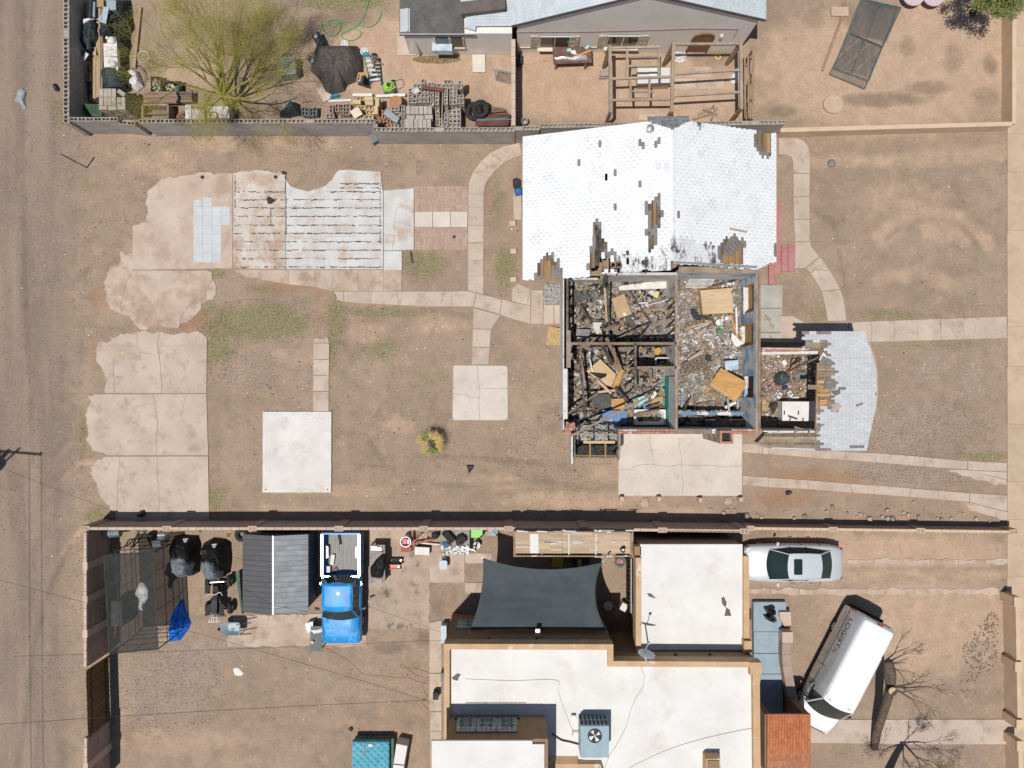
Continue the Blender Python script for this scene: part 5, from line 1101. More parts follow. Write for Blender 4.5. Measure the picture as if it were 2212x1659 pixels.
# house at the top
mat('stucco_grey',(.74,.69,.63),(.80,.75,.69),scale=1.5,rough=.95,bump=.4,bs=25,pos=True,speck=.06)
mat('blue_shingle',(.46,.52,.56),(.55,.60,.635),scale=1.5,rough=.85,rnd=.05,pos=True,speck=.06)
mat('flat_felt',(.10,.098,.095),(.145,.14,.135),scale=2,rough=.95,pos=True,speck=.1)
mat('fascia_dark',(.11,.09,.08),(.15,.125,.11),rough=.8);mat('glass_dark',(.02,.022,.02),(.05,.05,.04),rough=.08,spec=.6,scale=1);mat('alu',(.6,.62,.64),(.68,.7,.72),rough=.4,metal=.4);mat('stone_trim',(.38,.32,.25),(.55,.48,.39),scale=7,rough=.95,bump=1.0,bs=12,speck=.2);mat('cream_paint',(.66,.58,.45),(.7,.62,.5),rough=.7);mat('door_wood',(.16,.085,.045),(.24,.13,.07),scale=2,rough=.6,stretch=(6,1,1))
nh=thing('stucco_house','grey stucco house with pale blue gable roof, two windows and an arched door','house',(3.0,17.3,0))
zE1=2.85
yW=W(0,112,.0).y;yW=(829.5-113)/SC # south face at ground
xl,xR=W(1110,0,0).x+.15,11.05
hx,hz=W(1385,0,4.6).x,4.6
# apparent gable line runs (1106,55)..(1380,-20)..(1655,37)
xA,xB=W(1109,55,zE1).x,W(1655,37,3.4).x;yO=yW-.07
gx=5.61;gz=5.6
P=[(xl,0),(xR,0),(xR,3.3),(gx,gz-.1),(xl,2.75)]
a=MB();n=len(P);a.add([(x,yW,z)for x,z in P]+[(x,yW+.2,z)for x,z in P],[tuple(range(n)),tuple(range(2*n-1,n-1,-1))]+[(i,n+i,n+(i+1)%n,(i+1)%n)for i in range(n)]);a.put('wall','stucco_grey',nh)
MB().box((xR-.1,yW+3.3,1.6),(.2,6,3.2)).put('wall','stucco_grey',nh);MB().box((xl+.1,yW+3.2,1.2),(.2,6,2.4)).put('wall','stucco_grey',nh)
def nslope(x0,z0,x1,z1,nm):
 yE=yW+7;part=MB().slab([(x0,yO,z0),(x1,yO,z1),(x1,yE,z1),(x0,yE,z0)],.07).put(nm,'blue_shingle',nh)
 MB().beam((x0,yO-.02,z0-.06),(x1,yO-.02,z1-.06),.035,.16).put('fascia','fascia_dark',part)
 L_=math.hypot(x1-x0,z1-z0);nc=int(L_/.14);m=MB();cnt=0
 for c in range(nc):
  ta,tb=c/nc,(c+1.15)/nc;tb=min(tb,1);xa,za,xb,zb=x0+(x1-x0)*ta,z0+(z1-z0)*ta,x0+(x1-x0)*tb,z0+(z1-z0)*tb
  y=yO-(c%2)*.15
  while y<yO+2.6:
   y0,y1=max(y,yO)+.004,y+.30-.004
   if y1-y0>.05:
    Pv=[(xa,y0,za),(xb,y0,zb),(xb,y1,zb),(xa,y1,za),(xa,y0,za+.018),(xb,y0,zb+.006),(xb,y1,zb+.006),(xa,y1,za+.018)];Fv=[(4,5,6,7),(0,1,5,4),(1,2,6,5),(2,3,7,6),(3,0,4,7)]
    if x1<x0:Fv=[f[::-1]for f in Fv]
    if cnt<140:MB().add(Pv,Fv).put('shingle','blue_shingle',part);cnt+=1
    else:m.add(Pv,Fv)
   y+=.30
 if m.f:m.put('shingles','blue_shingle',part,kind='stuff')
nslope(xA-.05,zE1,gx,gz,'west_roof_slope');nslope(xB+.0,3.38,gx,gz,'east_roof_slope')
def win(g,x0,y0,x1,y1,zt,zb,lab=None):
 """window set in the south face: corners read at sill and head"""
 a=G(g,x0,y0,zt);b=G(g,x1,y1,zb);xa,xb_=a.x,W(U(g,x1,y0)[0],0,zt).x
 w=MB().box(((xa+xb_)/2,yW-.03,(zt+zb)/2),(xb_-xa,.08,zt-zb)).put('window','glass_dark',nh)
 for zz in(zt,zb):MB().box(((xa+xb_)/2,yW-.06,zz),(xb_-xa+.06,.06,.05)).put('frame','alu',w)
 for xx in(xa,(xa+xb_)/2,xb_):MB().box((xx,yW-.062,(zt+zb)/2),(.045,.06,zt-zb)).put('frame','alu',w)
 MB().box(((xa+xb_)/2,yW-.12,zb-.05),(xb_-xa+.2,.22,.06)).put('sill','cream_paint',w)
 for xx in(xa-.24,xb_+.24):
  for k in range(5):
   for r_ in range(2):MB().box((xx+(r_-.5)*.2,yW-.02,zb+(k+.5)*(zt-zb)/5),(.19,.09+R(0,.05),(zt-zb)/5-.02)).put('trim_stone','stone_trim',w)
win('20',245,250,505,360,1.75,.65);win('20',835,235,1105,345,1.8,.75)
# arched door
dx=G('20',1640,300,1.2).x;d=thing('x0',None,None);COL.objects.unlink(d)
pts=[(dx-.48,.1),(dx+.48,.1),(dx+.48,1.55)]+[(dx+.48*math.cos(t),1.55+.42*math.sin(t))for t in[math.pi*k/8 for k in range(1,8)]]+[(dx-.48,1.55)]
a=MB();n=len(pts);a.add([(x,yW-.02,z)for x,z in pts]+[(x,yW+.05,z)for x,z in pts],[tuple(range(n)),tuple(range(2*n-1,n-1,-1))]+[(i,n+i,n+(i+1)%n,(i+1)%n)for i in range(n)])
dr=a.put('door','door_wood',nh);MB().tube([(x,yW-.03,z)for x,z in pts[1:]]+[(pts[0][0],yW-.03,pts[0][1])],.05,6).put('arch_trim','door_wood',dr);MB().box((dx+.38,yW-.06,1.05),(.06,.06,.06)).put('handle','alu',dr)
p=G('20',1815,240,1.9);MB().box((p.x,yW-.06,1.75),(.12,.12,.22)).put('wall_lamp','cream_paint',nh)
mat('conduit',(.35,.28,.23),(.4,.33,.28),rough=.8)
MB().tube([(W(1115,0,2.2).x,yW-.03,2.15),(W(1270,0,2.2).x,yW-.03,2.2),(W(1350,0,2.2).x,yW-.03,2.28),(W(1500,0,2.3).x,yW-.03,2.5),(W(1594,0,2.4).x,yW-.03,2.45),(W(1594,0,2.2).x,yW-.03,1.6)],.02,5).put('conduit','conduit',nh)
MB().tube([(W(1118,0,.7).x,yW-.04,.6),(W(1290,0,.7).x,yW-.04,.62)],.025,5).put('conduit','cream_paint',nh)
# flat-roofed lower wing
fw=thing('flat_wing','low flat dark felt roof wing with white flashing beside the stucco house','house',(-4,17.5,0))
zf_=2.3;q0=G('10',1240,290,zf_);q1=G('10',1800,-40,zf_)
MB().slab([(q0.x,q0.y,zf_),(G('10',1795,0,zf_).x,q0.y,zf_),(G('10',1790,0,zf_).x,q1.y,zf_),(q0.x,q1.y,zf_)],.12).put('felt_roof','flat_felt',fw)
bx0,bx1=G('10',1330,0,0).x,G('10',2212,0,0).x;yF=(829.5-118)/SC
MB().box(((bx0+bx1)/2,yF+2.0,1.09),(bx1-bx0,4,2.17)).put('wall','stucco_grey',fw)
MB().beam((q0.x-.02,q0.y-.03,zf_-.05),(G('10',1890,0,zf_).x,q0.y-.03,zf_-.05),.04,.14).put('fascia',mat('rust_trim',(.2,.1,.08),(.27,.16,.13),rough=.8),fw)
MB().beam((q0.x-.02,q0.y-.045,zf_+.03),(G('10',1890,0,zf_).x,q0.y-.045,zf_+.03),.03,.05).put('flashing','alu',fw)
p0=G('10',1245,275,2.35);p1=G('10',1330,75,2.35);MB().slab([(p0.x,p0.y,2.33),(p1.x,p0.y,2.36),(p1.x,p1.y,2.36),(p0.x,p1.y,2.33)],.03).put('metal_sheet','alu',fw)
MB().beam(((p0.x+p1.x)/2+.1,p0.y,2.38),((p0.x+p1.x)/2+.1,p1.y,2.38),.12,.06).put('metal_rib','alu',fw)
xs=[1800,2212];
MB().slab([G('10',1795,235,2.36),G('10',1895,265,2.36),G('10',1900,225,2.36),G('10',2230,220,2.36),G('10',2230,-40,2.36),G('10',1760,-40,2.36),G('10',1785,90,2.36),G('10',1820,170,2.36)],.06).put('shingle_patch','blue_shingle',fw)
m=MB();y=G('10',0,225,2.38).y;r_=0
while y<G('10',0,-30,2.38).y:
 x=G('10',1830,0,2.38).x+(r_%2)*.15
 while x<G('10',2190,0,2.38).x:m.box((x+.14,y+.07,2.372),(.285,.135,.016));x+=.295
 y+=.142;r_+=1
m.put('shingles','blue_shingle',fw,kind='stuff')
hvx=G('10',1960,45,2.7);MB().box((hvx.x,hvx.y,2.55),(2.05,.55,.3),rz=.12).put('skylight','fascia_dark',fw)
wx0,wx1=G('10',1545,0,1.6).x,G('10',1790,0,1.6).x
w=MB().box(((wx0+wx1)/2,yF-.02,1.35),(wx1-wx0,.08,.95)).put('window','glass_dark',fw)
for xx in(wx0,(wx0+wx1)/2+.03,wx1):MB().box((xx,yF-.05,1.35),(.05,.06,.98)).put('frame','cream_paint',w)
MB().box(((wx0+wx1)/2,yF-.06,.87),(wx1-wx0+.1,.1,.05)).put('sill','cream_paint',w)
ac=G('10',1610,360,1.1);MB().box((ac.x,yF-.18,1.05),(.95,.4,.42)).put('air_conditioner',mat('ac_blue',(.3,.45,.6),(.62,.66,.7),scale=3,rough=.4),w)
sheet('white_sail','white triangular sheet hanging at the corner of the flat wing','sheet','10',[(1335,330),(1368,415),(1335,468)],1.2,'linen',.02,[2.0,1.3,.9])
pave('house_apron',[GP('10',[(1222,280),(1222,482),(1390,482),(1390,300),(1335,290)])],'conc_tan',.05,lab='concrete apron strip round the corner of the flat wing')
sheet('concrete_paver','pale square concrete step under the flat wing wall','step','10',[(1868,470),(1980,470),(1983,622),(1872,622)],.12,'concrete_pale',.12)
# pergola
mat('grey_wood',(.30,.235,.18),(.40,.32,.25),scale=2,rough=.9,rnd=.12,speck=.1,pos=True);mat('brownwood',(.27,.18,.105),(.37,.26,.16),scale=2,rough=.85,rnd=.12,stretch=(1,1,.3),speck=.1)
pg=thing('pergola','weathered bare timber pergola frame in front of the stucco house','pergola',G('20',1400,700,0))
zg=2.35
def gb(A_,B_,w=.12,h=.10,z=zg,m='grey_wood',nm='beam'):return MB().beam(G('20',*A_,z),G('20',*B_,z),w,h).put(nm,MATS[m],pg)
gb((845,395),(850,975),.14,.14);gb((1395,375),(1378,970),.14,.14);gb((1975,360),(1982,945),.14,.14)
gb((1380,383),(1975,380),.10,.12,zg+.02)
for A_,B_ in(((860,682),(1365,665)),((862,866),(1362,860)),((1395,640),(1965,605)),((1395,830),(1968,797)),((860,415),(1280,405))):gb(A_,B_,.10,.09,zg+.03)
gb((995,430),(990,670),.10,.09,zg-.03);gb((1270,415),(1268,665),.10,.09,zg-.03);gb((1010,495),(1260,492),.09,.08,zg-.05);gb((1010,572),(1262,568),.09,.08,zg-.05);gb((1020,690),(1028,858),.10,.09,zg-.03);gb((1188,688),(1185,852),.10,.09,zg-.03);gb((1040,788),(1225,792),.10,.06,zg-.06)
for x,y in((845,400),(1395,380),(1975,372),(850,970),(1378,965),(1980,940)):p=G('20',x,y,zg-.08);MB().box((p.x,p.y,(zg-.08)/2),(.14,.14,zg-.08)).put('post','brownwood',pg)
# lattice side on the right of the pergola
ls=thing('lumber_rack','rack of long weathered boards standing along the right side of the pergola','rack',G('20',2060,700,0))
for i,(x0,y0,x1,y1,z)in enumerate(((2085,425,2080,1030,1.9),(2040,480,2045,1025,1.6),(2062,640,2025,1030,1.2),(2012,470,2015,1020,.9))):MB().beam(G('20',x0,y0,z),G('20',x1,y1,z),.08+.04*(i==0),.05).put('board','brownwood',ls)
for y in(500,700,860):MB().beam(G('20',2000,y+60,.3),G('20',2075,y,1.9),.06,.09).put('prop','brownwood',ls)
for y in(440,1020):p=G('20',2080,y,1.85);MB().box((p.x,p.y,.92),(.09,.09,1.84)).put('post','brownwood',ls)
# things under the pergola
def box_thing(nm,lab,cat,g,x0,y0,x1,y1,z0,z1,m,rz=0.0,lid=None,group=None):
 a=G(g,x0,y1,z1);b=G(g,x1,y0,z1);c=(a+b)/2;t=thing(nm,lab,cat,(c.x,c.y,z0),rz,group);dx,dy=b.x-a.x,b.y-a.y
 MB().box((0,0,(z1-z0)*.45),(dx*.96,dy*.94,(z1-z0)*.9),top=.98).put('body',MATS[m],t,local=True);MB().box((0,0,(z1-z0)*.95),(dx,dy,(z1-z0)*.1)).put('lid',MATS[lid or m],t,local=True);return t
mat('white_goods',(.58,.58,.56),(.66,.66,.65),scale=3,rough=.5);mat('rust_top',(.12,.065,.05),(.2,.11,.09),scale=4,rough=.9,speck=.15)
box_thing('lidded_trunk','two tone white padded trunk under the pergola crossbars','trunk','20',1085,585,1365,735,.02,.55,'cardboard',lid='white_goods')
sheet('white_sheet','white slab of foam lying on the padded trunk','sheet','20',[(1190,585),(1255,585),(1250,660),(1175,655)],.62,'linen',.05)
tbw=thing('work_table','rusty brown work table with foil and tools on it below the window','table',G('20',520,480,0))
za=.78;a0=[(350,405),(680,402),(690,540),(358,552)]
MB().slab(GP('20',a0,za),.05).put('table_top','rust_top',tbw)
for x,y in((375,420),(665,415),(380,540),(640,535)):p=G('20',x,y,za-.05);MB().box((p.x,p.y,(za-.05)/2),(.08,.08,za-.05)).put('leg','brownwood',tbw)
MB().beam(G('20',380,545,.5),G('20',640,540,.5),.05,.1).put('rail','rust_top',tbw)
crumple('foil_sheet','long crumpled silver foil strip on the rusty work table','foil',UP('20',[(365,495),(520,490),(640,475),(655,515),(560,525),(380,515)]),.785,.06,'foil',21,z0=.785)
for nm,lab,pts,m in(('aqua_tray','small aqua tray at the back of the work table',[(470,425),(505,415),(515,435),(480,445)],'aqua'),('aqua_tray','aqua tray next to the window end of the work table',[(625,410),(660,390),(675,400),(645,425)],'aqua'),('orange_tool','orange handled tool lying on the work table',[(545,480),(680,425),(690,440),(560,492)],'ply_orange'),('white_rags','white rags on the work table',[(500,440),(545,430),(560,470),(520,465)],'linen')):sheet(nm,lab,nm.split('_')[1],'20',pts,.83,m,.045)
for x,y,lab in((790,655,'grey block under the left pergola post'),):p=G('20',x,y,.2);t=inst('concrete_block',hollow_block(.39,.19,.19),None,Vector((p.x,p.y,.1)));tag(t,lab,'block');t2=inst('concrete_block',solid_block(.39,.3,.12),None,Vector((p.x+.04,p.y+.1,.26)),rz=.05);tag(t2,'flat grey block on top of the block by the pergola post','block')
scatter('shell_rubble','small heap of pale rubble at the back of the pergola','frag_white',[(G('20',1405,0).x,G('20',0,540).y,G('20',1500,0).x,G('20',0,420).y)],90,.05,.13,.0,.06,.4)
crumple('white_sack','white sack lying beneath the right pergola beam','sack',UP('20',[(1880,690),(1900,640),(1960,620),(2005,640),(2000,690),(1940,720),(1900,725)]),.0,.12,'linen',22)
MB().torus(G('20',1780,490,.04),.12,.03,16,6).put('yellow_ring','yellow_paper',label='coiled yellow strap under the pergola',cat='strap')
for i,(x0,y0,x1,y1)in enumerate(((1610,990,1740,925),(1650,945,1775,995),(1560,1030,1720,985),(1720,1040,1775,930),(1740,905,1760,960))):MB().beam(G('20',x0,y0,.08+.03*i),G('20',x1,y1,.06+.03*i),.1,.04).put('loose_board','timber',label='weathered loose board in the pile before the pergola',cat='board',group='boards piled in front of the pergola')
pave('patio_tiles',[GP('20',[(1400,680),(1590,680),(1590,775),(1400,775)]),GP('20',[(1595,680),(1830,685),(1830,770),(1595,775)]),GP('20',[(1100,985),(1430,985),(1430,1040),(1095,1040)]),GP('20',[(1500,580),(1720,580),(1720,675),(1500,675)])],'conc_pink',.02,lab='faint pinkish patio slabs under the pergola')
# bits at the cross wall
def leaning_gate(nm,lab,g,pts,z,m):
 t=thing(nm,lab,'gate',G(g,*pts[0],0));Q=[G(g,x,y,zz)for(x,y),zz in zip(pts,z)]
 for i in range(4):MB().tube([Q[i],Q[(i+1)%4]],.022,6).put('frame_tube','alu',t)
 a=MB();n=13
 for i in range(1,n):
  f=i/n;a.beam(Q[0].lerp(Q[1],f),Q[0].lerp(Q[3],f),.006,.006);a.beam(Q[3].lerp(Q[2],f),Q[1].lerp(Q[2],f),.006,.006);a.beam(Q[1].lerp(Q[0],f),Q[1].lerp(Q[2],f),.006,.006);a.beam(Q[0].lerp(Q[3],f),Q[2].lerp(Q[3],f),.006,.006)
 a.put('chain_link',MATS[m],t);return t
mat('mesh_grey',(.2,.2,.2),(.3,.3,.3),rough=.5,metal=.5)
leaning_gate('chain_link_gate','small chain link gate leaning on the tan cross wall','10',[(2055,585),(2205,612),(2210,738),(2070,700)],[1.0,1.0,.1,.05],'mesh_grey')
box_thing('black_bucket_box','black box beside the pillar of the cross wall','box','20',45,465,85,545,.0,.4,'soot')
p=G('20',110,1045,.35);MB().lathe([(.14,0),(.17,.4),(.15,.4),(.12,.05)],(p.x,p.y,.0),14).put('planter_pot','concrete_grey',label='tall grey pot in the corner of the cross wall',cat='pot')
sheet('scrap_board','flat orange scrap board on the ground near the work table','board','20',[(265,505),(345,500),(345,525),(268,528)],.05,'osb')
# NE yard: kennel panels, chairs, stump
kn=thing('kennel_fence','pair of grey chain link kennel panels stacked flat on the dirt','panels',G('30',840,380,0))
mat('galv_dark',(.14,.18,.19),(.24,.28,.29),scale=5,rough=.5,metal=.5)
def panel(pts,z,mid):
 Q=[G('30',x,y,z)for x,y in pts]
 for i in range(4):MB().tube([Q[i],Q[(i+1)%4]],.028,6).put('frame_tube','galv_dark',kn)
 for a_,b_ in mid:MB().tube([G('30',*a_,z),G('30',*b_,z)],.022,6).put('frame_tube','galv_dark',kn)
 a=MB()
 e0,e1=Q[1]-Q[0],Q[3]-Q[0]
 L0,L1=e0.length,e1.length;st=.085;u0,u1=e0.normalized(),e1.normalized();k=-L1
 while k<L0:
  xa,ya=max(k,0),max(-k,0);ln=min(L0-xa,L1-ya)
  if ln>.02:
   a.beam(Q[0]+u0*xa+u1*ya,Q[0]+u0*(xa+ln)+u1*(ya+ln),.007,.007);a.beam(Q[1]-u0*xa+u1*ya,Q[1]-u0*(xa+ln)+u1*(ya+ln),.007,.007)
  k+=st
 a.put('chain_link','galv_dark',kn)
panel([(825,-10),(1150,65),(990,405),(705,285)],.12,[((990,15),(850,340))]);panel([(705,285),(990,405),(835,765),(535,640)],.12,[((830,345),(725,635)),((570,590),(865,700))])
panel([(800,0),(1120,80),(870,700),(570,585)],.06,[])
mat('stump_wood',(.42,.29,.2),(.52,.38,.27),scale=3,rough=.9)
p=G('30',570,895,.15);st_=MB().lathe([(.5,0),(.5,.12),(.46,.15),(.02,.15)],(p.x,p.y,0),18,sx=1,sy=.92).put('stepping_stone',mat('round_stone',(.46,.34,.25),(.52,.4,.3),scale=3,rough=.9,speck=.06),label='round tan stepping stone slab on the bare yard',cat='stone')
MB().tube([G('30',510,870,.02),G('30',500,910,.02),G('30',520,940,.02),G('30',580,945,.02)],.015,5).put('black_wire','soot',label='thin black bent wire beside the round stone',cat='wire')
MB().box(G('30',618,102,.05),(.84,.44,.1),rz=.0).put('brick_slab','round_stone',label='small pink tan block on the dirt near the long board',cat='block')
MB().beam(G('30',700,-20,.04),G('30',470,612,.04),.12,.05).put('long_board','brownwood',label='long thin wooden board on the bare yard beside the kennel panels',cat='board')
mat('pink_plastic',(.55,.44,.46),(.6,.49,.51),rough=.6)
for lab,pts in(('pale pink tabletop half cut off beside the kennel panels',[(1195,0),(1300,-10),(1290,40),(1240,20)]),('pale pink tabletop wedge near the dark tree shadow',[(1385,-10),(1510,-10),(1440,30),(1390,55)])):
 q=UP('30',pts);P_=[W(*v,.5)for v in q];c=sum(P_,Vector())/4;t=thing('pink_table',lab,'table',(c.x,c.y+.3,0));MB().lathe([(.02,.5),(.55,.5),(.55,.56),(.02,.57)],(c.x,c.y+.32,0),20).put('table_top','pink_plastic',t);MB().box((c.x,c.y+.32,.25),(.3,.3,.5)).put('pedestal','pink_plastic',t)
# NW yard: lumber, pipes, blocks
mat('lumber',(.34,.24,.15),(.46,.34,.225),scale=1.6,rough=.85,rnd=.15,stretch=(5,.6,1),speck=.08);mat('black_plastic',(.018,.03,.034),(.045,.06,.065),scale=3,rough=.45,rnd=.2);mat('black_net',(.012,.022,.022),(.05,.065,.062),scale=7,rough=.8,bump=1.0,bs=10)
lp=0
LB=[(683,720,0,880,.45),(725,740,0,890,.3),(742,762,-20,180,.6),(775,800,560,870,.35),(830,850,-20,840,.62),(850,868,60,835,.66),(868,885,-20,830,.60),(802,828,420,850,.55),(835,895,-10,60,.8)]
for i,(x0,x1,y0,y1,z)in enumerate(LB):
 a=G('00',x0,y1,z);b=G('00',x1,y0,z);MB().box(((a.x+b.x)/2,(a.y+b.y)/2,z/2),(b.x-a.x-.01,b.y-a.y,z)).put('lumber_plank','lumber',label=['light wide plank edge lying nearest the alley block wall','grey brown plank stack beside the light plank','short plank beneath the black pipe','short plank stack by the red brick','long plank next to the white board','second long plank beside the white board','third long plank of the pile touching the white board','wide plank below the pink tile','short wide plank at the head of the lumber pile'][i],cat='plank',group='planks piled along the alley wall')
MB().tube(GP('00',[(790,-10),(782,150),(775,300),(765,430)],.85),.10,12).put('black_pipe','black_plastic',label='long black plastic pipe lying on the lumber pile',cat='pipe')
MB().tube(GP('00',[(815,20),(812,150)],.8),.06,10).put('grey_pipe',mat('pipe_grey',(.3,.36,.4),(.38,.44,.48),rough=.4),label='short grey pipe beside the black pipe',cat='pipe')
crumple('black_net','heaped black netting draped over the lumber pile','netting',UP('00',[(735,220),(760,180),(820,170),(860,210),(850,280),(870,330),(840,390),(800,440),(720,420),(700,390),(730,320)]),.55,.35,'black_net',31,amp=1.4)
crumple('black_net','black netting bunch beside the white domed board','netting',UP('00',[(880,240),(950,150),(1000,110),(1060,130),(1080,170),(1000,200),(1000,320),(930,340),(880,370),(875,300)]),.3,.5,'black_net',32,amp=1.3)
crumple('black_tarp_and_shade','black tarps and the shade round them built as one dark heap between the white board and the lone post','tarp',UP('00',[(1015,0),(1130,0),(1148,150),(1155,260),(1110,330),(1120,480),(1090,560),(1025,560),(1020,320),(1005,120)]),.0,.7,'black_net',34,amp=1.2)  # black tarps, with the shade around them modelled into the same dark heap
crumple('white_cloth','small white cloth on the black pipe','cloth',UP('00',[(715,170),(780,150),(825,165),(770,190),(730,225)]),.85,.12,'linen',33)
sheet('blue_grey_sheet','pale blue grey metal panel leaning over the netting','panel','00',[(890,55),(940,65),(915,205),(880,195)],.95,'panel_blue',.03)if mat('panel_blue',(.34,.42,.5),(.42,.5,.57),rough=.4,scale=3)else None
sheet('grey_sheet','grey triangular sheet beside the blue grey panel','sheet','00',[(840,165),(890,110),(880,195)],.9,'pipe_grey',.02)
box_thing('metal_junk','grey metal appliance at the head of the lumber pile','appliance','00',920,5,1000,85,.1,.9,'pipe_grey')
wb=thing('white_board','long white board with two white domes lying on the lumber pile','board',G('00',955,480,.5))
MB().slab(GP('00',[(892,375),(925,375),(925,325),(1005,320),(1018,610),(900,610)],.8),.25).put('panel','linen',wb)
for x,y in((960,345),(970,552)):p=G('00',x,y,.9);d_=MB().lathe([(.42*.45,0),(.40*.45,.08),(.3*.45,.15),(.02,.2)],(p.x,p.y,.8),18).put('dome','linen',wb);MB().lathe([(.07,.15),(.07,.22),(.03,.22)],(p.x-.14,p.y+.05,.8),10).put('knob','linen',d_)
rt=thing('black_roll','fat black plastic drum lying below the white board','drum',G('00',950,670,0));a=G('00',945,600,.75);b=G('00',970,760,.75)
MB().tube([(a.x,a.y,.42),(a.x*.9+b.x*.1,a.y*.9+b.y*.1,.42),(b.x,b.y,.42)],[.52,.53,.46],20).put('drum_body','black_plastic',rt);MB().tube([(a.x,a.y+.01,.42),(a.x,a.y+.06,.42)],[.5,.45],20).put('drum_end','black_plastic',rt)
bx=thing('open_carton','open cardboard carton with white flaps on the plank edge','carton',G('00',715,480,.5),-.6)
for sx,sy,w_,d_ in((-.26,0,.02,.4),(.26,0,.02,.4),(0,.2,.52,.02),(0,-.2,.52,.02)):MB().box((sx,sy,.2),(w_,d_,.32)).put('side','cardboard',bx,local=True)
for sx in(-1,1):MB().box((sx*.38,0,.36),(.24,.4,.01),rot=Euler((0,-.3*sx,0)).to_matrix()).put('flap','linen',bx,local=True)
MB().box((0,0,.05),(.5,.38,.03)).put('bottom','cardboard',bx,local=True)
sheet('pink_tile','small pink tile on the lumber pile','tile','00',[(808,408),(832,405),(852,478),(815,482)],.62,'pink_board',.03)
t=inst('red_block',hollow_block(.39,.19,.19,'brick_red',cells=3),None,G('00',772,668,.45),rz=math.pi/2-.05);tag(t,'reddish hollow brick block standing on the lumber pile','block')
MB().tube(GP('00',[(775,700),(770,760),(790,810),(830,850),(845,890)],.4),.05,8).put('black_hose','black_plastic',label='black bent hose running from the red block to the grey blocks',cat='hose')
gg=thing('green_grate','green slatted grate leaning against the block wall corner','grate',G('00',790,950,0));mat('grate_green',(.05,.10,.06),(.09,.16,.1),rough=.7)
for i in range(16):MB().beam(G('00',722,900+i*6.6,.9-.03*i),G('00',880,905+i*6.6,.9-.03*i),.025,.02).put('slat','grate_green',gg)
for x in(722,820,880):MB().beam(G('00',x,900,.86),G('00',x,1002,.4),.04,.03).put('rail','grate_green',gg)
# grey block stack (leaning tower by the wall)
def block_stack(nm,lab,g,cells,z,m='cmu',hollow=False,body=None,group=None,bl=.39,bw=.19):
 """cells: list of (x, y, angle) read at height z on the top layer"""
 t=thing(nm,lab,'blocks',G(g,*cells[0][:2],0),group=group)
 me=hollow_block(bl,bw,.19,m)if hollow else solid_block(bl,bw,.19,m)
 for c in cells:
  p=G(g,c[0],c[1],z);nz_=max(1,int(round(z/.2)))
  for k in range(nz_):
   mm=me if(k==0 or not hollow)else solid_block(bl,bw,.19,m)
   inst('block',mm,t,Vector((p.x+R(-.008,.008),p.y+R(-.008,.008),z-.1-k*.2)),rz=c[2]+R(-.02,.02))
 return t
V_=math.pi/2;cells=[]
for i in range(4):
 for y in(800,875):cells.append((873+i*36.5,y,V_))
cells+=[(1025,875,V_),(1062,875,V_),(1045,800,-.6),(890,930,0),(968,930,0),(1045,930,.05)]
block_stack('block_stack','tall stack of smooth grey blocks leaning by the alley corner','00',cells,1.35)
MB().beam(G('00',1212,60,.08),G('00',1160,590,.08),.14,.09).put('long_post','lumber',label='long wooden post lying alone at the edge of the palo verde',cat='post')
MB().torus(G('00',1240,490,.03),.28,.045,24,6,zs=.6).put('pale_hoop',mat('hoop',(.42,.38,.3),(.5,.46,.38),rough=.8),label='pale ring hoop lying on the dirt near the long post',cat='hoop')
tr=thing('hose_coil','coil of black hose and white torn sack by the black drum','hose',G('00',1150,690,0))
for k in range(5):MB().torus(G('00',1125+k*3,690,.1+.05*k),.34-.03*k,.035,22,6).put('loop','black_plastic',tr)
crumple('white_tarp','torn white sack half covering the hose coil','tarp',UP('00',[(1100,620),(1140,595),(1190,620),(1230,700),(1240,750),(1190,790),(1140,760),(1180,700),(1150,650)]),.05,.35,'linen',35)
MB().tube(GP('00',[(1130,590),(1200,565),(1250,620),(1260,680),(1235,740)],.1),.018,5).put('thin_hoop','soot',label='thin dark wire loop over the white sack',cat='wire')
for lab,x0,y0,x1,y1,m in(('dark crate with jumbled bottles under the palo verde',1300,660,1390,800,'black_plastic'),('dark bucket of orange and white scraps under the palo verde',1400,700,1560,790,'black_plastic')):
 a=G('00',x0,y1,.4);b=G('00',x1,y0,.4);t=thing('junk_crate',lab,'crate',((a.x+b.x)/2,(a.y+b.y)/2,0));dx,dy=b.x-a.x,b.y-a.y;c=t.location
 MB().box((c.x,c.y,.04),(dx,dy,.08)).put('bottom',MATS[m],t)
 for sx,sy,w_,d_ in((-1,0,.03,dy),(1,0,.03,dy),(0,1,dx,.03),(0,-1,dx,.03)):MB().box((c.x+sx*(dx/2-.02),c.y+sy*(dy/2-.02),.2),(w_,d_,.4)).put('side',MATS[m],t)
 a=MB()
 for _ in range(26):a.box((c.x+R(-.3,.3)*dx,c.y+R(-.3,.3)*dy,R(.1,.36)),(R(.05,.2),R(.05,.12),.06),rot=Euler((R(-.5,.5),R(-.5,.5),R(0,3))).to_matrix())
 a.put('jumble','frag_bright',t,kind='stuff')
mat('rust_sheet',(.2,.12,.09),(.34,.24,.19),scale=4,rough=.85,stretch=(.5,5,1),speck=.2);mat('peeling_white',(.62,.62,.6),(.32,.24,.18),scale=5,rough=.8)
t=thing('plank_pile','pile of peeling rusty brown planks behind the block wall','planks',G('00',1390,850,0))
for i in range(9):MB().beam(G('00',1250+R(-10,10),805+i*10,.6+R(-.05,.05)),G('00',1530+R(-15,15),805+i*10+R(-4,4),.6+R(-.05,.05)),.09,.12).put('plank','rust_sheet',t)
MB().box((*G('00',1390,850,.3)[:2],.27),(1.4,.35,.5)).put('support','timber',t)
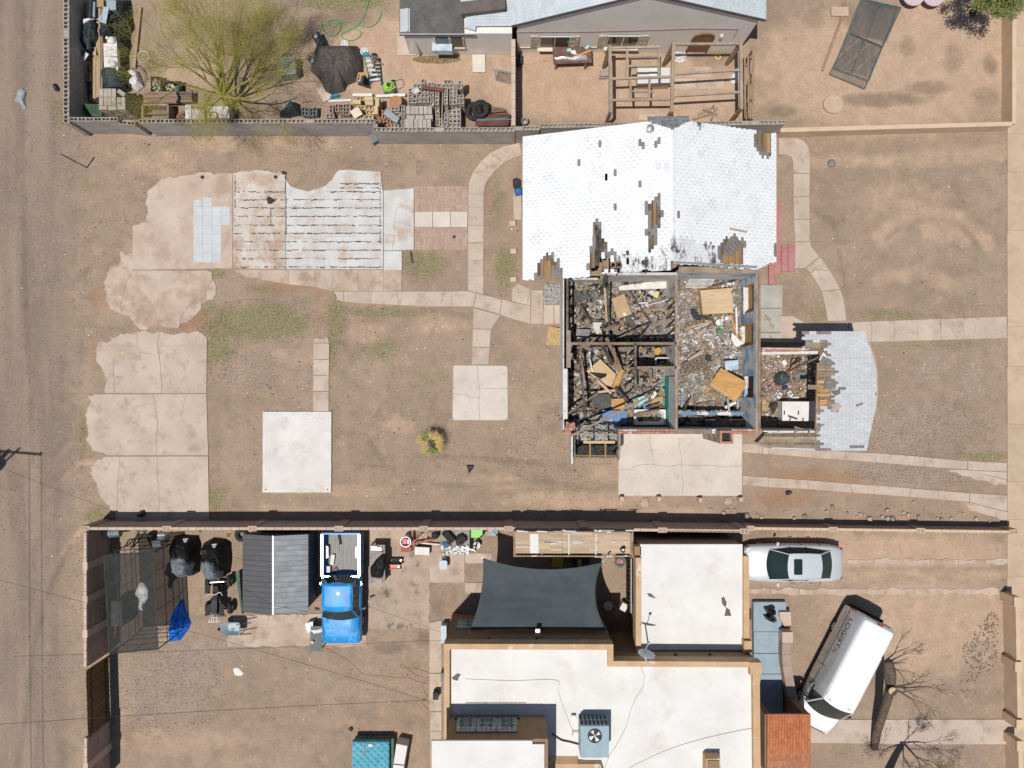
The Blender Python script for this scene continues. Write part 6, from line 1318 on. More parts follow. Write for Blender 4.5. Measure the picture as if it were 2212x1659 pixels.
t=thing('plank_pile','lower pile of dark grey planks half hidden by the palo verde','planks',G('00',1600,850,0))
for i in range(6):MB().beam(G('00',1480,810+i*14,.35),G('00',1665,805+i*14,.35),.1,.2).put('plank','timber',t)
ob=thing('open_crate','open wooden cabinet box with shelves against the block wall','cabinet',G('00',1340,960,0))
a=G('00',1230,1020,.7);b=G('00',1450,905,.7);c=(a+b)/2
for x,y,w_,d_ in((a.x,c.y,.08,b.y-a.y),(b.x,c.y,.08,b.y-a.y),(c.x,b.y,b.x-a.x,.08),(c.x,a.y,b.x-a.x,.06)):MB().box((x,y,.35),(w_,d_,.7)).put('side','timber',ob)
MB().box((c.x,c.y,.1),(b.x-a.x,b.y-a.y,.04)).put('bottom','timber',ob);MB().box((c.x,c.y,.4),(b.x-a.x-.1,.1,.04)).put('shelf','timber',ob)
for i,(x,y)in enumerate(((1545,1015),(1565,1015),(1583,1015),(1550,1000),(1572,1000),(1560,985),(1575,975))):t=inst('clay_brick',brick,None,G('00',x,y,.15+.07*(i>2)+.07*(i>4)),rz=R(-.1,.1));tag(t,'red clay brick in the little heap behind the block wall','brick','red bricks heaped behind the block wall')
for lab,x0,x1,y0,y1 in(('white peeling door leaf leaning behind the block wall',1600,1650,910,1025),('white sink unit between the leaning doors',1655,1765,940,1025),('white cabinet frame beneath the palo verde branches',1790,1980,920,1020)):box_thing('white_fixture',lab,'fixture','00',x0,y0,x1,y1,.05,.8,'peeling_white',lid='linen')
MB().torus(G('00',1845,1000,.85),.18,.04,18,6).put('gold_wreath','straw',label='straw coloured ring on the white cabinet frame',cat='ring')
# --- tarp covered heap
crumple('tarp_heap','large grey brown tarp draped over a heap of things','tarp',UP('10',[(520,400),(620,395),(700,405),(880,400),(920,450),(930,560),(930,640),(880,700),(790,740),(770,790),(640,825),(600,800),(560,700),(470,610),(490,540)]),.0,.85,'tarp_grey',41,res=18,amp=.5)if mat('tarp_grey',(.075,.066,.062),(.12,.107,.10),scale=3,rough=.8,bump=.7,bs=5,speck=.08)else None
crumple('tarp_tail','black tarp corner hanging off the covered heap','tarp',UP('10',[(900,640),(940,640),(1000,770),(960,760),(880,730)]),.0,.3,'soot',42)
t=inst('tan_block',hollow_block(.39,.19,.19,'tan_cmu'),None,G('10',895,672,1.05),rz=1.35)if mat('tan_cmu',(.52,.38,.22),(.6,.46,.29),scale=3,rough=.9,rnd=.08,speck=.06)else None
tag(t,'tan hollow block weighing down the grey tarp','block')
MB().beam(G('10',890,640,1.12),G('10',948,640,1.1),.14,.06).put('tan_board','ply_orange',label='short tan board beside the block on the tarp',cat='board')
MB().box((*G('10',590,800,.1)[:2],.05),(.5,.8,.1),rz=.5).put('flat_stone','conc_tan',label='tan slab under the lower edge of the grey tarp',cat='slab')
# ladder lying / leaning
ld=thing('step_ladder','teal and white step ladder leaning on the covered heap','ladder',G('10',1000,600,0));mat('teal_fibre',(.04,.2,.24),(.07,.26,.3),rough=.5)
zl=lambda y:1.35-(y-460)/250*1.25
for A_,B_ in(((928,470),(992,720)),((975,465),(1082,708))):MB().beam(G('10',*A_,zl(A_[1])),G('10',*B_,zl(B_[1])),.05,.09).put('rail','teal_fibre',ld)
for i in range(6):
 y=480+i*41;f=(y-465)/245;xa=928+64*f;xb=975+107*f;MB().beam(G('10',xa,y+6,zl(y)),G('10',xb,y,zl(y)),.10,.03).put('step','alu',ld)
MB().beam(G('10',920,470,1.4),G('10',978,466,1.4),.16,.06).put('top_cap','teal_fibre',ld)
for A_,B_ in(((985,480),(1060,500)),((1000,500),(1095,560))):MB().beam(G('10',*A_,1.3),G('10',*B_,.05),.03,.05).put('rear_leg','alu',ld)
def wheel_disc(lab,x,y,z):p=G('10',x,y,z);t=thing('hub_cap',lab,'rim',(p.x,p.y,z));MB().lathe([(.19,0),(.19,.05),(.15,.06),(.14,.03),(.05,.03),(.05,.06),(.01,.06)],(p.x,p.y,z),18).put('disc','linen',t);[MB().lathe([(.025,.0),(.025,.008)],(p.x+.1*math.cos(k*1.05),p.y+.1*math.sin(k*1.05),z+.031),8).put('hole','soot',t)for k in range(6)]
wheel_disc('white hub cap with round holes on the dirt above the tarp',768,382,.02);wheel_disc('white fan disc beside the head of the ladder',937,448,1.1)
# pole with dark basket by tree
bk=thing('black_barrel','dark tilted barrel with metal rods at the corner of the tarp heap','barrel',G('10',535,330,0));MB().tube([G('10',512,290,.5),G('10',570,395,.3)],[.2,.22],14).put('barrel_body','black_plastic',bk);MB().tube([G('10',555,320,.7),G('10',512,435,.4)],.02,5).put('rod','rust_trim',bk);MB().lathe([(.06,0),(.1,.06),(.02,.12)],G('10',520,320,.7),10).put('chrome_cap','foil',bk)
p=G('10',475,512,.3);MB().lathe([(.12,0),(.18,.3),(.16,.3),(.1,.04)],(p.x,p.y,0),14).put('metal_bucket','galv',label='small metal bucket at the left side of the tarp heap',cat='bucket')
box_thing('covered_bin','pale grey tub under the palo verde branches left of the tarp','tub','10',195,490,340,645,.0,.7,'tub_grey',rz=.1)if mat('tub_grey',(.22,.24,.22),(.32,.34,.31),scale=3,rough=.6)else None
# green hose
mat('hose_green',(.08,.32,.10),(.12,.4,.14),rough=.5)
def smooth_path(pts,k=6):
 P=[Vector(p)for p in pts];out=[]
 for i in range(len(P)-1):
  p0,p1,p2,p3=P[max(i-1,0)],P[i],P[i+1],P[min(i+2,len(P)-1)]
  for j in range(k):
   t=j/k;out.append(.5*((2*p1)+(p2-p0)*t+(2*p0-5*p1+4*p2-p3)*t*t+(3*p1-p0-3*p2+p3)*t**3))
 out.append(P[-1]);return out
hp2=[(975,-10),(955,80),(910,180),(830,250),(745,290),(750,330),(810,350),(880,330),(908,280),(860,250),(790,240),(735,185),(690,168),(640,170),(625,200),(660,235),(730,190),(800,190),(900,220),(980,232),(1040,200),(1080,130),(1078,105)]
MB().tube(smooth_path(GP('10',hp2,.03)),.022,6).put('garden_hose','hose_green',smooth=True,label='bright green garden hose looping over the dirt',cat='hose')
MB().tube(smooth_path(GP('10',[(730,190),(725,250),(690,300),(630,305),(585,270),(565,225),(575,205),(640,220)],.05)),.022,6).put('garden_hose','hose_green',smooth=True,label='second loop of green hose lying nearer the palo verde',cat='hose')
# lawn mower
lm=thing('lawn_mower','lime green push lawn mower beside the white plank','lawn mower',G('10',1155,765,0),.25);mat('lime',(.42,.62,.04),(.5,.7,.08),rough=.35);mat('mower_green',(.12,.4,.08),(.16,.46,.12),rough=.4)
MB().prism(rr_poly(0,0,.62,.5,.12),.08,.28,rr_poly(0,0,.56,.44,.12)).put('deck','mower_green',lm,local=True);MB().prism(rr_poly(0,0,.42,.36,.1),.28,.44,rr_poly(0,0,.34,.28,.1)).put('engine_cover','lime',lm,local=True);MB().lathe([(.12,.44),(.12,.47),(.02,.48)],(.02,0,0),14).put('starter','soot',lm,local=True)
for x,y in((-.26,-.27),(-.26,.27),(.24,-.27),(.24,.27)):MB().tube([(x,y-.03,.1),(x,y+.03,.1)],.1,14).put('wheel','soot',lm,local=True)
MB().tube(smooth_path([(-.1,-.24,.2),(.3,-.22,.5),(.5,-.18,.7),(.55,0,.72),(.5,.18,.7),(.3,.22,.5),(-.1,.24,.2)],4),.018,6).put('handle','alu',lm,local=True)
# white planks (long strips)
for lab,A_,B_ in(('white painted rail lying left of the lawn mower foot',(835,822),(1005,822)),('longer white painted rail in front of the lawn mower',(1040,832),(1290,822))):t=MB().beam(G('10',*A_,.2),G('10',*B_,.2),.13,.10).put('white_rail','linen',label=lab,cat='rail')
sheet('white_strip','flat white strip under the tarp edge by the tan blocks','strip','10',[(625,865),(820,855),(822,872),(628,880)],.06,'linen')
crumple('blue_bag','bright blue bag poking from the tarp heap','bag',UP('10',[(640,840),(690,815),(735,820),(720,845),(650,858)]),.0,.2,'blue_bag',44)if mat('blue_bag',(.02,.22,.36),(.05,.3,.45),scale=4,rough=.5)else None
# rusty round table
rb=thing('rusty_barrel','rusty orange round barrel lid by the white rail','barrel',G('10',1210,878,0));p=G('10',1208,878,.75);MB().lathe([(.27,0),(.29,.36),(.275,.38),(.29,.74)],(p.x,p.y,0),24).put('barrel_body','rust_trim',rb);MB().lathe([(.29,.74),(.29,.77),(.24,.765),(.23,.75),(.02,.75)],(p.x,p.y,0),24).put('lid',mat('rust_orange',(.34,.16,.08),(.45,.24,.13),scale=3,rough=.9),rb)
# --- block stacks
def hgrid(x0,y0,nx,ny,sx,sy,ang=0):return[(x0+i*sx,y0+j*sy,ang)for j in range(ny)for i in range(nx)]
block_stack('block_stack','stack of yellowish tan hollow blocks behind the block wall jog','10',hgrid(900,1010,2,1,78,40)+hgrid(985,970,1,1,78,40)+hgrid(980,928,1,1,78,40)+[(860,885,0),(905,850,0),(910,928,0)],.75,m='tan_cmu',hollow=True)
block_stack('block_stack','tan solid capped blocks on the yellowish stack','10',[(868,880,0),(975,850,0),(978,888,0),(1035,950,V_),(1045,880,V_)],.95,m='tan_cmu')
block_stack('block_stack','stack of reddish brown hollow blocks in the wall corner','10',[(1080,985,V_),(1075,1050,0),(1082,1085,0),(1120,1050,V_),(1115,1090,0),(1150,1065,V_),(1105,990,V_)],.6,m='red_cmu',hollow=True)if mat('red_cmu',(.34,.19,.12),(.42,.25,.17),scale=3,rough=.9,rnd=.1,speck=.08)else None
block_stack('block_stack','grey hollow blocks in columns next to the reddish stack','10',[(1205,940,V_*0),(1272,942,V_),(1215,985,0),(1272,990,V_),(1215,1040,0),(1272,1040,V_),(1200,1085,0),(1268,1088,V_)],.8,hollow=True)
cells=[(1313+i*38,950,V_)for i in range(6)]+[(1335,1013,0),(1412,1012,0),(1490,1010,0)]+[(1305+i*38,1065,V_)for i in range(6)]
block_stack('block_stack','broad stack of smooth pinkish grey solid blocks behind the block wall','10',cells,1.0,m='cmu_pale')if mat('cmu_pale',(.38,.335,.305),(.45,.40,.37),scale=3,rough=.9,rnd=.08,speck=.06)else None
block_stack('block_stack','big stack of grey hollow blocks with a maroon beam on top','10',[(1352,778,0),(1395,740,0),(1445,715,V_),(1350,830,0),(1350,875,0),(1460,740,0),(1515,730,0),(1385,870,0),(1390,830,0),(1460,785,0),(1462,825,0),(1460,868,0),(1520,770,V_),(1522,830,V_),(1520,880,V_)],1.05,hollow=True)
block_stack('block_stack','grey hollow block stack right of the big one with a stick on it','10',[(1570,740,0),(1640,745,0),(1660,708,0),(1705,745,0),(1765,730,V_),(1565,785,V_),(1565,830,V_),(1565,870,V_),(1640,780,V_),(1640,828,V_),(1640,868,V_),(1690,790,V_),(1690,828,V_),(1690,868,V_),(1722,780,V_),(1722,828,V_),(1722,868,V_),(1762,880,0),(1762,835,0)],1.2,hollow=True)
block_stack('block_stack','lower grey hollow block stack in front of the tall one','10',[(1565,960,V_),(1567,1000,V_),(1600,1060,V_),(1570,1050,V_),(1638,970,V_),(1640,1015,V_),(1640,1060,V_),(1680,985,V_),(1682,1025,V_),(1682,1065,V_),(1715,945,V_),(1718,985,V_),(1718,1025,V_),(1718,1065,V_),(1750,945,V_),(1752,985,V_),(1752,1025,V_),(1752,1065,V_)],.85,hollow=True)
block_stack('block_stack','small row of grey brown hollow blocks near the tan stack','10',[(650,940,V_),(700,930,V_),(640,1000,0),(770,930,V_),(800,930,V_),(775,975,0),(740,960,V_)],.4,m='block_brown',hollow=True)
block_stack('block_stack','dark bluish hollow blocks in the palo verde shade','10',[(410,960,V_),(440,965,V_),(480,965,V_),(510,960,V_)],.4,m='cmu_dark',hollow=True)if mat('cmu_dark',(.15,.16,.17),(.22,.225,.23),scale=3,rough=.9,rnd=.1)else None
crumple('black_crate_pile','dark heap of crates and plastic in the palo verde shade','heap',UP('10',[(260,920),(330,880),(380,900),(400,1000),(300,1020),(210,1020)]),.0,.5,'black_plastic',47)
MB().beam(G('10',1435,755,1.2),G('10',1620,778,1.3),.17,.10).put('maroon_beam',mat('maroon',(.14,.05,.045),(.2,.08,.07),scale=3,rough=.7),label='maroon steel beam lying on the grey block stacks',cat='beam')
MB().beam(G('10',1612,800,1.35),G('10',1605,1065,.95),.03,.03).put('yellow_stick','ply_pale',label='thin pale stick across the hollow blocks',cat='stick')
sheet('white_tile','square cream tile tilted on the tan blocks','tile','10',[(808,965),(878,918),(922,985),(855,1025)],.95,'cream_paint',.03)
bb_=thing('blue_grey_blocks','blue grey notched concrete blocks laid askew on the block stack','blocks',G('10',1170,1000,.8));
for x,y in((1140,980),(1165,1000),(1205,1028)):inst('block',solid_block(.34,.3,.15,'panel_cmu'),bb_,G('10',x,y,.98),rz=-.5)if mat('panel_cmu',(.28,.31,.33),(.35,.38,.4),scale=3,rough=.9)else None
crumple('white_lump','white plaster lump on the big grey block stack','plaster',UP('10',[(1345,770),(1400,755),(1425,790),(1380,815),(1350,800)]),1.05,.08,'plaster',48)
# tires and corrugated sheets
def tire(lab,g,x,y,r,w,rot=None,z=None,group=None):
 t=thing('car_tire',lab,'tire',G(g,x,y,0),group=group);z=z if z is not None else w*.5;p=G(g,x,y,z+w*.4);mat('rubber',(.02,.02,.021),(.045,.045,.046),scale=8,rough=.85,speck=.2)
 MB().torus((p.x,p.y,z),r-w*.42,w*.5,26,8,rot=rot,zs=1.0).put('tread','rubber',t,smooth=True);MB().torus((p.x,p.y,z),r-w*.75,w*.28,22,6,rot=rot,zs=1.2).put('sidewall','rubber',t,smooth=True);return t
tire('black tire lying flat at the left of the pair on the block stack edge','10',1875,955,.42,.22,Euler((.25,-.35,0)).to_matrix(),.5);tire('black tire leaning on the other one beside the maroon sheets','10',1938,935,.42,.22,Euler((.1,-.2,0)).to_matrix(),.75)
mat('corr_red',(.17,.075,.06),(.25,.12,.10),scale=3,rough=.7,rnd=.1);mat('corr_teal',(.12,.25,.3),(.2,.34,.38),rough=.6)
cs=thing('corrugated_sheets','stack of maroon corrugated metal sheets beside the tires','sheets',G('10',2045,1030,0))
def corr(A_,B_,C_,D_,z,m,n=14):
 Q=[G('10',*A_,z),G('10',*B_,z),G('10',*C_,z),G('10',*D_,z)];a=MB()
 def f(u,v):p=Q[0].lerp(Q[1],u).lerp(Q[3].lerp(Q[2],u),v);return(p.x,p.y,p.z+.02*math.sin(v*n*math.pi))
 a.grid(f,2,n*4);o=a.put('sheet',MATS[m],cs);md=o.modifiers.new('t','SOLIDIFY');md.thickness=.012
corr((1895,1090),(2180,1085),(2180,1040),(1895,1045),.55,'corr_red');corr((1905,1045),(2190,1035),(2190,1022),(1905,1030),.58,'corr_teal',5);corr((1910,1028),(2195,1015),(2190,980),(1920,990),.52,'corr_red');corr((1985,975),(2160,965),(2140,935),(1985,915),.4,'rust_sheet')
MB().box((*G('10',2045,1060,.3)[:2],.25),(1.4,.35,.48)).put('support','timber',cs)
box_thing('dark_debris_box','dark metal scrap box lying at the foot of the block wall','box','10',985,1150,1040,1230,.0,.45,'cmu_dark',rz=.5)
# burnt bag, tarp scraps and a bent rod in the alley
MB().tube(GP('00',[(522,1330),(748,1448),(812,1358)],.03),.025,6).put('bent_rod','soot',label='thin black bent metal rod on the alley dirt',cat='rod')
crumple('grey_tarp','crumpled grey plastic sheet lying in the alley','sheet',UP('00',[(115,875),(150,830),(155,775),(190,755),(230,790),(215,860),(228,930),(210,950),(170,890)]),.0,.12,'grey_film',49)if mat('grey_film',(.26,.28,.30),(.36,.38,.4),scale=5,rough=.5)else None
crumple('black_bag','small black bag by the alley block wall','bag',UP('00',[(460,740),(485,722),(518,765),(510,795),(470,785)]),.0,.2,'soot',50)
# tan house with white flat roofs
mat('roof_white',(.66,.645,.62),(.74,.73,.71),scale=.8,rough=.8,c3=(.60,.54,.47),s3=.7,t3=(.56,.8),pos=True,speck=.03);mat('parapet_tan',(.50,.33,.19),(.58,.40,.245),scale=1.5,rough=.9,c3=(.66,.58,.49),s3=2.2,t3=(.6,.68),pos=True,speck=.06,bump=.3,bs=20);mat('wall_brown',(.27,.175,.105),(.33,.215,.13),scale=1.5,rough=.95,pos=True,speck=.05,bump=.3,bs=25)
sh=thing('tan_house','tan adobe style house with white flat roofs, parapets and an upper room','house',(4,-15,0))
ZM,ZD,Z2=4.3,4.05,3.0
kx=(1-ZM/HC)/SC
mo=[W(959,1391,ZM),W(1325,1392,ZM),W(1325,1428,ZM),W(1638,1430,ZM),W(1641,1760,ZM),W(959,1760,ZM)]
MB().prism([tuple(p[:2])for p in inset([tuple(p[:2])for p in mo],.02)],0,ZD-.3).put('wall','wall_brown',sh)
MB().prism(inset([tuple(p[:2])for p in mo],.17),ZD-.4,ZD).put('main_roof','roof_white',sh)
def parapet(pts,z,w,h,m='parapet_tan'):
 for p,q in zip(pts[:-1],pts[1:]):
  d=(q-p).normalized();n_=Vector((-d.y,d.x,0));e=d*(w*.5)
  MB().beam((p.x,p.y,z-h/2),(q.x,q.y,z-h/2),w,h).put('parapet',MATS[m],sh)
def off(p,dx,dy):return Vector((p.x+dx,p.y+dy,0))
pw=.24
parapet([off(mo[0],pw/2,-18),off(mo[0],pw/2,-pw/2*0)],ZM,pw,.62);parapet([off(mo[0],pw,-pw/2),off(mo[1],0,-pw/2)],ZM-.004,pw,.6);parapet([off(mo[1],-pw/2,-pw),off(mo[2],-pw/2,-pw)],ZM+.004,pw,.6);parapet([off(mo[2],0,-pw/2),off(mo[3],0,-pw/2)],ZM,pw,.6);parapet([off(mo[3],-pw/2+.03,-pw),off(mo[4],-pw/2+.03,0)],ZM+.004,pw+.06,.6)
c=mo[3];MB().box((c.x-.12,c.y-.28,ZM-.2),(.5,.55,.5)).put('corner_block','parapet_tan',sh)
# north-east lower block
n0=W(1383,1178,Z2);n1=W(1604,1405,Z2)
MB().prism([(n0.x,n0.y),(n1.x,n0.y),(n1.x,n1.y),(n0.x,n1.y)],0,Z2-.25).put('wall','wall_brown',sh)
MB().prism([(n0.x,n0.y),(n1.x,n0.y),(n1.x,mo[2].y+.002),(n0.x,mo[2].y+.002)],Z2-.249,Z2).put('lower_roof','roof_white',sh)
MB().box((n0.x-.11,(n0.y+n1.y)/2-.25,Z2-.2),(.24,n0.y-n1.y-.55,.75)).put('parapet','parapet_tan',sh);MB().box((n1.x+.12,(n0.y+n1.y)/2-.25,Z2-.2),(.26,n0.y-n1.y-.4,.75)).put('parapet','parapet_tan',sh)
MB().box((n1.x+.12,n1.y+.3,Z2-.1),(.34,.5,1.0)).put('corner_block','parapet_tan',sh);MB().box((n0.x-.11,n0.y-.25,Z2-.25),(.3,.4,.5)).put('corner_block','wall_brown',sh)
MB().box(((n0.x+n1.x)/2,n0.y+.02,Z2-.06),(n1.x-n0.x,.05,.14)).put('drip_edge','roof_white',sh)
# upper room with barred windows
zu=6.3;u0=W(963,1607,zu);u1=W(1192,1720,zu)
yb_=-(1545-829.5)/SC*(1-ZD/HC)
MB().prism([(u0.x,yb_),(u1.x-.15,yb_),(u1.x-.15,-19.5),(u0.x,-19.5)],ZD,zu-.12).put('upper_wall','wall_brown',sh)
MB().prism([(W(933,0,zu).x,yb_-.02),(W(1150,0,zu).x,yb_-.02),(W(1150,0,zu).x,yb_-.16),(W(1176,0,zu).x,yb_-.16),(W(1176,0,zu).x,-19.6),(W(933,0,zu).x,-19.6)],zu-.119,zu).put('upper_roof','roof_white',sh)
mat('grille_black',(.02,.018,.018),(.04,.035,.03),rough=.6)
xa,xb_=W(985,0,5.0).x,W(1118,0,5.0).x
for i in range(3):
 x0=xa+(xb_-xa)*i/3+.05;x1=xa+(xb_-xa)*(i+1)/3-.05
 w=MB().box(((x0+x1)/2,yb_+.02,5.05),(x1-x0,.06,1.1)).put('window','win_pale' if 'win_pale' in MATS else mat('win_pale',(.16,.22,.24),(.34,.4,.4),scale=2,rough=.2),sh)
 for zz in(4.5,5.05,5.6):MB().box(((x0+x1)/2,yb_+.05,zz),(x1-x0+.06,.06,.06)).put('frame','linen',w)
 for xx in(x0,x1):MB().box((xx,yb_+.052,5.05),(.06,.06,1.12)).put('frame','linen',w)
 g=MB()
 for k in range(5):xx=x0+(x1-x0)*k/4;g.tube([(xx,yb_+.16,4.4),(xx,yb_+.16,5.8)],.014,5)
 for zz in(4.45,5.7):g.tube([(x0-.05,yb_+.16,zz),(x1+.05,yb_+.16,zz)],.014,5)
 for k in(-1,1):
  for zz in(4.8,5.3):g.torus(((x0+x1)/2+k*.16,yb_+.16,zz),.1,.012,12,5,rot=Euler((math.pi/2,0,0)).to_matrix())
 g.put('grille','grille_black',w)
MB().box(((xa+xb_)/2,yb_+.04,4.42),(xb_-xa+.2,.1,.08)).put('sill','fascia_dark',sh)
# ground-floor windows of the north wall
for u_ in(1010,1085,1155,1260):
 x=W(u_,0,1.5).x;w=MB().box((x,mo[0].y+.005,1.75),(.95,.06,1.0)).put('window','win_pale',sh)
 for zz in(1.25,1.75,2.25):MB().box((x,mo[0].y+.03,zz),(1.0,.06,.05)).put('frame','linen',w)
 for dx in(-.47,0,.47):MB().tube([(x+dx,mo[0].y+.12,1.2),(x+dx,mo[0].y+.12,2.35)],.012,5).put('bar','grille_black',w)
lamp=G('23',222,440,3.4);MB().box((lamp.x,mo[0].y+.2,3.35),(.2,.28,.14)).put('wall_lamp','alu',sh)
for u_,v in((1056,1377),(1160,1378)):MB().box((W(u_,0,3.7).x,mo[0].y+.02,3.65),(.12,.06,.08)).put('scupper','soot',sh)
for u_ in(1397,1460,1534):MB().box((W(u_,0,3.6).x,mo[2].y+.02,3.55),(.12,.06,.08)).put('scupper','soot',sh)
# stains on roofs: tar patch spots
mat('roof_tar',(.10,.085,.07),(.17,.145,.12),scale=5,rough=.95)
for g,pts,z in(('23',[(1810,190),(1830,178),(1856,230),(1845,270),(1880,290),(1895,345),(1835,345),(1850,280),(1815,240)],Z2),('23',[(1165,150),(1200,150),(1245,195),(1185,178)],Z2),('13',[(1690,880),(1740,840),(1772,850),(1750,880),(1745,905),(1710,900)],ZD)):MB().slab(GP(g,pts,z+.006),.004).put('roof_stain','roof_tar',sh)
for pts in([(1112,780),(1130,830),(1142,880),(1130,960),(1070,1060),(1030,1150),(990,1290),(920,1430),(840,1560),(800,1659)],[(1015,1659),(1150,1590),(1350,1500),(1600,1420),(1850,1360),(2050,1320),(2120,1310)],[(-400,890),(0,905),(380,900),(400,1000),(450,1150),(525,1345)]):
 MB().tube(smooth_path(GP('23',pts,ZD+.02),4),.008,5).put('roof_cable','mesh_grey',label={1112:'thin cable running from the satellite dish over the white roof',1015:'thin cable crossing the white roof to the red tiles',-400:'thin cable bent round beside the air conditioner'}[pts[0][0]],cat='cable')
# air conditioner
acu=thing('rooftop_air_conditioner','blue grey rooftop air conditioner with round fan','air conditioner',G('23',715,1400,ZD));mat('ac_paint',(.25,.36,.41),(.31,.42,.47),scale=2,rough=.5)
za=ZD+1.05;p0=G('23',592,1570,za);p1=G('23',838,1298,za);cx_,cy_=(p0.x+p1.x)/2,(p0.y+p1.y)/2;dx,dy=p1.x-p0.x,p1.y-p0.y
MB().box((cx_,cy_,ZD+.55),(dx,dy,1.0)).put('cabinet','ac_paint',acu);fc_=G('23',715,1380,za)
MB().lathe([(.30,0),(.30,.03),(.27,.03),(.27,-.0)],(fc_.x,fc_.y,za),24).put('fan_ring','soot',acu);fo=MB().lathe([(.27,.004),(.02,.005)],(fc_.x,fc_.y,za),24).put('fan_well','soot',acu)
for k in range(4):
 a=k*math.pi/2+.5;MB().add([(fc_.x+.05*math.cos(a),fc_.y+.05*math.sin(a),za+.012),(fc_.x+.25*math.cos(a-.3),fc_.y+.25*math.sin(a-.3),za+.01),(fc_.x+.25*math.cos(a+.35),fc_.y+.25*math.sin(a+.35),za+.022)],[(0,1,2)]).put('fan_blade','alu',fo)
MB().lathe([(.06,.02),(.06,.03),(.01,.03)],(fc_.x,fc_.y,za),12).put('hub','mesh_grey',fo)
for i in range(14):
 x=cx_-dx/2+.08+(i%7)*(dx-.16)/6;zz=ZD+.3+(i//7)*.4;MB().box((x,cy_+dy/2+.01,zz),(.1,.03,.34)).put('coil_panel','soot',acu)
MB().box((cx_,cy_+dy/2+.03,ZD+.55),(dx+.02,.015,.05)).put('coil_bar','ac_paint',acu)
MB().tube(GP('23',[(585,1350),(525,1345),(522,1380)],ZD+.1),.02,6).put('refrigerant_pipe','mesh_grey',acu)
MB().tube(smooth_path(GP('23',[(345,1360),(420,1415),(500,1435),(575,1455)],ZD+.06)),.03,6).put('power_conduit','soot',label='black conduit from the upper room to the air conditioner',cat='conduit')
MB().box((*G('23',530,1220,ZD+.1)[:2],ZD+.1),(.18,.2,.2)).put('roof_vent','galv',label='small square roof vent beside the cable',cat='vent')
# satellite dish
sd=thing('satellite_dish','pale satellite dish on a mast at the roof parapet','satellite dish',G('23',1180,785,ZM));b=G('23',1180,780,ZD+.05);tp=G('23',1135,670,ZM+.85)
MB().tube([b,tp],.03,8).put('mast','alu',sd);r_=Vector((.2,1.0,.22)).normalized().to_track_quat('Z','Y').to_matrix()
c=G('23',1160,675,ZM+.95);MB().lathe([(.01,-.06),(.2,-.045),(.36,.0),(.38,.02),(.34,.015),(.18,-.03),(.01,-.045)],c,22,sx=1,sy=.9,rot=r_).put('reflector','alu',sd,smooth=True)
MB().tube([c+r_@Vector((0,-.3,0)),c+r_@Vector((0,-.1,.45))],.018,6).put('feed_arm','alu',sd);MB().box(c+r_@Vector((0,-.08,.47)),(.1,.1,.12)).put('receiver','mesh_grey',sd)
MB().box((b.x,b.y,ZD+.02),(.35,.2,.03)).put('foot','alu',sd)
cs_=G('23',1740,1620,ZD+.6);ck=MB().box((cs_.x,cs_.y-.15,ZD+.3),(.62,.7,.6)).put('roof_chimney','parapet_tan',sh);MB().box((cs_.x,cs_.y-.15,ZD+.62),(.5,.58,.06)).put('chimney_top','wall_brown',ck)
MB().prism([tuple(G('23',x,y,ZD)[:2])for x,y in((290,1659),(300,1500),(590,1500),(590,1560),(780,1580),(790,1700),(300,1700))],ZD-.3,ZD+.25,[tuple(G('23',x,y,ZD)[:2])for x,y in((290,1690),(300,1600),(560,1600),(590,1600),(760,1600),(790,1700),(300,1710))]).put('sloped_parapet','parapet_tan',sh)
# tiled porch roof, blue porch
tr=thing('tiled_roof','orange red clay tiled porch roof at the corner of the tan house','roof',G('33',180,1500,0));mat('clay_tile',(.40,.13,.055),(.52,.2,.095),scale=4,rough=.85,rnd=.14,speck=.08)
zt=2.75;ta=G('33',-5,1195,zt);tbp=G('33',370,1195,zt)
MB().slab([(ta.x,ta.y,zt-.05),(tbp.x,ta.y,zt-.05),(tbp.x,ta.y-2.9,zt-.05),(ta.x,ta.y-2.9,zt-.05)],.1).put('deck','timber',tr)
nx=15;sx=(tbp.x-ta.x)/nx
def tile_mesh():
 a=MB();n=6
 for e in(0,1):
  for k in range(n+1):t=math.pi*k/n;a.v.append((-math.cos(t)*sx*.5,-.19+e*.40,math.sin(t)*.05+.03*(1-e)+.0))
 for k in range(n):a.f.append((k,n+1+k,n+2+k,k+1)[::-1])
 return a.mesh('clay_tile','clay_tile',smooth=True)
tm=tile_mesh()
for j in range(8):
 for i in range(nx):inst('clay_tile',tm,tr,Vector((ta.x+(i+.5)*sx,ta.y-.2-j*.35,zt-.03-.012*j)))
for x in(ta.x+.1,tbp.x-.1):MB().box((x,ta.y-1.4,zt/2-.1),(.3,2.6,zt-.2)).put('support_wall','wall_brown',tr)
mat('blue_porch',(.25,.33,.39),(.31,.39,.45),scale=1.5,rough=.7,c3=(.45,.33,.28),s3=1.6,t3=(.63,.68),pos=True)
pave('blue_porch',[GP('S5',[(125,645),(410,645),(415,750),(375,755),(372,885),(355,905),(125,905)]),GP('33',[(-140,465),(80,465),(105,490),(105,648),(-140,648)]),GP('33',[(-140,652),(105,652),(105,824),(-140,824)]),GP('33',[(-140,828),(105,828),(110,1180),(-140,1180)])],'blue_porch',.30,lab='blue grey painted porch floor east of the tan house')
for i in range(5):MB().box((*G('S6',95+i*8,175+i*24,.3)[:2],.13-.02*i+.15),(.55-.05*i,.26,.3-.04*i+.1)).put('porch_step','block_cap',label=['top curved porch step beside the blue floor','second curved porch step down from the blue floor','third curved porch step of the flight','fourth curved porch step of the flight','lowest curved porch step meeting the brown kerb wall'][i],cat='step')
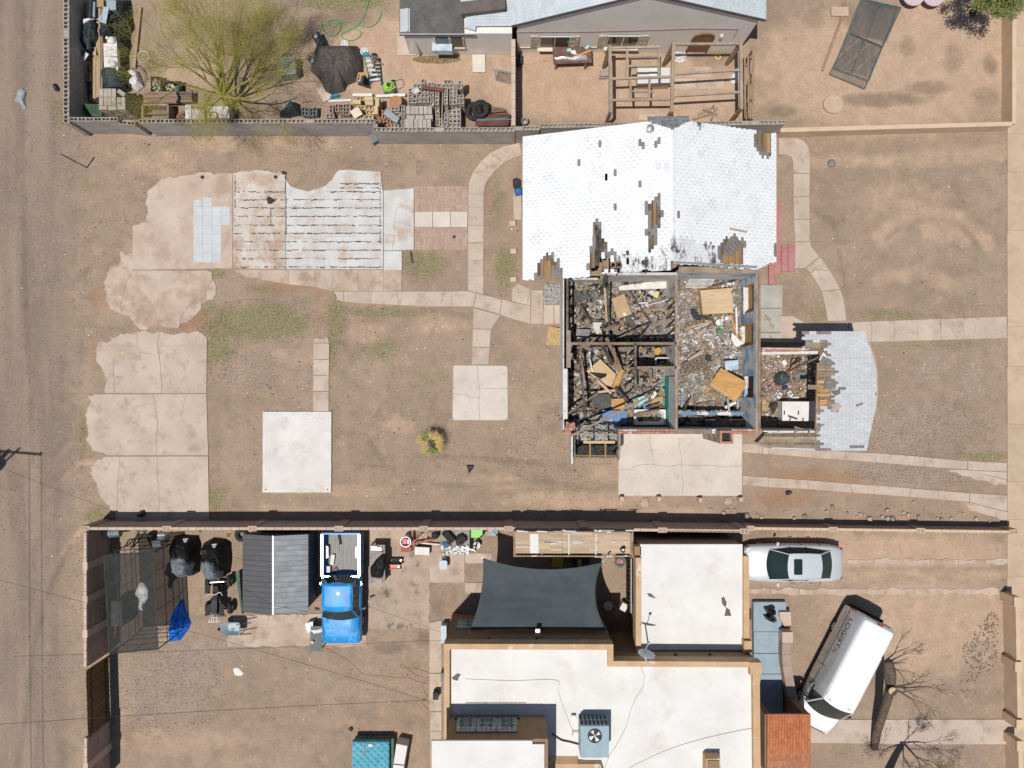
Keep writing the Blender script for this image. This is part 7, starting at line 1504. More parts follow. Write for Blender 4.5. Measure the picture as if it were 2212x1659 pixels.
cw=thing('curved_wall','low curved brown block wall bordering the blue porch','wall',G('S6',120,600,0));cpts=[(128,360),(120,440),(118,540),(125,640),(140,740),(160,850),(185,950),(200,1010)]
for a,b in zip(cpts[:-1],cpts[1:]):p,q=G('S6',*a,.8),G('S6',*b,.8);MB().beam((p.x,p.y,.4),(q.x,q.y,.4),.42,.8).put('wall_segment','block_brown',cw)
p=G('S6',128,385,.85);MB().box((p.x,p.y,.43),(.5,.5,.86)).put('end_post','block_cap',cw)
crumple('trash_bag','shiny black trash bag on the blue porch nearer the steps','bag',UP('S5',[(225,700),(300,680),(335,720),(330,765),(265,770),(240,730)]),.3,.45,'bag_black',61)if mat('bag_black',(.01,.01,.011),(.02,.02,.021),scale=3,rough=.22,bump=1.0,bs=9)else None
crumple('trash_bag','smaller shiny black trash bag leaning on the first one','bag',UP('S5',[(220,770),(270,760),(330,790),(350,830),(310,842),(250,810)]),.3,.35,'bag_black',62)
# shade sail, lumber canopy, fence
ss=thing('shade_sail','dark slate shade sail stretched between the tan house and the lumber canopy','shade sail',W(1165,1290,0));mat('sail_cloth',(.058,.074,.082),(.078,.096,.104),scale=1,rough=.9,spec=.15,bump=.25,bs=3)
C_=[W(1043,1205,2.7),W(1302,1214,2.7),W(1311,1363,3.0),W(1014,1362,3.0)]
def sailf(u,v):
 sg=lambda t:4*t*(1-t)
 p=C_[0].lerp(C_[1],u).lerp(C_[3].lerp(C_[2],u),v);cen=(C_[0]+C_[1]+C_[2]+C_[3])/4
 inw=Vector((0,0,0));inw+=Vector((0,-.42,0))*sg(u)*(1-v)**2+Vector((0,.10,0))*sg(u)*v**2+Vector((.30,0,0))*sg(v)*(1-u)**2*.7+Vector((-.42,0,0))*sg(v)*u**2
 z=p.z-.25*sg(u)*sg(v)+.05*noise.noise(Vector((u*3,v*12,0)))*sg(u)*sg(v)+.035*math.sin((v*26-u*9)+3*u)*sg(u)*(1-v)**2*v*2+.03*math.sin(v*34+5*u)*v**3*sg(u)*(1-v)
 return(p.x+inw.x,p.y+inw.y,z)
o=MB().grid(sailf,44,44).put('cloth','sail_cloth',ss,smooth=True);o.modifiers.new('t','SOLIDIFY').thickness=.006
for c in C_:MB().tube([c,(c.x,c.y,c.z-.02)],.03,6).put('corner_ring','alu',ss)
for c,d in((C_[0],(-.35,.3)),(C_[1],(.3,.3))):MB().tube([(c.x,c.y,c.z),(c.x+d[0],c.y+d[1],2.72)],.008,4).put('rope','alu',ss);MB().tube([(c.x+d[0],c.y+d[1],0),(c.x+d[0],c.y+d[1],2.75)],.04,8).put('post','mesh_grey',ss)
for c,d in((C_[3],(-.02,-.1)),(C_[2],(.05,-.12))):MB().tube([(c.x,c.y,c.z),(c.x+d[0],mo[0].y+.01,3.05)],.01,4).put('rope','alu',ss)
lc=thing('lumber_canopy','flat canopy roof of pale new boards with torn white paper strips','canopy',W(1235,1175,0));zc=2.3;mat('new_board',(.42,.315,.215),(.52,.40,.285),scale=1.5,rough=.85,rnd=.14,stretch=(.6,5,1),speck=.06)
for r in range(9):
 y0=170+r*36;xs=[210,640+R(-120,120),935,1455+R(-200,150),1985]
 for a,b in zip(xs[:-1],xs[1:]):MB().beam(G('S4',a,y0,zc+R(0,.015)),G('S4',b-4,y0+4,zc+R(0,.015)),.118,.03).put('board','new_board',lc)
for x in(215,620,1037,1452,1985):MB().beam(G('S4',x,130,zc-.06),G('S4',x,530,zc-.06),.06,.09).put('joist','brownwood',lc)
for y in(150,520):MB().beam(G('S4',180,y,zc+.03),G('S4',2010,y+3,zc+.03),.06,.06).put('edge_rail','brownwood',lc)
MB().beam(G('S4',2005,130,zc),G('S4',2010,545,zc),.13,.12).put('edge_rail','timber',lc);MB().beam(G('S4',190,140,zc),G('S4',190,520,zc),.06,.06).put('edge_rail','brownwood',lc)
MB().slab(GP('S4',[(435,180),(565,180),(568,478),(438,478)],zc+.045),.012).put('white_panel','linen',lc)
for x in(1037,1455):MB().beam(G('S4',x,178,zc+.04),G('S4',x,500,zc+.04),.045,.02).put('white_strip','linen',lc)
for x,y in((200,150),(2000,150),(200,520),(2000,520),(1100,520)):p=G('S4',x,y,zc-.1);MB().box((p.x,p.y,zc/2-.06),(.09,.09,zc-.12)).put('post','brownwood',lc)
for i in range(30):
 x,y=(R(220,1980),R(118,150))if i<16 else((R(220,1950),R(505,530))if i<22 else(R(560,1950),R(280,330)));l=R(40,190);s_=R(-25,25)
 MB().slab(GP('S4',[(x,y),(x+l,y+s_*.3),(x+l*.9,y+14+s_*.3),(x+8,y+16)],zc+.06+R(0,.03)),.004).put('torn_paper',MATS['linen' if i%3 else 'grey_film'],lc)
p=G('S4',1872,440,zc+.35);MB().lathe([(.1,0),(.1,.35),(.085,.35),(.085,.0)],(p.x,p.y,zc),16).put('flue_pipe','soot',lc);MB().lathe([(.083,.2),(.01,.21)],(p.x,p.y,zc),12).put('flue_cap','linen',lc)
lf=thing('slat_fence','leaning dark brown slat fence between the canopy and the lower roof','fence',G('S4',1960,900,0))
for i in range(24):y=560+i*35;MB().beam(G('S4',1935,y,.05),G('S4',1990,y+22,1.75),.13,.02,up=(0,1,0)).put('slat',MATS['dark_slat' if i%2 else 'timber'],lf)
MB().beam(G('S4',1996,560,1.75),G('S4',1996,1400,1.75),.04,.05).put('top_rail','panel_blue',lf)
box_thing('white_cooler','tilted white board box at the dark end of the slat fence','box','S4',1835,1255,1935,1370,.0,.5,'linen',rz=-.5)
for i in range(9):MB().beam(G('S4',1640+i*22,1660-R(0,60),.2),G('S4',1640+i*14+R(-20,80),1400+R(0,90),1.4),.025,.025).put('garden_stick','straw',label='dry garden stake leaning in the dark corner beside the lower roof',cat='stake',group='stakes in the dark corner by the lower roof')
hb_=thing('wire_spool','red spool of tangled green wire near the fence top','spool',G('S4',1830,600,0));p=G('S4',1830,600,.4);MB().lathe([(.27,0),(.27,.06),(.12,.08),(.12,.34),(.27,.36),(.27,.4),(.1,.4)],(p.x,p.y,0),18).put('drum','red_paint',hb_)
for k in range(7):MB().torus((p.x+R(-.05,.08),p.y+R(-.06,.05),.42+.015*k),R(.12,.26),.012,18,5,rot=Euler((R(-.2,.2),R(-.2,.2),0)).to_matrix()).put('wire_loop',MATS['grate_green' if k%2 else 'mesh_grey'],hb_)
p=G('S4',1650,1300,.5);t=thing('red_pail','reddish pail with rags in the shadow of the sail','pail',(p.x,p.y,0));MB().lathe([(.2,0),(.27,.45),(.25,.45),(.18,.05)],(p.x,p.y,0),18).put('shell','rust_trim',t);MB().lathe([(.24,.38),(.02,.4)],(p.x,p.y,0),12).put('rags','frag_white',t)
box_thing('yellow_lid_bin','yellow plastic bin lid in the shade of the canopy','bin','S4',780,540,945,690,.0,.35,'yellow_bin',rz=-.15)if mat('yellow_bin',(.5,.38,.02),(.58,.45,.04),rough=.5)else None
gn=thing('generator','dark generator with an orange panel under the sail edge','generator',G('S4',1230,630,0));p=G('S4',1230,630,.4);MB().box((p.x,p.y,.25),(.8,.45,.4)).put('engine','soot',gn);MB().box((p.x-.1,p.y+.02,.47),(.18,.38,.06)).put('panel','ply_orange',gn);[MB().tube([(p.x-.45,p.y+s*.25,.05),(p.x-.45,p.y+s*.25,.55),(p.x+.45,p.y+s*.25,.55),(p.x+.45,p.y+s*.25,.05)],.02,6).put('frame_tube','soot',gn)for s in(-1,1)]
# truck yard
# metal shed
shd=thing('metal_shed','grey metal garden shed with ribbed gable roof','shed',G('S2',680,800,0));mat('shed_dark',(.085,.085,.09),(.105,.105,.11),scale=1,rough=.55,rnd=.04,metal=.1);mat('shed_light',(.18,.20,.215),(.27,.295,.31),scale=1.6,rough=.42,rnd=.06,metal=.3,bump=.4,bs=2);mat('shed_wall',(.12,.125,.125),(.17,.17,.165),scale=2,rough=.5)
zr,ze_=2.25,1.85;rx=G('S2',657,0,zr).x;lx=G('S2',188,0,ze_).x;ex=G('S2',1200,0,ze_).x;yt,yb3=G('S2',0,212,zr).y,G('S2',0,1420,zr).y
for i in range(15):
 y0=yb3+(yt-yb3)*i/15;y1=yb3+(yt-yb3)*(i+1)/15
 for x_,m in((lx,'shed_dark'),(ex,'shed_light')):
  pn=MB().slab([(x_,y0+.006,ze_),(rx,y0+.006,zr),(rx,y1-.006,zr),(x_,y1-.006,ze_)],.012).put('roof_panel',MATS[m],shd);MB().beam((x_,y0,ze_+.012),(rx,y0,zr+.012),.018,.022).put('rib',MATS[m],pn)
MB().beam((rx,yb3-.01,zr+.01),(rx,yt+.01,zr+.01),.05,.03).put('ridge_cap','galv',shd)
MB().box(((lx+ex)/2,(yt+yb3)/2,ze_/2),(ex-lx-.16,yt-yb3-.16,ze_)).put('walls','shed_wall',shd)
for i in range(18):y=yb3+.12+(yt-yb3-.24)*i/17;MB().box((ex-.07,y,ze_/2),(.03,.03,ze_-.04)).put('wall_rib','shed_wall',shd)
a=MB();
for y in(yb3+.09,yt-.09):a.add([(lx+.1,y,ze_-.02),(ex-.1,y,ze_-.02),(rx,y,zr-.03)],[(0,1,2)])
a.put('gable','shed_wall',shd)
sheet('green_lumber','dark green boards standing along the left wall of the shed','boards','S2',[(80,780),(135,745),(185,1420),(165,1390)],1.2,'grate_green',.6)
tire('old tire lying flat at the corner of the shed by the pilaster','S2',163,200,.33,.2,None,.1)
# shade cage with sheer mesh
cg=thing('mesh_cage','tall dark tube cage covered with sheer shade cloth','cage',W(290,1300,0));zc_=2.15
K=[W(225,1199,zc_),W(331,1193,zc_),W(341,1402,zc_),W(237,1411,zc_)]
mat('dark_tube',(.03,.04,.042),(.06,.07,.072),rough=.5)
for i in range(4):
 MB().tube([K[i],K[(i+1)%4]],.03,6).put('top_tube','dark_tube',cg);p=K[i];MB().tube([(p.x,p.y,0),p],.03,6).put('leg','dark_tube',cg)
 for h in(.4,1.2):a_=Vector(K[i]);b_=Vector(K[(i+1)%4]);a_.z=b_.z=h;MB().tube([a_,b_],.02,5).put('side_tube','dark_tube',cg)
 a_,b_=K[i],K[(i+1)%4];n=max(2,int((b_-a_).length/.85))
 for k in range(1,n):q=a_.lerp(b_,k/n);MB().tube([(q.x,q.y,0),q],.016,5).put('side_tube','dark_tube',cg)
sm=mat('sheer_mesh',(.034,.036,.035),(.05,.05,.047),scale=4,rough=.9,alpha=.82,spec=.1)
def sheer(u,v):
 p=K[0].lerp(K[1],u).lerp(K[3].lerp(K[2],u),v);s=16*u*(1-u)*v*(1-v);return(p.x,p.y,p.z+.03-.28*s+.02*math.sin(9*u+7*v)*s)
MB().grid(sheer,14,18).put('sheer_top',sm,cg,smooth=True)
MB().box((*W(262,1320,.6)[:2],.5),(.55,1.2,1.0)).put('stored_chest','cmu_dark',cg);MB().box((*W(245,1366,.4)[:2],.3),(.14,.9,.05),rz=-.1).put('orange_board','ply_orange',cg)
crumple('cloth_heap','grey brown rag with silver foil resting on the sheer cage top','rag',UP('S1',[(630,960),(660,905),(750,920),(800,1030),(790,1110),(800,1170),(720,1260),(700,1370),(640,1340),(650,1180),(580,1110)]),1.95,.12,'rag_tan',65)if mat('rag_tan',(.22,.2,.18),(.42,.42,.42),scale=4,rough=.7)else None
crumple('blue_tarp','bright blue crumpled tarp beside the mesh cage','tarp',UP('S1',[(1290,1195),(1335,1200),(1350,1300),(1450,1550),(1420,1640)])+UP('03',[(1560,555),(1465,565),(1470,460),(1490,330),(1530,260)]),.0,.45,'tarp_blue',66,amp=1.3)if mat('tarp_blue',(.0,.09,.52),(.01,.18,.72),scale=3,rough=.45,bump=.8,bs=6)else None
# wire roll, A-frame stand, plates under the wall
wr=thing('wire_roll','roll of grey chain link wire lying in the wall corner','roll',G('S1',120,180,0));mat('wire_galv',(.12,.18,.2),(.25,.31,.33),scale=22,rough=.5,metal=.4,ramp=(.45,.55))
MB().tube([G('02',770,1300,.6),G('02',880,1290,.6),G('02',1040,1278,.55)],[.26,.25,.22],16).put('roll','wire_galv',wr)
for k in range(13):f=k/12;p=G('02',772+266*f,1300-22*f,.6);MB().torus(p,.262-.03*f,.012,18,4,rot=Euler((0,math.pi/2,.08)).to_matrix()).put('wire_band','galv',wr)
st2=thing('saw_stand','black folding stand with two spread legs under the wall','stand',G('S1',690,260,0))
for A_,B_ in(((645,135),(530,400)),((715,135),(840,380))):MB().beam(G('S1',*A_,.9),G('S1',*B_,.1),.07,.05).put('leg','dark_tube',st2)
MB().beam(G('S1',600,132,.92),G('S1',750,132,.92),.08,.06).put('top_bar','dark_tube',st2);MB().beam(G('S1',480,270,.1),G('S1',415,385,.08),.05,.04).put('foot','dark_tube',st2);MB().beam(G('S1',470,280,.1),G('S1',800,240,.1),.04,.04).put('brace','dark_tube',st2)
crumple('grey_sack','dark grey sack beside the folding stand','sack',UP('S1',[(790,150),(860,125),(920,160),(910,250),(850,280),(790,230)]),.0,.4,'ash_dark',67)if mat('ash_dark',(.06,.058,.055),(.1,.095,.09),scale=4,rough=.9)else None
crumple('white_bag','bright white stuffed bag under the garden wall','bag',UP('S1',[(960,150),(1060,135),(1140,160),(1100,240),(1050,285),(945,255)]),.0,.45,'linen',68)
box_thing('clear_case','pale plastic case beside the cage corner','case','S1',850,290,975,385,.3,.6,'panel_blue',rz=.08)
# covered motorcycles
mat('cover_black',(.010,.010,.011),(.018,.018,.019),scale=2,rough=.6,spec=.2,bump=1.2,bs=6,stretch=(1,1,1));mat('cover_grey',(.13,.15,.165),(.17,.195,.21),scale=2,rough=.55,bump=.5,bs=5)
def covered_bike(lab,P1,P2,logo,seed):
 """P1 outline black part, P2 outline grey part (survey), one bike under cover"""
 t=thing('covered_motorcycle',lab,'motorcycle',W(*P1[0],0));crumple('black_cover',None,None,P1,0,.95,'cover_black',seed,parent=t,z0=0,amp=.8);crumple('grey_cover',None,None,P2,.60,.62,'cover_grey',seed+1,parent=t,z0=.55,amp=.6)
 for k in range(3):a,b=U('S1',logo[0]+8*k,logo[1]+22*k),U('S1',logo[0]+78-10*k,logo[1]-8+22*k);MB().beam(W(*a,1.12),W(*b,1.12),.035,.006).put('logo_stripe','panel_blue',t)
covered_bike('black and grey covered motorcycle beside the mesh cage',UP('S1',[(1200,210),(1310,180),(1560,200),(1600,320),(1590,760),(1480,820),(1200,640),(1150,460)]),UP('S1',[(1130,490),(1340,445),(1410,490),(1500,620),(1450,830),(1260,865),(1165,780)]),(1320,262),71)
covered_bike('black and grey covered motorcycle in front of the quad bike',UP('S1',[(1650,310),(1800,230),(1990,250),(2070,330),(2080,600),(2060,770),(1960,840),(1700,600),(1630,500)]),UP('S1',[(1615,545),(1740,480),(1880,570),(1950,740),(1940,850),(1800,905),(1680,860),(1640,700)]),(1765,345),73)
# quad bike
qb=thing('quad_bike','black quad bike with a white rear rack behind the covered motorcycle','quad bike',G('S1',1800,1150,0));mat('gloss_black',(.012,.013,.014),(.022,.023,.024),rough=.6,spec=.2,scale=3);mat('quad_seat',(.03,.033,.035),(.05,.053,.055),rough=.6,spec=.2)
def qwheel(x,y,r=.3,w=.24,parent=qb):
 p=G('S1',x,y,.45);wl=MB().torus((p.x,p.y,r),r-w*.45,w*.48,22,8,rot=Euler((0,math.pi/2,0)).to_matrix()).put('wheel','rubber',parent,smooth=True);MB().tube([(p.x-.07,p.y,r),(p.x+.09,p.y,r)],r*.45,16).put('rim','mesh_grey',wl)
for x,y in((1700,920),(2030,910),(1700,1320),(2040,1330)):qwheel(x,y)
for x0,y0,x1,y1,z in((1660,970,1740,1100,.6),(1850,960,1920,1090,.6)):boxq('S1',x0,y0,x1,y1,z-.04,z).put('front_fender','gloss_black',qb)
for pts in([(1655,1450),(1690,1290),(1770,1240),(1740,1430)],[(1850,1250),(1950,1260),(1950,1440),(1850,1430)]):MB().slab(GP('S1',pts,.62),.05).put('rear_fender','gloss_black',qb)
MB().prism([tuple(G('S1',x,y,.8)[:2])for x,y in((1770,1190),(1850,1190),(1850,1300),(1840,1420),(1765,1420),(1750,1300))],.5,.82).put('seat','quad_seat',qb,smooth=False)
MB().prism([tuple(G('S1',x,y,.8)[:2])for x,y in((1750,960),(1890,960),(1900,1110),(1850,1200),(1770,1200),(1740,1100))],.35,.84,[tuple(G('S1',x,y,.85)[:2])for x,y in((1780,990),(1860,990),(1865,1100),(1840,1190),(1785,1190),(1775,1100))]).put('tank','gloss_black',qb)
MB().tube(smooth_path([G('S1',1640,1150,.95),G('S1',1740,1110,1.0),G('S1',1810,1120,1.0),G('S1',1890,1080,1.0),G('S1',1930,1130,.95)],4),.02,6).put('handlebar','alu',qb);MB().beam(G('S1',1740,930,.55),G('S1',1960,915,.55),.05,.05).put('front_bumper','alu',qb);MB().beam(G('S1',1690,920,.3),G('S1',2030,910,.3),.06,.06).put('axle','dark_tube',qb);MB().beam(G('S1',1700,1330,.3),G('S1',2040,1330,.3),.07,.07).put('axle','dark_tube',qb)
rk=MB().beam(G('S1',1710,1540,.5),G('S1',1890,1535,.5),.03,.03).put('rear_rack','linen',qb)
for A_,B_ in(((1760,1450),(1765,1540)),((1845,1450),(1845,1540)),((1760,1470),(1845,1470)),((1800,1480),(1800,1540)),((1710,1540),(1740,1500)),((1890,1535),(1860,1500))):MB().beam(G('S1',*A_,.5),G('S1',*B_,.5),.025,.025).put('rack_bar','linen',rk)
# wheelbarrow
wbw=thing('wheelbarrow','grey blue wheelbarrow with its handles to the right','wheelbarrow',G('03',1990,460,0));mat('barrow',(.30,.36,.38),(.36,.42,.44),scale=3,rough=.45)
zb=.62;oo=[tuple(G('03',x,y,zb)[:2])for x,y in((1900,430),(1935,402),(2060,400),(2076,415),(2076,500),(2060,514),(1940,514),(1905,480))];cc_=np.mean(oo,axis=0);bt=[((x-cc_[0])*.55+cc_[0]+.05,(y-cc_[1])*.6+cc_[1])for x,y in oo];n=len(oo)
a=MB();a.add([(x,y,zb)for x,y in oo]+[(x,y,.38)for x,y in bt],[(i,(i+1)%n,n+(i+1)%n,n+i)for i in range(n)]+[tuple(range(n,2*n))]);o=a.put('tray','barrow',wbw);o.modifiers.new('t','SOLIDIFY').thickness=.012
for y0,y1 in((405,404),(490,497)):MB().beam(G('03',2000,y0+20,.3),G('03',2170,y1,.55),.04,.05).put('handle','soot',wbw)
p=G('03',1915,458,.2);MB().torus((p.x,p.y,.2),.15,.05,18,6,rot=Euler((math.pi/2,0,0)).to_matrix()).put('wheel','rubber',wbw)
for y in(425,490):q=G('03',2085,y,.2);MB().beam((q.x,q.y,.4),(q.x+.08,q.y,0),.03,.03).put('leg','soot',wbw)
MB().box(G('03',2010,465,.42),(.14,.1,.02)).put('blue_scrap','ply_scrap' if 'ply_scrap' in MATS else mat('ply_scrap',(.05,.2,.5),rough=.5),wbw)
# workbench east of truck etc. (S3)
def tbl(nm,lab,g,x0,y0,x1,y1,z,m,leg='dark_tube',cat='table'):
 t=thing(nm,lab,cat,G(g,(x0+x1)/2,(y0+y1)/2,0));boxq(g,x0,y0,x1,y1,z-.05,z).put('table_top',MATS[m],t)
 a=G(g,x0,y1,z);b=G(g,x1,y0,z)
 for x in(a.x+.06,b.x-.06):
  for y in(a.y+.06,b.y-.06):MB().box((x,y,(z-.05)/2),(.06,.06,z-.05)).put('leg',MATS[leg],t)
 return t
mat('plastic_grey',(.22,.2,.18),(.3,.27,.24),scale=4,rough=.6,c3=(.12,.1,.09),s3=5,t3=(.6,.7))
tbl('folding_table','grey stained folding table beside the blue pickup','S3',170,350,410,935,.75,'plastic_grey')
crumple('black_cover','black leather cover thrown over the folding table','cover',UP('S3',[(370,480),(430,490),(430,640),(380,840),(330,860),(200,850),(180,700),(270,580)]),.75,.22,'cover_black',81)
for nm,lab,x0,y0,x1,y1,z,m,cat in(('green_tin','small bright green tin on the folding table',285,395,355,430,.85,'glass_green','tin'),('glass_dish','round glass dish on the folding table',195,370,280,430,.85,'galv','dish'),('red_tin','small red and white tin on the folding table',320,450,375,485,.85,'red_paint','tin'),('pink_board','pinkish board at the end of the folding table',260,870,370,960,.8,'pink_board','board')):box_thing(nm,lab,cat,'S3',x0,y0,x1,y1,z-.1,z,m)
mat('tool_red',(.5,.06,.06),(.58,.1,.1),rough=.4)
def jack(lab,x0,y0,x1,y1,m):
 t=thing('floor_jack',lab,'jack',G('S3',(x0+x1)/2,(y0+y1)/2,0));boxq('S3',x0+20,y0+10,x1-10,y1-10,.06,.16).put('body',MATS[m],t)
 for y in(y0,y1):MB().beam(G('S3',x0,y,.14),G('S3',x1,y,.14),.03,.12).put('side_rail',MATS[m],t)
 for x in(x0+15,x1-10):
  for y in(y0,y1):p=G('S3',x,y,.1);MB().tube([(p.x,p.y-.02,.06),(p.x,p.y+.02,.06)],.06,12).put('wheel','rubber',t)
 p=G('S3',x1-35,(y0+y1)/2,.2);MB().lathe([(.05,0),(.05,.06),(.02,.06)],(p.x,p.y,.15),12).put('saddle','alu',t)
 q=G('S3',x0,(y0+y1)/2,.2);MB().beam((q.x,q.y,.2),(q.x-.35,q.y-.25,.75),.03,.03).put('handle',MATS[m],t)
jack('black trolley jack beside the folding table',500,555,690,620,'gloss_black');jack('red trolley jack below the black one',470,655,655,715,'tool_red')
fbk=thing('steel_drum','round steel drum holding red and blue parts','drum',G('S3',728,310,0));p=G('S3',728,305,.7);MB().lathe([(.24,0),(.25,.7),(.235,.7),(.23,.3),(.02,.3)],(p.x,p.y,0),22).put('shell','alu',fbk);MB().box((p.x-.06,p.y+.02,.5),(.2,.26,.3)).put('red_part','tool_red',fbk);MB().box((p.x+.1,p.y-.02,.45),(.12,.2,.25)).put('blue_part','ac_blue',fbk)
box_thing('red_toolbox','red metal toolbox next to the steel drum','toolbox','S3',655,378,820,460,.0,.35,'tool_rust')if mat('tool_rust',(.3,.06,.04),(.38,.1,.07),rough=.6,scale=3)else None
box_thing('white_toolbox','white and black toolbox beside the red one','toolbox','S3',870,385,1095,505,.0,.4,'soot',rz=-.05,lid='linen')
eh=thing('engine_hoist','rusty red folded engine hoist legs under the wall','hoist',G('S3',1000,260,0));mat('hoist_red',(.3,.1,.07),(.4,.18,.12),rough=.7,scale=3)
for A_,B_ in(((780,350),(1200,260)),((830,120),(850,400)),((830,330),(980,180)),((1060,160),(1260,115)),((1050,250),(1040,300))):MB().beam(G('S3',*A_,.35),G('S3',*B_,.3),.07,.09).put('boom','hoist_red',eh)
MB().beam(G('S3',960,320,.2),G('S3',1250,345,.2),.06,.06).put('base_leg','linen',eh)
p=G('S3',1180,210,.5);MB().lathe([(.16,.1),(.2,.3),(.16,.5),(.04,.52)],(p.x,p.y,0),16).put('black_pump','gloss_black',eh)
tbl('tool_bench','cluttered bench of jackets, tools and a black tote lid','S3',1270,120,1715,500,.7,'plastic_grey')
tl=thing('tote_lid','ribbed black tote lying askew on the cluttered bench','tote',G('S3',1390,230,.7));MB().slab(GP('S3',[(1280,180),(1370,125),(1500,270),(1420,340)],.98),.25).put('shell','gloss_black',tl)
for k in range(6):f=(k+.5)/6;A_=Vector((1280+90*f,180-55*f));B_=Vector((1420+80*f,340-70*f));MB().beam(G('S3',*A_,.995),G('S3',*B_,.995),.03,.02).put('rib','gloss_black',tl)
crumple('dark_jacket','dark purple jacket heaped on the cluttered bench','jacket',UP('S3',[(1520,190),(1600,150),(1680,200),(1690,270),(1600,350),(1510,350),(1490,270)]),.7,.3,'jacket',83)if mat('jacket',(.04,.038,.042),(.07,.066,.072),scale=5,rough=.95,bump=.8)else None
crumple('blue_jeans','blue denim jacket on the cluttered bench','jacket',UP('S3',[(1290,300),(1360,280),(1430,340),(1420,400),(1290,410)]),.7,.1,'denim',84)if mat('denim',(.06,.12,.2),(.1,.17,.26),scale=5,rough=.9)else None
a=MB()
for _ in range(70):p=G('S3',R(1290,1700),R(370,490),.74);a.box((p.x,p.y,.74+R(0,.06)),(R(.04,.18),R(.03,.1),.05),rz=R(0,3))
a.put('small_tools','frag_white',kind='stuff',label='small loose tools and scraps on the cluttered bench')
MB().beam(G('S3',1590,380,.82),G('S3',1795,435,.8),.04,.04).put('steel_bar','alu',label='shiny steel bar projecting from the cluttered bench',cat='bar')
box_thing('green_tote','bright lime green tote box under the wall','tote','S3',1712,110,1915,238,.0,.45,'lime_tote',lid='lime_tote')if mat('lime_tote',(.22,.6,.14),(.27,.66,.18),rough=.5,scale=2)else None
p=G('S3',1825,360,.4);bk2=thing('paint_pail','round white lidded pail beside the cluttered bench','pail',(p.x,p.y,0));MB().lathe([(.15,0),(.165,.36),(.175,.36),(.175,.39),(.02,.4)],(p.x,p.y,0),18).put('shell','linen',bk2);MB().beam((p.x-.15,p.y+.02,.41),(p.x,p.y,.41),.03,.02).put('grip','soot',bk2)
box_thing('parts_tray','wooden tray full of small parts against the wall','tray','S3',1975,120,2150,210,.0,.2,'brownwood',lid='frag_bright')
sr=thing('swivel_stool','square grey seated stool on the oily slab','stool',G('S3',1310,660,0));p=G('S3',1310,660,.5);MB().prism(rr_poly(p.x,p.y,.38,.44,.09),.44,.52).put('seat','panel_blue',sr);MB().tube([(p.x,p.y,.1),(p.x,p.y,.44)],.03,8).put('column','soot',sr)
for k in range(4):an_=k*math.pi/2+.4;MB().beam((p.x,p.y,.08),(p.x+.22*math.cos(an_),p.y+.22*math.sin(an_),.04),.04,.04).put('leg','soot',sr)
crumple('plastic_bag','white plastic bag by the stool','bag',UP('S3',[(1265,520),(1320,505),(1360,530),(1340,570),(1280,570)]),.0,.2,'linen',86)
mw2=thing('metal_table','dark green metal table with white rag in front of the pickup','table',G('13',515,540,0));boxq('13',468,435,572,650,.7,.75).put('table_top',mat('dark_slate_metal',(.05,.07,.075),(.09,.11,.11),scale=4,rough=.5),mw2)
for x,y in((480,450),(560,450),(480,635),(560,635)):p=G('13',x,y,.7);MB().box((p.x,p.y,.35),(.05,.05,.7)).put('leg','dark_tube',mw2)
crumple('white_rag','white rag across the dark green metal table','rag',UP('13',[(470,470),(530,465),(572,450),(572,485),(500,500)]),.75,.05,'linen',87)
box_thing('plastic_bin','grey open bin beside the dark green metal table','bin','13',435,405,500,480,.0,.5,'galv',rz=.3)
t=inst('oil_can',MB().lathe([(.07,0),(.07,.14),(.02,.16)],n=12).mesh('oil_can','cream_paint'),None,G('13',492,565,.75));tag(t,'small pale can on the dark green metal table','can')
# mattress and white box, south edge
mt=thing('mattress','teal quilted mattress on a low trailer in the yard','mattress',G('13',990,1600,0));mat('quilt',(.08,.33,.44),(.16,.44,.55),scale=3,rough=.8,bump=.4);zq=.75;A0,A1=G('13',828,1432,zq),G('13',1152,1800,zq)
def qf(u,v):
 x=A0.x+(A1.x-A0.x)*u;y=A0.y+(A1.y-A0.y)*v;e=min(u,1-u,v,1-v);d=abs(math.sin((x+y)*9.5))*abs(math.sin((x-y)*9.5));return(x,y,zq-.12*max(0,1-e/.03)**2+.09*d)
o=MB().grid(qf,60,68).put('quilted_top','quilt',mt,smooth=True)
MB().box(((A0.x+A1.x)/2,(A0.y+A1.y)/2,.60),(abs(A1.x-A0.x)-.03,abs(A0.y-A1.y)-.03,.28)).put('side_band','quilt',mt)
MB().box(((A0.x+A1.x)/2+.12,(A0.y+A1.y)/2,.3),(abs(A1.x-A0.x)+.1,abs(A0.y-A1.y),.34)).put('box_base','grate_green',mt)
for sx in(-.6,.6):p=Vector(((A0.x+A1.x)/2+sx,(A0.y+A1.y)/2+.6,0));MB().box((p.x,p.y,.07),(.12,.12,.14)).put('foot','soot',mt)
MB().slab(GP('13',[(970,1452),(1005,1455),(1005,1478),(968,1475)],zq+.06),.004).put('label_patch','linen',mt);MB().slab(GP('13',[(925,1470),(945,1468),(935,1540),(920,1550)],zq+.055),.004).put('rust_stain','rust_orange',mt)
wc=thing('white_cabinet','glossy white metal cabinet lying beside the mattress','cabinet',G('13',1245,1550,0));P_=[(1213,1450),(1308,1470),(1280,1630),(1190,1620)];MB().slab(GP('13',P_,.75),.75).put('body','linen',wc);MB().slab(GP('13',[(1188,1630),(1279,1640),(1260,1760),(1170,1750)],.75),.75).put('lower_body','linen',wc);MB().beam(G('13',1195,1624,.76),G('13',1278,1636,.76),.02,.02).put('seam','soot',wc)
crumple('dark_hat','small dark hat dropped on the yard dirt','hat',UP('13',[(800,1310),(830,1295),(845,1320),(830,1345),(805,1335)]),.0,.1,'jacket',90)
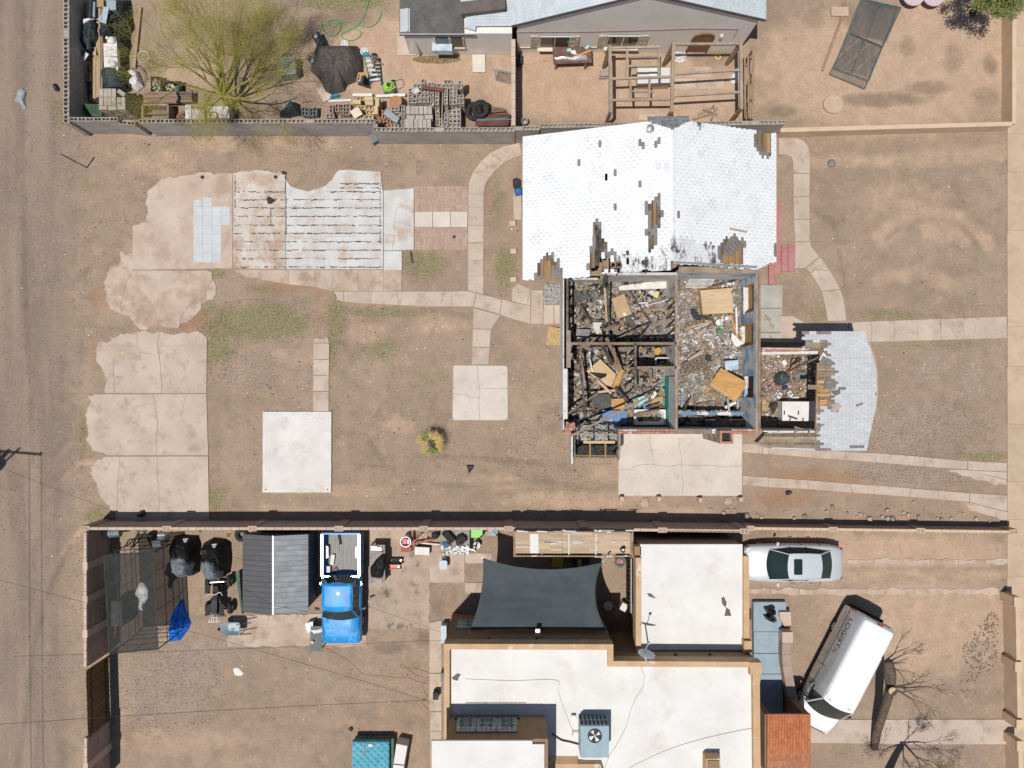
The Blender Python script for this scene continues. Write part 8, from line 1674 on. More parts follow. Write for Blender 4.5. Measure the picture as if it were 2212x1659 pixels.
crumple('white_splash','white spilled plaster splat on the gravel','plaster',UP('03',[(2015,800),(2050,790),(2080,810),(2105,840),(2080,865),(2030,860)]),.0,.03,'linen',91)
# tangled orange cords
mat('cord_orange',(.45,.1,.03),(.5,.14,.05),rough=.6)
MB().tube(smooth_path(GP('13',[(590,620),(700,680),(790,730),(860,790),(930,850),(1080,865),(1200,880),(1310,880),(1400,915),(1500,940),(1600,990)],.03),5),.007,5).put('extension_cord','cord_orange',label='long thin orange cord from the pickup to the tan house',cat='cord')
MB().tube(smooth_path(GP('13',[(1590,850),(1480,835),(1380,800),(1310,795),(1260,765),(1245,790),(1290,800),(1340,830),(1400,870),(1480,885),(1520,880),(1500,900),(1440,930),(1450,990),(1480,1050),(1430,1090),(1500,1165),(1510,1120),(1440,1060)],.035),5),.007,5).put('extension_cord','cord_orange',label='tangled loop of thin orange cord by the house strip',cat='cord')
for nm,lab,x0,y0,x1,y1,h,m in(('blue_chest','pale blue chest at the corner of the tan house',1598,430,1645,580,.6,'panel_blue'),('black_cart','small black and red tool cart on the house strip',1528,1010,1575,1070,.5,'soot'),('meter_box','small grey box on the ground by the house wall',1595,840,1622,910,.5,'cmu_dark')):box_thing(nm,lab,nm.split('_')[1],'13',x0,y0,x1,y1,.0,h,m)
# vehicles (built along +X = forward, then placed)
mat('silver_paint',(.64,.67,.70),(.67,.70,.73),rough=.32,metal=.3,coat=.6,scale=1);mat('white_paint',(.82,.83,.84),(.84,.85,.86),rough=.4,coat=.4,scale=1);mat('blue_paint',(.008,.22,.58),(.02,.32,.70),scale=1.5,rough=.4,coat=.4,c3=(.13,.42,.76),s3=1.8,t3=(.54,.70));mat('car_glass',(.015,.03,.03),(.02,.038,.038),rough=.06,spec=.7,scale=1);mat('chrome',(.75,.77,.8),(.8,.82,.84),rough=.12,metal=1);mat('rim_alloy',(.35,.35,.36),(.45,.45,.46),rough=.35,metal=.8);mat('tail_red',(.35,.01,.03),(.4,.02,.04),rough=.2);mat('lamp_clear',(.55,.6,.65),(.65,.7,.74),rough=.1);mat('trim_black',(.015,.015,.016),(.025,.025,.026),rough=.5)
def loft(name,stations,m,parent,n_mid=0,smooth=True,closed=False):
 a=MB();k=len(stations[0]);
 for s in stations:a.v+=[tuple(p)for p in s]
 for i in range(len(stations)-1):
  for j in range(k-1 if not closed else k):a.f.append((i*k+j,i*k+(j+1)%k,(i+1)*k+(j+1)%k,(i+1)*k+j))
 a.f.append(tuple(range(k))[::-1]if not closed else tuple(range(k))[::-1]);a.f.append(tuple((len(stations)-1)*k+j for j in range(k)))
 o=a.put(name,m,parent,smooth=smooth,local=True);return o
def wheel(parent,x,y,r,w=.22,rim='rim_alloy'):
 rot=Euler((math.pi/2,0,0)).to_matrix();t=MB().torus((x,y,r),r-w*.42,w*.46,24,8,rot=rot).put('wheel','rubber',parent,smooth=True,local=True);sg=1 if y>0 else-1
 MB().tube([(x,y-sg*.02,r),(x,y+sg*w*.32,r)],r*.60,18).put('rim',MATS[rim],t,local=True)
 for q in range(5):an_=q*1.2566;MB().beam((x+.05*math.cos(an_),y+sg*w*.36,r+.05*math.sin(an_)),(x+r*.52*math.cos(an_),y+sg*w*.36,r+r*.52*math.sin(an_)),.03,.03,up=(0,1,0)).put('spoke','alu',t,local=True)
def section(x,hw,zt,z0=.24,crown=.03,tuck=.9):
 h=[]
 for s,z in((.86,z0),(.97,z0+.12),(1.0,z0+(zt-z0)*.45),(.985,z0+(zt-z0)*.75),(.93,zt-.05),(.84,zt-.01),(.5,zt+crown*.8),(0,zt+crown)):h.append((x,hw*s,z))
 return h+[(x,-p[1],p[2])for p in h[-2::-1]]
def quad(name,pts,m,parent,off=.006,n=None):
 o=MB().add(pts,[tuple(range(len(pts)))]).put(name,MATS[m],parent,local=True);o.modifiers.new('t','SOLIDIFY').thickness=off;return o
def greenhouse(parent,base,roof,m_roof,paint):
 """base / roof: lists of (x, halfwidth, z) from front to rear, equal length; glass between, painted roof and pillars"""
 n=len(base)
 # windshield and rear glass
 b0,r0=base[0],roof[0];b1,r1=base[-1],roof[-1]
 def curved(nm,bq,rq,bow,m):
  a=MB();N_=8
  for e,q in((0,bq),(1,rq)):
   for k in range(N_+1):t=-1+2*k/N_;a.v.append((q[0]+bow*(1-t*t)*(1 if e==0 else .55),q[1]*t,q[2]+.0))
  for k in range(N_):a.f.append((k,k+1,N_+2+k,N_+1+k))
  o=a.put(nm,MATS[m],parent,smooth=True,local=True);return o
 curved('windshield',b0,r0,.16,'car_glass');curved('rear_window',b1,r1,-.12,'car_glass')
 for sg in(1,-1):
  for i in range(n-1):
   p=[(base[i][0],sg*base[i][1],base[i][2]),(base[i+1][0],sg*base[i+1][1],base[i+1][2]),(roof[i+1][0],sg*roof[i+1][1],roof[i+1][2]),(roof[i][0],sg*roof[i][1],roof[i][2])]
   MB().add(p,[(0,1,2,3)if sg<0 else(3,2,1,0)]).put('side_window','car_glass',parent,local=True)
  for i in range(n):
   MB().beam((base[i][0],sg*(base[i][1]+.004),base[i][2]),(roof[i][0],sg*(roof[i][1]+.004),roof[i][2]),.07 if i in(0,n-1)else .05,.03,up=(0,1,0)).put('pillar',MATS[paint if i in(0,n-1)else 'trim_black'],parent,local=True)
  MB().tube([(roof[i][0],sg*roof[i][1],roof[i][2])for i in range(n)],.035,6).put('roof_rail',MATS[paint],parent,local=True)
 a=MB();N_=10
 for i in range(n):
  for k in range(N_+1):t=-1+2*k/N_;bow=(.16*.55 if i==0 else(-.12*.55 if i==n-1 else 0))*(1-t*t);a.v.append((roof[i][0]+bow,roof[i][1]*t,roof[i][2]+.035*(1-t*t)+.012))
 for i in range(n-1):
  for k in range(N_):a.f.append((i*(N_+1)+k,i*(N_+1)+k+1,(i+1)*(N_+1)+k+1,(i+1)*(N_+1)+k))
 a.f=[f[::-1]for f in a.f]if False else a.f
 return a.put('roof',MATS[m_roof],parent,smooth=True,local=True)
# ---- silver sedan, nose to the west (under the roof edge)
cr=thing('silver_sedan','silver sedan with sunroof parked nose to the tan house','car',(13.50,-8.62,0),math.pi)
L2=2.42
st=[(-L2,.50,.62),(-L2+.08,.70,.84),(-L2+.28,.82,.95),(-1.7,.895,.965),(-1.0,.915,.93),(0,.92,.92),(.7,.92,.93),(1.15,.91,.93),(1.6,.895,.87),(2.0,.86,.80),(2.28,.76,.72),(L2,.56,.60)]
loft('body',[section(*s)for s in st],'silver_paint',cr)
rf=greenhouse(cr,[(1.18,.72,.945),(.25,.80,.95),(-.55,.79,.95),(-1.72,.66,.955)],[(.42,.58,1.40),(.15,.60,1.42),(-.5,.60,1.42),(-1.08,.56,1.38)],'silver_paint','silver_paint')
MB().prism(rr_poly(.02,0,.40,.74,.06),1.452,1.472).put('sunroof','car_glass',rf,local=True)
MB().lathe([(.03,1.44),(.02,1.5),(.005,1.52)],(-.82,0,0),8).put('antenna','silver_paint',rf,local=True)
for x in(1.45,-1.38):
 for s in(1,-1):wheel(cr,x,s*.80,.33)
for s in(1,-1):
 mi=MB().beam((.85,s*.9,.98),(.80,s*1.06,1.0),.10,.12).put('mirror','silver_paint',cr,local=True);MB().prism([(2.02,s*.52),(2.34,s*.6),(2.2,s*.76),(1.95,s*.78)],.66,.775).put('headlight','lamp_clear',cr,local=True);MB().box((-2.33,s*.62,.70),(.08,.26,.14)).put('taillight','tail_red',cr,local=True)
 for x in(.05,-.85):MB().box((x,s*.925,.82),(.2,.03,.03)).put('door_handle','chrome',cr,local=True)
 for x in(.62,-.38,-1.3):MB().box((x,s*.912,.62),(.008,.03,.5)).put('door_seam','trim_black',cr,local=True)
for s in(-.38,.38):MB().box((.35,s,.9),(.45,.45,.2)).put('seat','trim_black',cr,local=True)
# ---- blue pickup, nose to the south
pk=thing('blue_pickup','bright blue older pickup truck with ribbed bare bed','pickup',(-8.17,-9.78,0),-math.pi/2)
st=[(.95,.93,1.03),(1.3,.95,1.05),(1.7,.955,1.04),(2.2,.95,1.02),(2.5,.94,.99),(2.62,.90,.90)]
loft('hood',[section(*s,z0=.38,crown=.035)for s in st],'blue_paint',pk)
st=[(-.56,.955,1.06),(.2,.96,1.07),(1.0,.95,1.06)]
loft('cab_body',[section(*s,z0=.36,crown=.0)for s in st],'blue_paint',pk)
greenhouse(pk,[(1.30,.86,1.12),(.35,.84,1.10),(-.1,.84,1.08),(-.56,.80,1.08)],[(.80,.68,1.66),(.35,.70,1.69),(-.1,.70,1.69),(-.42,.69,1.66)],'blue_paint','blue_paint')
# longer cab roof skin
a=MB();N_=10
xsr=[.80,.6,.2,-.3,-.46]
for x in xsr:
 for k in range(N_+1):t=-1+2*k/N_;a.v.append((x+(.08*(1-t*t)if x>.75 else 0),.72*t,1.715+.04*(1-t*t)-(.02 if x in(.80,-.46)else 0)))
for i in range(len(xsr)-1):
 for k in range(N_):a.f.append((i*(N_+1)+k,i*(N_+1)+k+1,(i+1)*(N_+1)+k+1,(i+1)*(N_+1)+k))
o=a.put('cab_roof','blue_paint',pk,smooth=True,local=True);o.modifiers.new('t','SOLIDIFY').thickness=.03
bed_x0,bed_x1=-2.62,-.62
for s in(1,-1):
 MB().box(((bed_x0+bed_x1)/2,s*.90,.72),(bed_x1-bed_x0,.12,.66)).put('bed_side','blue_paint',pk,local=True);MB().box(((bed_x0+bed_x1)/2,s*.885,1.07),(bed_x1-bed_x0,.13,.03)).put('bed_rail','chrome_white' if 'chrome_white' in MATS else mat('chrome_white',(.86,.87,.9),(.9,.91,.93),rough=.35,metal=.1),pk,local=True)
 MB().prism([(-2.05,s*.83),(-1.95,s*.66),(-1.45,s*.66),(-1.35,s*.83)],.5,.78).put('wheel_well','galv',pk,local=True)
 MB().prism(rr_poly(-1.7,s*.955,.95,.08,.03),.5,.86).put('fender_flare','blue_paint',pk,local=True);MB().box((2.56,s*.66,.78),(.06,.26,.18)).put('headlight','lamp_clear',pk,local=True);MB().box((-2.66,s*.86,.78),(.05,.14,.28)).put('taillight','tail_red',pk,local=True)
 MB().beam((.92,s*.95,1.15),(.86,s*1.18,1.22),.06,.2).put('mirror','chrome',pk,local=True);MB().box((-.25,s*.97,.98),(.12,.03,.04)).put('door_handle','chrome',pk,local=True);MB().beam((1.2,s*.93,1.06),(2.5,s*.76,1.045),.008,.02).put('hood_seam','trim_black',pk,local=True)
MB().box((bed_x0-.02,0,.76),(.07,1.86,.58)).put('tailgate','blue_paint',pk,local=True);MB().box((bed_x1+.03,0,.78),(.06,1.72,.6)).put('bulkhead','blue_paint',pk,local=True);MB().box((bed_x1+.03,0,1.09),(.07,1.74,.03)).put('bulkhead_rail','chrome',pk,local=True)
bf=MB().box(((bed_x0+bed_x1)/2,0,.48),(bed_x1-bed_x0,1.7,.04)).put('bed_floor',mat('bed_metal',(.24,.235,.22),(.36,.35,.335),scale=4,rough=.7,metal=0,stretch=(.4,6,1),c3=(.2,.15,.1),s3=3,t3=(.6,.7)),pk,local=True)
for i in range(17):MB().box(((bed_x0+bed_x1)/2,-.78+i*.0975,.51),(bed_x1-bed_x0-.05,.05,.025)).put('rib','bed_metal',bf,local=True)
MB().box((2.6,0,.52),(.1,1.8,.18)).put('front_bumper','galv',pk,local=True);MB().box((-2.72,0,.5),(.12,1.75,.14)).put('rear_bumper','galv',pk,local=True);MB().box((2.6,0,.8),(.04,.9,.22)).put('grille','trim_black',pk,local=True);MB().box((1.9,0,1.083),(1.2,.012,.012)).put('hood_crease','blue_paint',pk,local=True)
for y in(-.3,.35):MB().beam((1.34,y,1.13),(1.42,y-.35,1.12),.025,.02).put('wiper','trim_black',pk,local=True)
for x in(1.72,-1.7):
 for s in(1,-1):wheel(pk,x,s*.86,.36,.24)
# load in the bed
def bed(lab,nm,cat,x,y,d,m,rz=0):MB().box((*G('S2',x,y,.65)[:2],.52+d[2]/2),d,rz=rz).put(nm,MATS[m],label=lab,cat=cat)
bed('white long box lying in the pickup bed','white_box','box',1575,580,(.16,.5,.14),'linen',-.15);bed('grey plastic jug in the pickup bed corner','fluid_jug','jug',1500,720,(.28,.3,.22),'panel_blue');bed('brown leather gloves in the pickup bed','work_gloves','gloves',1600,740,(.3,.2,.06),'rust_trim',.5);bed('dark tow hitch bar in the pickup bed','tow_bar','tow bar',1680,270,(.1,.5,.08),'gloss_black',.15);bed('long blue black box against the pickup bulkhead','black_box','box',1560,805,(.4,.16,.14),'navy')
# ---- white van
VX,VY,VA=15.70,-13.76,math.atan2(-.89,-.455)
vn=thing('white_van','silver white cargo van with dark lettering and a bare roof','van',(VX,VY,0),VA)
def vsec(x,hw,zr,z0=.34,belt=1.1,rw=.78):
 h=[(x,hw*.95,z0),(x,hw,z0+.2),(x,hw*1.0,belt-.2),(x,hw*.985,belt),(x,hw*(.985-(.985-rw)*.35),belt+(zr-belt)*.55),(x,hw*rw,zr-.10),(x,hw*(rw-.05),zr-.02),(x,hw*.5,zr+.02),(x,0,zr+.03)]
 return h+[(p[0],-p[1],p[2])for p in h[-2::-1]]
st=[vsec(-2.98,.93,1.98,rw=.80),vsec(-2.90,.985,2.07,rw=.82),vsec(-2.4,1.0,2.09,rw=.84),vsec(-1,1.0,2.10,rw=.84),vsec(.6,1.0,2.10,rw=.84),vsec(1.25,1.0,2.06,rw=.82)]
loft('body',st,'silver_paint',vn)
MB().prism(rr_poly(-.85,0,4.05,1.52,.12),2.085,2.135,rr_poly(-.85,0,4.0,1.42,.12)).put('roof','white_paint',vn,local=True)
for k in range(6):MB().box((-.85,-.55+k*.22,2.137),(3.7,.02,.012)).put('roof_rib','white_paint',vn,local=True)
st=[vsec(1.25,1.0,2.05,rw=.82),vsec(1.34,.99,1.92,rw=.84)]
# cab lower + hood
hs=[section(1.2,1.0,1.12,z0=.34,crown=.02),section(1.9,.985,1.13,z0=.34,crown=.04),section(2.4,.965,1.06,z0=.36,crown=.05),section(2.8,.90,.96,z0=.4,crown=.05),section(2.98,.80,.80,z0=.45,crown=.03)]
loft('hood',hs,'white_paint',vn)
a=MB();N_=8
for e,(x,w,z)in enumerate(((2.0,.88,1.16),(1.30,.74,2.02))):
 for k in range(N_+1):t=-1+2*k/N_;a.v.append((x+.2*(1-t*t)*(1 if e==0 else .6),w*t,z))
for k in range(N_):a.f.append((k,k+1,N_+2+k,N_+1+k))
a.put('windshield','car_glass',vn,smooth=True,local=True)
a=MB()
for e in(0,1):
 for k in range(N_+1):t=-1+2*k/N_;a.v.append(((1.30 if e else 1.0)+(.12*(1-t*t)if e else 0),.76*t,2.05+.05*(1-t*t)))
for k in range(N_):a.f.append((k,k+1,N_+2+k,N_+1+k))
a.put('cab_roof_edge','white_paint',vn,smooth=True,local=True)
for s in(1,-1):
 quad('side_window',[(1.85,s*.95,1.16),(1.05,s*.985,1.16),(1.05,s*.86,1.86),(1.28,s*.82,1.92)],'car_glass',vn);MB().beam((1.95,s*.94,1.14),(1.28,s*.77,2.0),.07,.06).put('pillar','silver_paint',vn,local=True)
 MB().beam((1.75,s*1.0,1.25),(1.66,s*1.22,1.32),.08,.26).put('mirror','trim_black',vn,local=True);MB().box((2.88,s*.66,.82),(.16,.28,.2)).put('headlight','lamp_clear',vn,local=True)
 MB().box((-2.97,s*.90,1.05),(.06,.12,.55)).put('taillight','tail_red',vn,local=True)
 for x in(.95,.05,-.55,1.9):MB().box((x,s*1.004,.85),(.010,.012,.75)).put('door_seam','trim_black',vn,local=True)
 for x in(.95,.05):MB().beam((x,s*.995,1.15),(x,s*.86,1.88),.010,.012,up=(0,1,0)).put('door_seam','trim_black',vn,local=True)
 MB().box((-.9,s*1.006,1.07),(4.0,.012,.025)).put('belt_moulding','trim_black',vn,local=True)
 for x in(1.15,.15):MB().box((x,s*1.012,1.0),(.12,.03,.05)).put('door_handle','chrome',vn,local=True)
MB().box((-3.03,0,.5),(.14,1.9,.16)).put('rear_bumper','trim_black',vn,local=True);MB().box((3.0,0,.55),(.12,1.7,.2)).put('front_bumper','trim_black',vn,local=True);MB().box((-2.93,0,2.06),(.08,.3,.08)).put('brake_light','tail_red',vn,local=True);MB().box((-2.985,0,1.2),(.02,.012,1.5)).put('rear_door_seam','trim_black',vn,local=True)
for x in(1.95,-1.75):
 for s in(1,-1):wheel(vn,x,s*.88,.37,.24)
# lettering on the side facing the porch and on the rear doors
mat('letter_dark',(.045,.06,.08),(.06,.075,.095),rough=.5);mat('letter_grey',(.2,.22,.24),(.24,.26,.28),rough=.5)
def lettering(txt,size,M_,name,m,parent,sx=1.0):
 cu=bpy.data.curves.new('lettering','FONT');cu.body=txt;cu.size=size;cu.extrude=.002;cu.align_x='LEFT'
 o=bpy.data.objects.new('tmp_text',cu);COL.objects.link(o);dg=bpy.context.evaluated_depsgraph_get();me=bpy.data.meshes.new_from_object(o.evaluated_get(dg));bpy.data.objects.remove(o)
 me.transform(Matrix.Diagonal((sx,1,1,1)));me.materials.clear();me.materials.append(MATS[m]);q=bpy.data.objects.new(name,me);COL.objects.link(q);q.parent=parent;q.matrix_local=M_;FR[q.name]=FR[parent.name]
# right-hand side of the van (local y = -1): text runs rear to front, so reading direction +X with up = outward-tilted wall
def face_m(origin,xdir,ydir):
 x=Vector(xdir).normalized();y=Vector(ydir);y=(y-x*y.dot(x)).normalized();z=x.cross(y);m=Matrix((x,y,z)).transposed().to_4x4();m.translation=Vector(origin)+z*.012;return m
up_l=Vector((0,.135,.8))
lettering('LOGIST',.40,face_m((-2.55,-.975,1.30),(1,0,0),up_l),'side_lettering','letter_dark',vn,1.15)
lettering('X',.44,face_m((-1.06,-.975,1.27),(1,0,0),up_l),'side_lettering_x','letter_grey',vn,1.25)
lettering('TRANSPORTATION  WAREHOUSING  LOCATION',.11,face_m((-2.7,-1.004,.80),(1,0,0),(0,0,1)),'side_small_lettering','letter_grey',vn)
lettering('PROVEN LOGISTICS SOLUTIONS',.075,face_m((-2.45,-.99,1.17),(1,0,0),up_l),'side_small_lettering','letter_grey',vn)
lettering('LOGISTX',.30,face_m((-2.985,.80,1.55),(0,-1,0),(.06,0,1)),'rear_lettering','letter_grey',vn,1.1)
# mirrored side as seen from the porch
lettering('LOGISTX',.40,face_m((-.35,.975,1.30),(-1,0,0),Vector((0,-.135,.8))),'side_lettering','letter_dark',vn,1.15)
# trees, palm, wires, litter
mat('palo_bark',(.25,.23,.05),(.36,.33,.09),scale=4,rough=.8);mat('palo_leaf',(.30,.26,.04),(.42,.36,.08),scale=2,rough=.7,pos=True);mat('palo_leaf_dark',(.22,.22,.03),(.33,.30,.05),scale=2,rough=.7,pos=True);mat('mesquite_bark',(.07,.05,.04),(.16,.12,.09),scale=6,rough=.95,bump=.8,pos=True);mat('mesquite_leaf',(.13,.16,.04),(.24,.26,.08),scale=3,rough=.7,pos=True)
def grow(rs,tube,tips,p,d,r,l,depth,spread,up,nseg=4,minr=.006):
 pts=[p.copy()];rad=[r];q=p.copy();dd=d.copy()
 for i in range(nseg):
  dd=(dd+Vector((rs.uniform(-1,1),rs.uniform(-1,1),rs.uniform(-.6,.6)+up))*.16).normalized();q=q+dd*(l/nseg)
  if q.z<.25:q.z=.25;dd.z=abs(dd.z)
  pts.append(q.copy());rad.append(max(minr,r*(1-.45*(i+1)/nseg)))
 tube.tube(pts,rad,5 if r>.03 else(4 if r>.014 else 3),cap=False)
 if depth==0:tips.append((pts,dd));return
 k=2 if rs.random()<.5 else 3
 for j in range(k):
  s=spread*rs.uniform(.6,1.3);nd=(dd+Vector((rs.uniform(-1,1),rs.uniform(-1,1),rs.uniform(-.5,.6)))*s).normalized()
  grow(rs,tube,tips,q,nd,rad[-1]*rs.uniform(.6,.85),l*rs.uniform(.62,.88),depth-1,spread,up*.6,nseg,minr)
 if rs.random()<.7:
  m=pts[len(pts)//2];nd=(d+Vector((rs.uniform(-1,1),rs.uniform(-1,1),rs.uniform(-.3,.5)))*spread*1.2).normalized();grow(rs,tube,tips,m,nd,r*.45,l*.65,max(0,depth-2),spread,up*.5,nseg,minr)
def leaves(rs,a,pts,n,sz,rad,lens=2.6):
 for _ in range(n):
  k=rs.randrange(1,len(pts));c=pts[k-1].lerp(pts[k],rs.random())+Vector((rs.uniform(-1,1),rs.uniform(-1,1),rs.uniform(-.8,.8)))*rad
  d=Vector((rs.uniform(-1,1),rs.uniform(-1,1),rs.uniform(-.6,.6))).normalized();s=d.orthogonal().normalized()*sz*.5;d=d*sz*lens*rs.uniform(.5,1)
  a.add([c-s*.4,c+d*.5-s,c+d,c+d*.5+s],[(0,1,2,3)])
def tree(nm,lab,base,limbs,depth,r0,l0,bark,leaf,nleaf,sz,rad,seed,spread=.55,trunk=None,up=.25,leaf2=None,lens=2.6):
 rs=random.Random(seed);t=thing(nm,lab,'tree',base);wood=MB();tips=[];b=Vector(base)
 if trunk:wood.tube(trunk[0],trunk[1],8);st_=Vector(trunk[0][-1])
 else:st_=b
 for d,s in limbs:grow(rs,wood,tips,st_.copy(),Vector(d).normalized(),r0*s,l0*s,depth,spread,up)
 wood.put('trunk',MATS[bark],t,smooth=True)
 if nleaf:
  A=MB();B=MB()
  for pts,d in tips:leaves(rs,A if rs.random()<.6 or not leaf2 else B,pts,nleaf,sz,rad,lens)
  A.put('crown',MATS[leaf],t)
  if leaf2 and B.f:B.put('crown_inner',MATS[leaf2],t)
 return t
pb=W(499,236,0)
tree('palo_verde','large yellow green palo verde tree overhanging the long block wall',tuple(pb),[((-1.0,.15,.55),1.0),((-.85,.9,.7),1.05),((-.2,1.0,.8),1.0),((.4,.9,.85),1.0),((.95,.5,.6),1.05),((1,-.1,.5),.95),((.9,.9,.7),1.1),((.6,.35,.9),1.0),((.25,.75,.6),1.1),((.5,-.7,.6),.75),((-.3,-.6,.7),.65),((.1,.3,1),.9),((.7,.9,.5),.95)],4,.075,1.75,'palo_bark','palo_leaf',95,.012,.34,11,spread=.55,trunk=([pb,pb+Vector((-.05,.1,.5)),pb+Vector((.0,.2,1.0))],[.2,.17,.15]),leaf2='palo_leaf_dark',lens=5)
# leafy mesquite over the van walk (bare limbs, thin leaves)
mb=G('33',1010,1800,0)
tree('mesquite_tree','thin leaning mesquite tree with sparse green leaves south of the white van',tuple(mb),[((.9,-.2,.5),.8),((.7,-.9,.5),.9),((-.2,-1,.5),.8),((-.8,-.6,.5),.7),((.5,.7,.6),.5)],4,.07,1.15,'mesquite_bark','mesquite_leaf',6,.03,.16,23,trunk=([mb,mb+Vector((.0,.5,.8)),mb+Vector((.15,1.0,1.5)),mb+Vector((.45,1.6,2.0))],[.24,.22,.19,.15]),up=.15)
ds=thing('dead_trunk','thick bare leaning trunk with a sawn pale end beside the van','trunk',G('33',1000,1200,0));p0=G('33',1000,1250,.0)
MB().tube([G('33',915,1480,.0),G('33',950,1320,.45),G('33',1010,1140,1.0),G('33',1060,960,1.7),G('33',1055,850,2.2),G('33',1045,745,2.6)],[.2,.2,.2,.22,.27,.2],10).put('stem','mesquite_bark',ds,smooth=True)
pc=G('33',1078,997,2.35);MB().tube([G('33',1060,1000,1.6),pc],[.2,.18],12).put('sawn_limb','mesquite_bark',ds);MB().lathe([(.19,0),(.17,.012),(.02,.014)],pc,14).put('sawn_face','ply_pale',ds)
wood=MB();tp=[];rs=random.Random(5)
for d in((1,.1,.5),(1,-.3,.4),(.8,.5,.6)):grow(rs,wood,tp,G('33',1060,960,1.75),Vector(d).normalized(),.06,.9,3,.5,.2)
wood.put('bare_branches','mesquite_bark',ds);A=MB()
for pts,d in tp:leaves(rs,A,pts,3,.03,.1)
A.put('sparse_leaves','mesquite_leaf',ds)
# tree at the top right corner (crown partly in view) and its neighbour over the wall
tb_=Vector((22.6,18.2,0));tree('mesquite_tree','dark leafy mesquite tree at the corner of the bare yard',tuple(tb_),[((-.7,-.4,.7),1),((.6,-.6,.7),1),((.2,.7,.8),1),((-.5,.5,.8),1),((.9,.2,.7),.9),((-.1,-.9,.7),.8)],4,.09,1.0,'mesquite_bark','mesquite_leaf',26,.05,.22,31,trunk=([tb_,tb_+Vector((.1,.2,2.0))],[.2,.15]))
# fan palm
fp=thing('fan_palm','small fan palm with green and straw yellow fronds on the bare lot','palm',W(932,958,0));mat('palm_green',(.10,.15,.03),(.2,.22,.05),rough=.6,scale=4);mat('palm_dry',(.42,.31,.09),(.55,.42,.16),rough=.8,scale=4)
pc0=W(932,956,.5);MB().lathe([(.14,0),(.17,.4),(.12,.8),(.03,.9)],(pc0.x,pc0.y,0),10).put('stem','mesquite_bark',fp);rs=random.Random(4)
for i in range(12):
 an_=i*2.4;el=rs.uniform(-.1,.9);dry=(el<.5 and rs.random()<.8)or rs.random()<.25;dv=Vector((math.cos(an_)*math.cos(el),math.sin(an_)*math.cos(el),math.sin(el)*.7));c0=Vector((pc0.x,pc0.y,.8));hub=c0+dv*rs.uniform(.14,.26);a=MB();a.tube([c0,hub],.012,4);sd_=dv.orthogonal().normalized();sd_=Vector((-dv.y,dv.x,0)).normalized()
 for k in range(13):
  t=(k/12-.5)*1.3;dd=(dv*math.cos(t)+sd_*math.sin(t)+Vector((0,0,-.15))).normalized();ln=rs.uniform(.42,.66)*(1.1-.25*abs(t));tip=hub+dd*ln-Vector((0,0,.05));wv=dd.cross(Vector((0,0,1))).normalized()*.013;a.add([hub,hub+dd*ln*.5-wv,tip,hub+dd*ln*.5+wv],[(0,1,2,3)])
 a.put('frond',MATS['palm_dry' if dry else 'palm_green'],fp)
# utility pole west of the alley and its lines
PX,PY=-27.0,-5.7
up_=thing('utility_pole','wooden utility pole with transformer beyond the alley','pole',(PX,PY,0));MB().tube([(PX,PY,0),(PX,PY,10.3)],[.17,.11],12).put('shaft','brownwood',up_)
MB().box((PX+.35,PY+.1,9.6),(2.9,.1,.12),rz=-.08).put('crossarm','brownwood',up_);MB().box((PX+.15,PY-.2,8.9),(2.0,.1,.12),rz=.75).put('crossarm','brownwood',up_)
for dx,dy in((-.35,.15),(-.1,-.35)):MB().lathe([(.23,-.45),(.23,.4),(.1,.5),(.06,.62),(.02,.64)],(PX+dx,PY+dy,8.9),14).put('transformer','galv',up_)
for dx in(-.9,1.1,1.7):MB().lathe([(.05,0),(.08,.12),(.04,.2),(.01,.24)],(PX+dx,PY,9.68),8).put('insulator','soot',up_)
def wire(lab,a,b,sag,r=.012,n=16,nm='overhead_wire'):
 a,b=Vector(a),Vector(b);P_=[a.lerp(b,i/n)-Vector((0,0,sag*4*(i/n)*(1-i/n)))for i in range(n+1)];return MB().tube(P_,r,5).put(nm,'soot',label=lab,cat='wire')
for dx,lab in((-.9,'high alley power line at the outer crossarm end'),(1.1,'high alley power line next to the crossarm end'),(1.7,'high alley power line at the inner crossarm end')):wire(lab,(PX+dx,PY,9.9),(PX+dx+.6,PY-40,9.6),.5,.015);
wire('dark service drop wire slanting from the alley pole to the tan house',(PX,PY-.1,7.6),W(938,1518,4.6),.45,.008)
wire('twisted grey service cable from the alley to the tan house',(-25.6,-14.6,5.2),W(920,1513,4.5),.25,.010)
